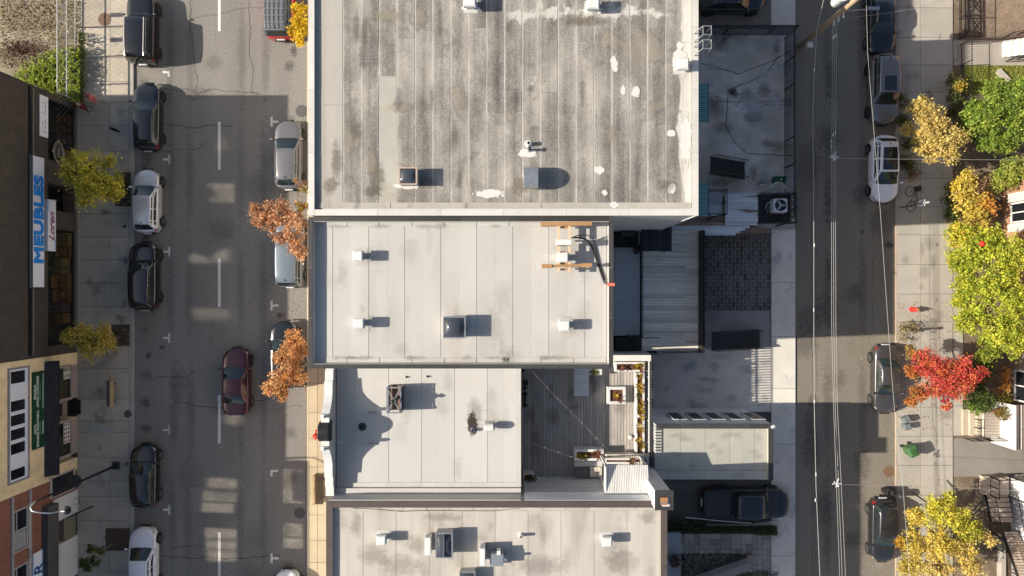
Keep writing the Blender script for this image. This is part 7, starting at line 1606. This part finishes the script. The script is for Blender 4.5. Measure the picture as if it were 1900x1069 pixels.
MB().box(PX-.1,PY-.55,1.6,PX+.25,PY-.2,1.85).build('lower_box',PORC,t); MB().beam((PX,PY+.25,7.6),(PX-1.1,PY-.75,7.55),.09,.11).build('crossarm',WOODP,t) if False else None
b = MB(); b.tube([(PX+.15,PY,6.4),(PX+1.6,PY+.05,6.5)],.035); b.box(PX+1.4,PY-.02,6.46,PX+2.1,PY+.16,6.6); b.build('street_light_arm',GALV,t)
WIRE = mat('wire_grey',(.36,.35,.33),.5,var=.1); WIREB = plain('wire_black',(.02,.02,.02),.6)
def wire(label,pts,r,m=WIRE,name='overhead_wire',group='overhead wires of the back street'): return tag(MB().tube([P(*q) for q in pts],r,5).build(name,m),label,'wire',group)
wire('westmost of the three close overhead wires above the back street',[(1545,38,5.5),(1543,300,5.6),(1543,600,5.6),(1547,760,5.6),(1552,900,5.6),(1563,1200,5.6)],.011)
wire('middle of the three close overhead wires above the back street',[(1549,38,5.7),(1546.5,300,5.7),(1547,600,5.7),(1550,760,5.7),(1556,900,5.7),(1568,1200,5.7)],.011)
wire('eastmost of the three close overhead wires above the back street',[(1553,37,5.9),(1550,300,5.9),(1551,600,5.9),(1554,760,5.9),(1561,900,5.9),(1575,1200,5.9)],.011)
wire('thick overhead cable over the west side of the back street',[(1528,0,6.6),(1515,60,6.6),(1508,200,6.7),(1510,410,6.8),(1510,600,6.8),(1511,750,6.8),(1514,900,6.7),(1527,1200,6.6)],.015)
wire('slack overhead wire slanting down the parked cars of the back street',[(1606,-40,7.5),(1610,100,7.3),(1622,250,7.2),(1634,400,7.2),(1645,560,7.2),(1654,690,7.3),(1663,800,7.3),(1675,900,7.4),(1694,1150,7.5)],.010)
wire('thin service wire crossing the back street to the orange brick house',[(1549,294,5.7),(1640,295,5.5),(1760,296,5.2),(1905,297,5.0)],.010)
wire('thin service wire crossing from the pole to the upper right houses',[(1550,36,5.8),(1620,28,5.6),(1700,16,5.4),(1745,2,5.2),(1800,-14,5)],.010)
wire('thin service wire crossing the bottom of the back street',[(1553,899,5.6),(1640,901,5.4),(1760,904,5.1),(1905,912,4.8)],.010)
for (px,py,h) in ((1547,292,5.75),(1552,898,5.75)):
    c = P(px,py,h); b = MB(); b.beam((c.x-.25,c.y,h),(c.x+.3,c.y+.02,h),.05); b.ball((c.x+.1,c.y-.12,h),.07,n=8,m=5); b.ball((c.x-.1,c.y+.1,h),.06,n=8,m=5); b.beam((c.x-.05,c.y-.2,h+.02),(c.x+.12,c.y+.35,h+.02),.05)
    solo(b,'wire_spacer',WHITEM,'pale spacer clamp on the three wires '+('near the white hatchback' if py < 500 else 'above the bottom of the back street'),'spacer')
b = MB()
for px,py,h in ((1546,70,5.6),(1549,68,5.8),(1552,66,5.9),(1543,262,5.65),(1546,250,5.75),(1550,246,5.95),(1543,272,5.65),(1511,130,6.72),(1511,455,6.83),(1510,575,6.83),(1514,880,6.75),(1513,928,6.72),(1511,745,6.83)):
    c = P(px,py,h); b.tube([(c.x,c.y-.1,h),(c.x,c.y+.1,h)],.028,6)
solo(b,'cable_clamps',WHITEM,'small white clamps dotted along the overhead wires','clamp')

# street lamp with long curved arm on the shop side
c = P(217,863,0); z0 = KERB
t = thing('street_lamp','black curved street lamp with a white arm and a lower round lantern','street lamp',(c.x,c.y,z0))
MB().lathe((c.x,c.y,z0),[(.22,.004),(.22,.05),(.12,.1),(.10,.5),(0,.5)],14).build('base',BLKM,t)
MB().tube([(c.x,c.y,z0+.1),(c.x,c.y,7.2),(c.x-.02,c.y,7.9)],[.085,.065,.05],10).build('pole',BLKM,t,smooth=True)
tp = [P(62,938,8.1),P(54,948,8.4),P(58,955,8.5),P(72,958,8.5),P(92,959,8.35),P(112,955,8.2)]
pts = [Vector((c.x-.02,c.y,7.85))]+[Vector((c.x+ (q.x-tp[0].x)*1.0, c.y+(q.y-tp[0].y)*1.0, q.z)) for q in tp]
MB().tube(pts,[.05,.05,.048,.046,.044,.042,.05],8).build('arm',GALV,t,smooth=True)
e = pts[-1]; MB().lathe((e.x+.18,e.y,e.z-.22),[(0,0),(.26,.02),(.26,.06),(.10,.16),(.05,.26),(0,.26)],16).build('lamp_head',BLKM,t); b = MB(); b.box(e.x-.05,e.y-.04,e.z-.02,e.x+.2,e.y+.04,e.z+.05); b.build('head_bracket',WHITEM,t)
q = P(152,891,3.9); b = MB(); b.tube([(c.x,c.y,3.4),(c.x-.25,c.y-.05,3.9),(c.x-.45,c.y-.06,3.95)],.03); b.build('lantern_arm',BLKM,t)
MB().lathe((c.x-.42,c.y-.02,3.45),[(0,0),(.14,.02),(.16,.3),(.40,.36),(.40,.40),(.18,.55),(.04,.62),(0,.62)],18).build('lantern',BLKM,t)
c2 = P(224,863,KERB)
MB().box(c.x-.28,c.y-.28,.0,c.x+.28,c.y+.28,KERB+.008).build('base_plate',IRON,t)
# slender sign post with arms below the lamp
p = P(163,884,0); a = P(140,945,.3)
t = thing('bicycle_rack','thin black metal post with a small frame on the pavement near the street lamp','post',(a.x,a.y,KERB)); b = MB(); q0, q1 = P(127,960,1.6), P(151,949,.9); b.tube([(q1.x+.3,q1.y+.1,KERB+.004),q1,q0],.05,6); b.build('post',BLKM,t); b = MB(); q2, q3 = P(137,925,1.0), P(148,925,.8); b.tube([q2,q3,P(147,938,.7),P(138,935,.9)],.02); b.build('frame',DKMET,t); MB().ball(tuple(P(145,937,.8)),.05).build('reflector',WHITEM,t)

# bench, pots, furniture on the west pavement
def bench(label,px,py,rot,m,L=1.75,W=.42,h=.45):
    c = P(px,py,KERB); t = thing('bench',label,'bench',(c.x,c.y,KERB))
    for k in range(3): piece('slat',c.x-W/2+W*k/3+.01,c.y-L/2,KERB+h-.04,c.x-W/2+W*(k+1)/3-.01,c.y+L/2,KERB+h,m,t)
    for s in (-.62,.62): MB().box(c.x-W/2+.04,c.y+s-.04,KERB+.004,c.x+W/2-.04,c.y+s+.04,KERB+h-.041).build('leg',BLKM,t)
    return t
bc = bench('wooden bench with a leaning tan backrest on the shaded pavement',210,728,0,mat('bench_brown',(.17,.125,.085),.7,var=.2,rnd=.15)); c = P(216,728,KERB)
MB().box(c.x+.02,c.y-.88,KERB+.45,c.x+.09,c.y+.88,KERB+.85).build('backrest',mat('bench_tan',(.38,.27,.16),.7,var=.15),bc)
c = P(594,905,KERB); bc = bench('grey brown street bench on the tan pavement in front of the false front',596,905,0,mat('bench_grey_brown',(.15,.11,.075),.7,var=.2,rnd=.15),2.0,.55)
MB().box(c.x-.28,c.y-1.0,KERB+.012,c.x-.22,c.y+1.0,KERB+.85).build('backrest',mat('bench_tan2',(.34,.25,.15),.7,var=.15),bc)
c = P(216,650,KERB); t = thing('plant_pot','round ribbed pale pot beside the smaller street tree','pot',(c.x,c.y,KERB)); MB().lathe((c.x,c.y,KERB),[(.26,.004),(.33,.2),(.36,.42),(.32,.42),(.30,.3),(0,.3)],20).build('pot',mat('pale_pot',(.36,.31,.26),.8,var=.1),t)
b = MB()
for k in range(14): a = k*2*math.pi/14; b.tube([(c.x+.27*math.cos(a),c.y+.27*math.sin(a),KERB+.02),(c.x+.365*math.cos(a),c.y+.365*math.sin(a),KERB+.42)],.018,4)
b.build('rib',mat('pot_rib',(.22,.19,.16),.8),t)
# construction fence of the vacant lot
t = thing('wire_fence','tall steel fence with three pipe rails along the vacant lot','fence',(XL,gy(100),.1)); PIPE = mat('fence_pipe',(.48,.49,.48),.4,var=.1,metal=.4)
for y in (-40,53,108,160,188): MB().tube([(XL+.02,gy(y),.0),(XL+.02,gy(y),2.25)],.045,8).build('post',PIPE,t)
for z in (.35,1.25,2.2): MB().tube([(XL+.02,gy(-60),z),(XL+.02,gy(190),z)],.035,6).build('rail',PIPE,t)
b = MB(); y = gy(190)
while y < gy(-40):
    for s in (1,-1): b.beam((XL+.02,y,.35),(XL+.02,y+s*1.85,2.2),.006)
    y += .35
tag(b.build('wire_mesh',PIPE,t),kind='stuff')
for py in (32,78): MB().box(XL+.065,gy(py+4),1.42,XL+.08,gy(py-4),1.92).build('notice_plate',mat('pink_white',(.5,.42,.42),.6,var=.1),t)

# hydrant, bins, sign, bicycle across the back street
c = P(1691,574,.12); RH = plain('hydrant_red',(.58,.03,.02),.4,coat=.3); t = thing('fire_hydrant','red fire hydrant on the sunny pavement','fire hydrant',(c.x,c.y,.12))
MB().lathe((c.x,c.y,.12),[(.17,.004),(.17,.05),(.11,.07),(.11,.5),(.15,.52),(.15,.58),(.11,.68),(.04,.75),(.04,.8),(0,.8)],16).build('barrel',RH,t,smooth=False)
for a in (0,2.1,4.2): MB().tube([(c.x,c.y,.57),(c.x+.2*math.cos(a),c.y+.2*math.sin(a),.57)],.06,8).build('outlet',RH,t)
MB().lathe((c.x+.0,c.y,.92),[(.05,0),(.05,.04),(0,.05)],6).build('cap_nut',plain('hydrant_yellow',(.55,.30,.05),.5),t)
c = P(1700,611,.12); t = thing('bollard','slim dark bollard with a round head whose shadow crosses the sunny pavement','bollard',(c.x-.25,c.y,.12)); x = c.x-.25
MB().lathe((x,c.y,.12),[(.06,.004),(.05,.02),(.05,1.0),(.10,1.03),(.11,1.12),(.08,1.2),(0,1.22)],12).build('post',DKMET,t); MB().box(x-.1,c.y-.1,.55,x+.1,c.y-.05,.75).build('plate',DKMET,t)
BIN = mat('bin_grey',(.135,.16,.17),.5,var=.1)
def caddy(px,py,label,rot):
    c = P(px,py,.12); t = thing('recycling_box',label,'bin',(c.x,c.y,.12),rot); t.scale = (.72,.72,.8); b = MB(); b.add([(-.22,-.18,.004),(.22,-.18,.004),(.22,.18,.004),(-.22,.18,.004),(-.28,-.24,.62),(.28,-.24,.62),(.28,.24,.62),(-.28,.24,.62)],[(0,3,2,1),(0,1,5,4),(1,2,6,5),(2,3,7,6),(3,0,4,7),(4,5,6,7)]); b.build('body',BIN,t,local=True)
    b = MB(); b.add([(-.31,-.27,.624),(.31,-.27,.624),(.31,.27,.624),(-.31,.27,.624),(-.26,-.2,.71),(.24,-.2,.74),(.24,.2,.74),(-.26,.2,.71)],[(0,3,2,1),(4,5,6,7),(0,1,5,4),(1,2,6,5),(2,3,7,6),(3,0,4,7)]); b.build('lid',BIN,t,local=True); b = MB(); b.box(-.2,-.3,.66,.2,-.275,.7); b.build('handle',DKMET,t,local=True)
caddy(1675,776,'larger of two small grey bins on the pavement below the red maple',.5); caddy(1676,789,'smaller grey bin set against the larger small grey bin',.15)
c = P(1680,832,.12); t = thing('wheelie_bin','green wheelie bin tilted towards the kerb on the sunny pavement','bin',(c.x,c.y,.12),.42); t.scale = (.88,.88,.95); GB = mat('bin_green',(.055,.135,.045),.45,var=.1)
MB().add([(-.26,-.3,.08),(.26,-.3,.08),(.26,.3,.08),(-.26,.3,.08),(-.33,-.38,.98),(.33,-.38,.98),(.33,.36,.98),(-.33,.36,.98)],[(0,3,2,1),(0,1,5,4),(1,2,6,5),(2,3,7,6),(3,0,4,7),(4,5,6,7)]).build('body',GB,t,local=True)
MB().add([(-.37,-.43,.985),(.37,-.43,.985),(.37,.40,.985),(-.37,.40,.985),(-.28,-.3,1.08),(.28,-.3,1.08),(.28,.32,1.06),(-.28,.32,1.06)],[(0,3,2,1),(4,5,6,7),(0,1,5,4),(1,2,6,5),(2,3,7,6),(3,0,4,7)]).build('lid',GB,t,local=True,bevel=.02)
b = MB(); b.box(-.18,-.18,1.081,.18,.16,1.10); b.box(-.3,.41,.95,.3,.46,1.0); b.build('lid_rib',mat('bin_green_dark',(.04,.11,.035),.5),t,local=True)
for s in (-1,1): MB().lathe((s*.3,.36,.10),[(.10,-.03),(.10,.03),(0,.03)],14,axis='X').build('wheel',TYRE,t,local=True)
for px,py,m,nm,r in ((1653,916,BLKM,'open black metal post sleeve at the rear of the black hatchback',.22),(1673,922,mat('silver_drum',(.14,.145,.15),.3,metal=.8),'round dark silver topped post beside the yellow tree',.24)):
    q = P(px,py,1.0); t = thing('litter_bin',nm,'bin',(q.x,q.y,.12)); MB().lathe((q.x,q.y,.12),[(r*.9,.004),(r,.1),(r,.9),(r*.86,.9),(r*.84,.4 if m is BLKM else .88),(0,.4 if m is BLKM else 1.0)],18).build('drum',m,t,smooth=False); MB().cyl((q.x,q.y),r*1.08,.85,.92,18).build('rim_band',DKMET,t)
c = P(1706,936,.12); t = thing('street_sign','dark slanting sign post with a small white plate beside the yellow tree','street sign',(c.x,c.y,.12)); b = MB(); q0, q1 = P(1692,913,2.3), P(1722,934,2.0); b.tube([(c.x,c.y,.13),(c.x,c.y,2.5)],.03,6); b.build('post',DKMET,t); b = MB(); b.beam(q0,q1,.09,.05); b.build('arm',BLKM,t); MB().rbox(tuple(P(1722,938,2.2)),.36,.42,.03,.5).build('plate',WHITEM,t)
# parking sign and bicycle
c = P(1672,385,.12); t = thing('parking_sign','slim parking sign post with a white plate beside the locked bicycle','street sign',(c.x,c.y,.12)); MB().tube([(c.x,c.y,.12),(c.x,c.y,2.8)],.03,8).build('post',DKMET,t); MB().box(c.x+.035,c.y-.22,2.0,c.x+.055,c.y+.22,2.75).build('plate',WHITEM,t); MB().rbox((c.x+.1,c.y,2.78),.42,.1,.03,.15).build('plate_top',WHITEM,t)
c = P(1681,371,.12); t = thing('bicycle','black bicycle with a dark bag leaning on the parking sign','bicycle',(c.x,c.y,.12),.08); ln = .38
def bk(x,y,z): return Vector((x+math.sin(ln)*z, y, .004+math.cos(ln)*z))
for y in (-.52,.52):
    wo = empty('wheel'); wo.parent = t; n = 24; MB().tube([bk(0,y+.33*math.cos(2*math.pi*k/n),.335+.33*math.sin(2*math.pi*k/n)) for k in range(n+1)],.022,5).build('tyre',TYRE,wo,local=True); b = MB()
    for k in range(8): a = k*math.pi/4; b.tube([bk(0,y,.335),bk(0,y+.32*math.cos(a),.335+.32*math.sin(a))],.004,3)
    b.build('spokes',GALV,wo,local=True)
b = MB()
for q in ([(0,-.52,.335),(0,-.12,.30),(0,.38,.75),(0,.52,.335)],[(0,-.12,.30),(0,-.22,.85)],[(0,-.22,.80),(0,.36,.80),(0,.38,.95)],[(0,-.52,.335),(0,-.21,.78)]): b.tube([bk(*w_) for w_ in q],.02,6)
b.build('frame',BLKM,t,local=True); b = MB(); b.tube([bk(-.3,.32,1.0),bk(-.05,.40,1.0),bk(.05,.40,1.0),bk(.3,.32,1.0)],.016,6); b.build('handlebar',BLKM,t,local=True); q = bk(0,-.24,.9); MB().ball(tuple(q),.08,.14,.04).build('saddle',BLKM,t,local=True)
q = bk(0,.62,.95); MB().rbox(tuple(q),.36,.36,.26,.2).build('bag',BLKM,t,local=True,bevel=.03)
# shadows caster street light and lanterns over the driveway are wires; red hanging lantern in the tree
c = P(1826,452,5.8); t = thing('red_lantern','small bright red round lantern hanging among the yellow green leaves','lantern',c); MB().lathe((c.x,c.y,c.z-.3),[(0,0),(.12,.03),(.19,.15),(.12,.27),(0,.3)],14).build('shade',plain('lantern_red',(.6,.02,.01),.5),t,smooth=True); MB().tube([(c.x,c.y,c.z),(c.x,c.y,c.z+.15)],.012).build('hook',BLKM,t)
# white splash and chalky repair on the pavement
for px,py,rx_,ry_ in ((176,797,15,12),(202,800,12,5)):
    MB().prism(blob(px,py,rx_,ry_,KERB),KERB+.006,KERB+.0075).build('paint_splash',mat('chalky',(.36,.35,.33),.9,var=.2,scale=6),bpy.data.objects['west_sidewalk'])

# ---------------------------------------------------------------- people
def skin_obj(name,edges,m,parent,sub=2):
    vs = []; es = []; rs = []; idx = {}
    def vid(p,r):
        k = tuple(round(x,4) for x in p)
        if k not in idx: idx[k] = len(vs); vs.append(p); rs.append(r)
        return idx[k]
    for ch_ in edges:
        last = None
        for p,r in ch_:
            i = vid(p,r)
            if last is not None and last != i: es.append((last,i))
            last = i
    me = bpy.data.meshes.new(name); me.from_pydata(vs,es,[]); me.materials.append(m); o = bpy.data.objects.new(name,me); COL.objects.link(o); o.parent = parent
    md = o.modifiers.new('skin','SKIN'); md.use_smooth_shade = True
    for i,r in enumerate(rs): me.skin_vertices[0].data[i].radius = (r,r)
    me.skin_vertices[0].data[0].use_root = True
    s = o.modifiers.new('sub','SUBSURF'); s.levels = sub; s.render_levels = sub; return o
SKIN = plain('skin',(.42,.25,.18),.6)
def person(label,px,py,rz,top,legs,hair,shoe,stride=.22,armswing=.2,carry=None):
    c = P(px,py,KERB); t = thing('person',label,'person',(c.x,c.y,KERB),rz)
    hip = (0,0,.92); ch = (0,.02,1.30); nk = (0,.03,1.47); hd = (0,.05,1.60)
    lk = [(-.10,stride*.55,.50),(-.10,stride,.09),(-.10,stride+.15,.045)]; rk = [(.10,-stride*.15,.50),(.10,-stride,.13),(.10,-stride+.13,.045)]
    le, lh = (-.25,-armswing*.4,1.12), (-.24,armswing*.2-armswing,.90); re, rh = (.25,armswing*.4,1.12), (.24,armswing*1.0,.92)
    arms = []
    for e,h_,s in ((le,lh,-1),(re,rh,1)):
        arms.append([(ch,.13),((s*.17,.02,1.40),.065),(e,.045),(h_,.032)])
        hp = (h_[0],h_[1]+.02,h_[2]-.07); arms.append([(h_,.032),(hp,.034)])
        for k,(dx,l) in enumerate(((-.024,.065),(-.008,.075),(.008,.07),(.024,.055))): 
            q = (hp[0]+s*.004,hp[1]+dx,hp[2]-.035); arms.append([(hp,.034),(q,.009),((q[0]-s*.012,q[1],q[2]-l*.6),.0085),((q[0]-s*.03,q[1],q[2]-l),.007)])
        arms.append([(hp,.034),((hp[0]-s*.01,hp[1]+.045,hp[2]-.01),.010),((hp[0]-s*.02,hp[1]+.058,hp[2]-.05),.008)])
    skin_obj('body',[[(hip,.12),(ch,.13),(nk,.055),(hd,.095),((0,.055,1.68),.085)],[(hip,.12),((-.10,.01,.86),.085),(lk[0],.06),(lk[1],.04),(lk[2],.03)],[(hip,.12),((.10,.01,.86),.085),(rk[0],.06),(rk[1],.04),(rk[2],.03)]]+arms,SKIN,t)
    skin_obj('jacket',[[((0,0,.86),.155),(ch,.165),((0,.03,1.44),.085)]]+[[(ch,.165),((s*.17,.02,1.40),.085),(e,.062),((lerp(e[0],h_[0],.85),lerp(e[1],h_[1],.85),lerp(e[2],h_[2],.85)),.050)] for e,h_,s in ((le,lh,-1),(re,rh,1))],top,t)
    skin_obj('trousers',[[((0,0,.95),.14),((-.10,.01,.84),.10),(lk[0],.075),(lk[1],.055)],[((0,0,.95),.14),((.10,.01,.84),.10),(rk[0],.075),(rk[1],.055)]],legs,t)
    for k in (lk,rk): MB().ball((k[1][0],k[1][1]+.07,max(.05,k[1][2]-.05)),.05,.14,.05).build('shoe',shoe,t,smooth=True,local=True)
    b = MB(); b.ball((0,.035,1.665),.105,.115,.10,12,8); b.ball((0,-.03,1.60),.09,.07,.10,10,7); b.build('hair',hair,t,smooth=True,local=True)
    b = MB(); b.ball((0,.155,1.615),.014,.022,.022,8,6); b.build('nose',SKIN,t,smooth=True,local=True)
    for s in (-1,1): MB().ball((s*.035,.135,1.645),.013,.008,.009,8,6).build('eye',plain('eye_dark',(.02,.015,.012),.2),t,local=True); MB().ball((s*.098,.04,1.62),.014,.025,.035,8,6).build('ear',SKIN,t,smooth=True,local=True)
    MB().box(-.025,.138,1.565,.025,.147,1.573).build('mouth',plain('lip',(.28,.09,.08),.5),t,local=True)
    if carry: MB().rbox((.27,armswing+.02,.66),.14,.34,.36,0).build('shopping_bag',carry,t,local=True,bevel=.02)
    return t
person('person in a red and pink jacket walking along the kerbside edge of the shade',189,190,math.pi*.55,mat('pink_red_cloth',(.42,.09,.08),.8,var=.4,scale=9),plain('pale_trousers',(.40,.30,.29),.8),plain('dark_red_hair',(.10,.03,.03),.6),plain('white_shoe',(.5,.5,.5),.6),carry=mat('pale_bag',(.5,.38,.38),.7))
person('person in a dark red top and blue grey jeans beside the shop corner',173,205,math.pi*.62,mat('wine_cloth',(.085,.008,.016),.85,var=.2,scale=8),plain('grey_jeans',(.10,.13,.16),.8),plain('fair_hair',(.30,.20,.13),.6),plain('white_shoe',(.5,.5,.5),.6))
# small dark lumpy strip on the pavement
b = MB(); b.tube([P(203,237,KERB+.04),P(208,239,KERB+.07),P(214,241,KERB+.05),P(223,245,KERB+.04)],[.05,.09,.08,.03],6); solo(b,'dark_strip',mat('strip_black',(.012,.012,.013),.9),'small lumpy black strip on the shaded pavement near the corner','oddment',smooth=True)
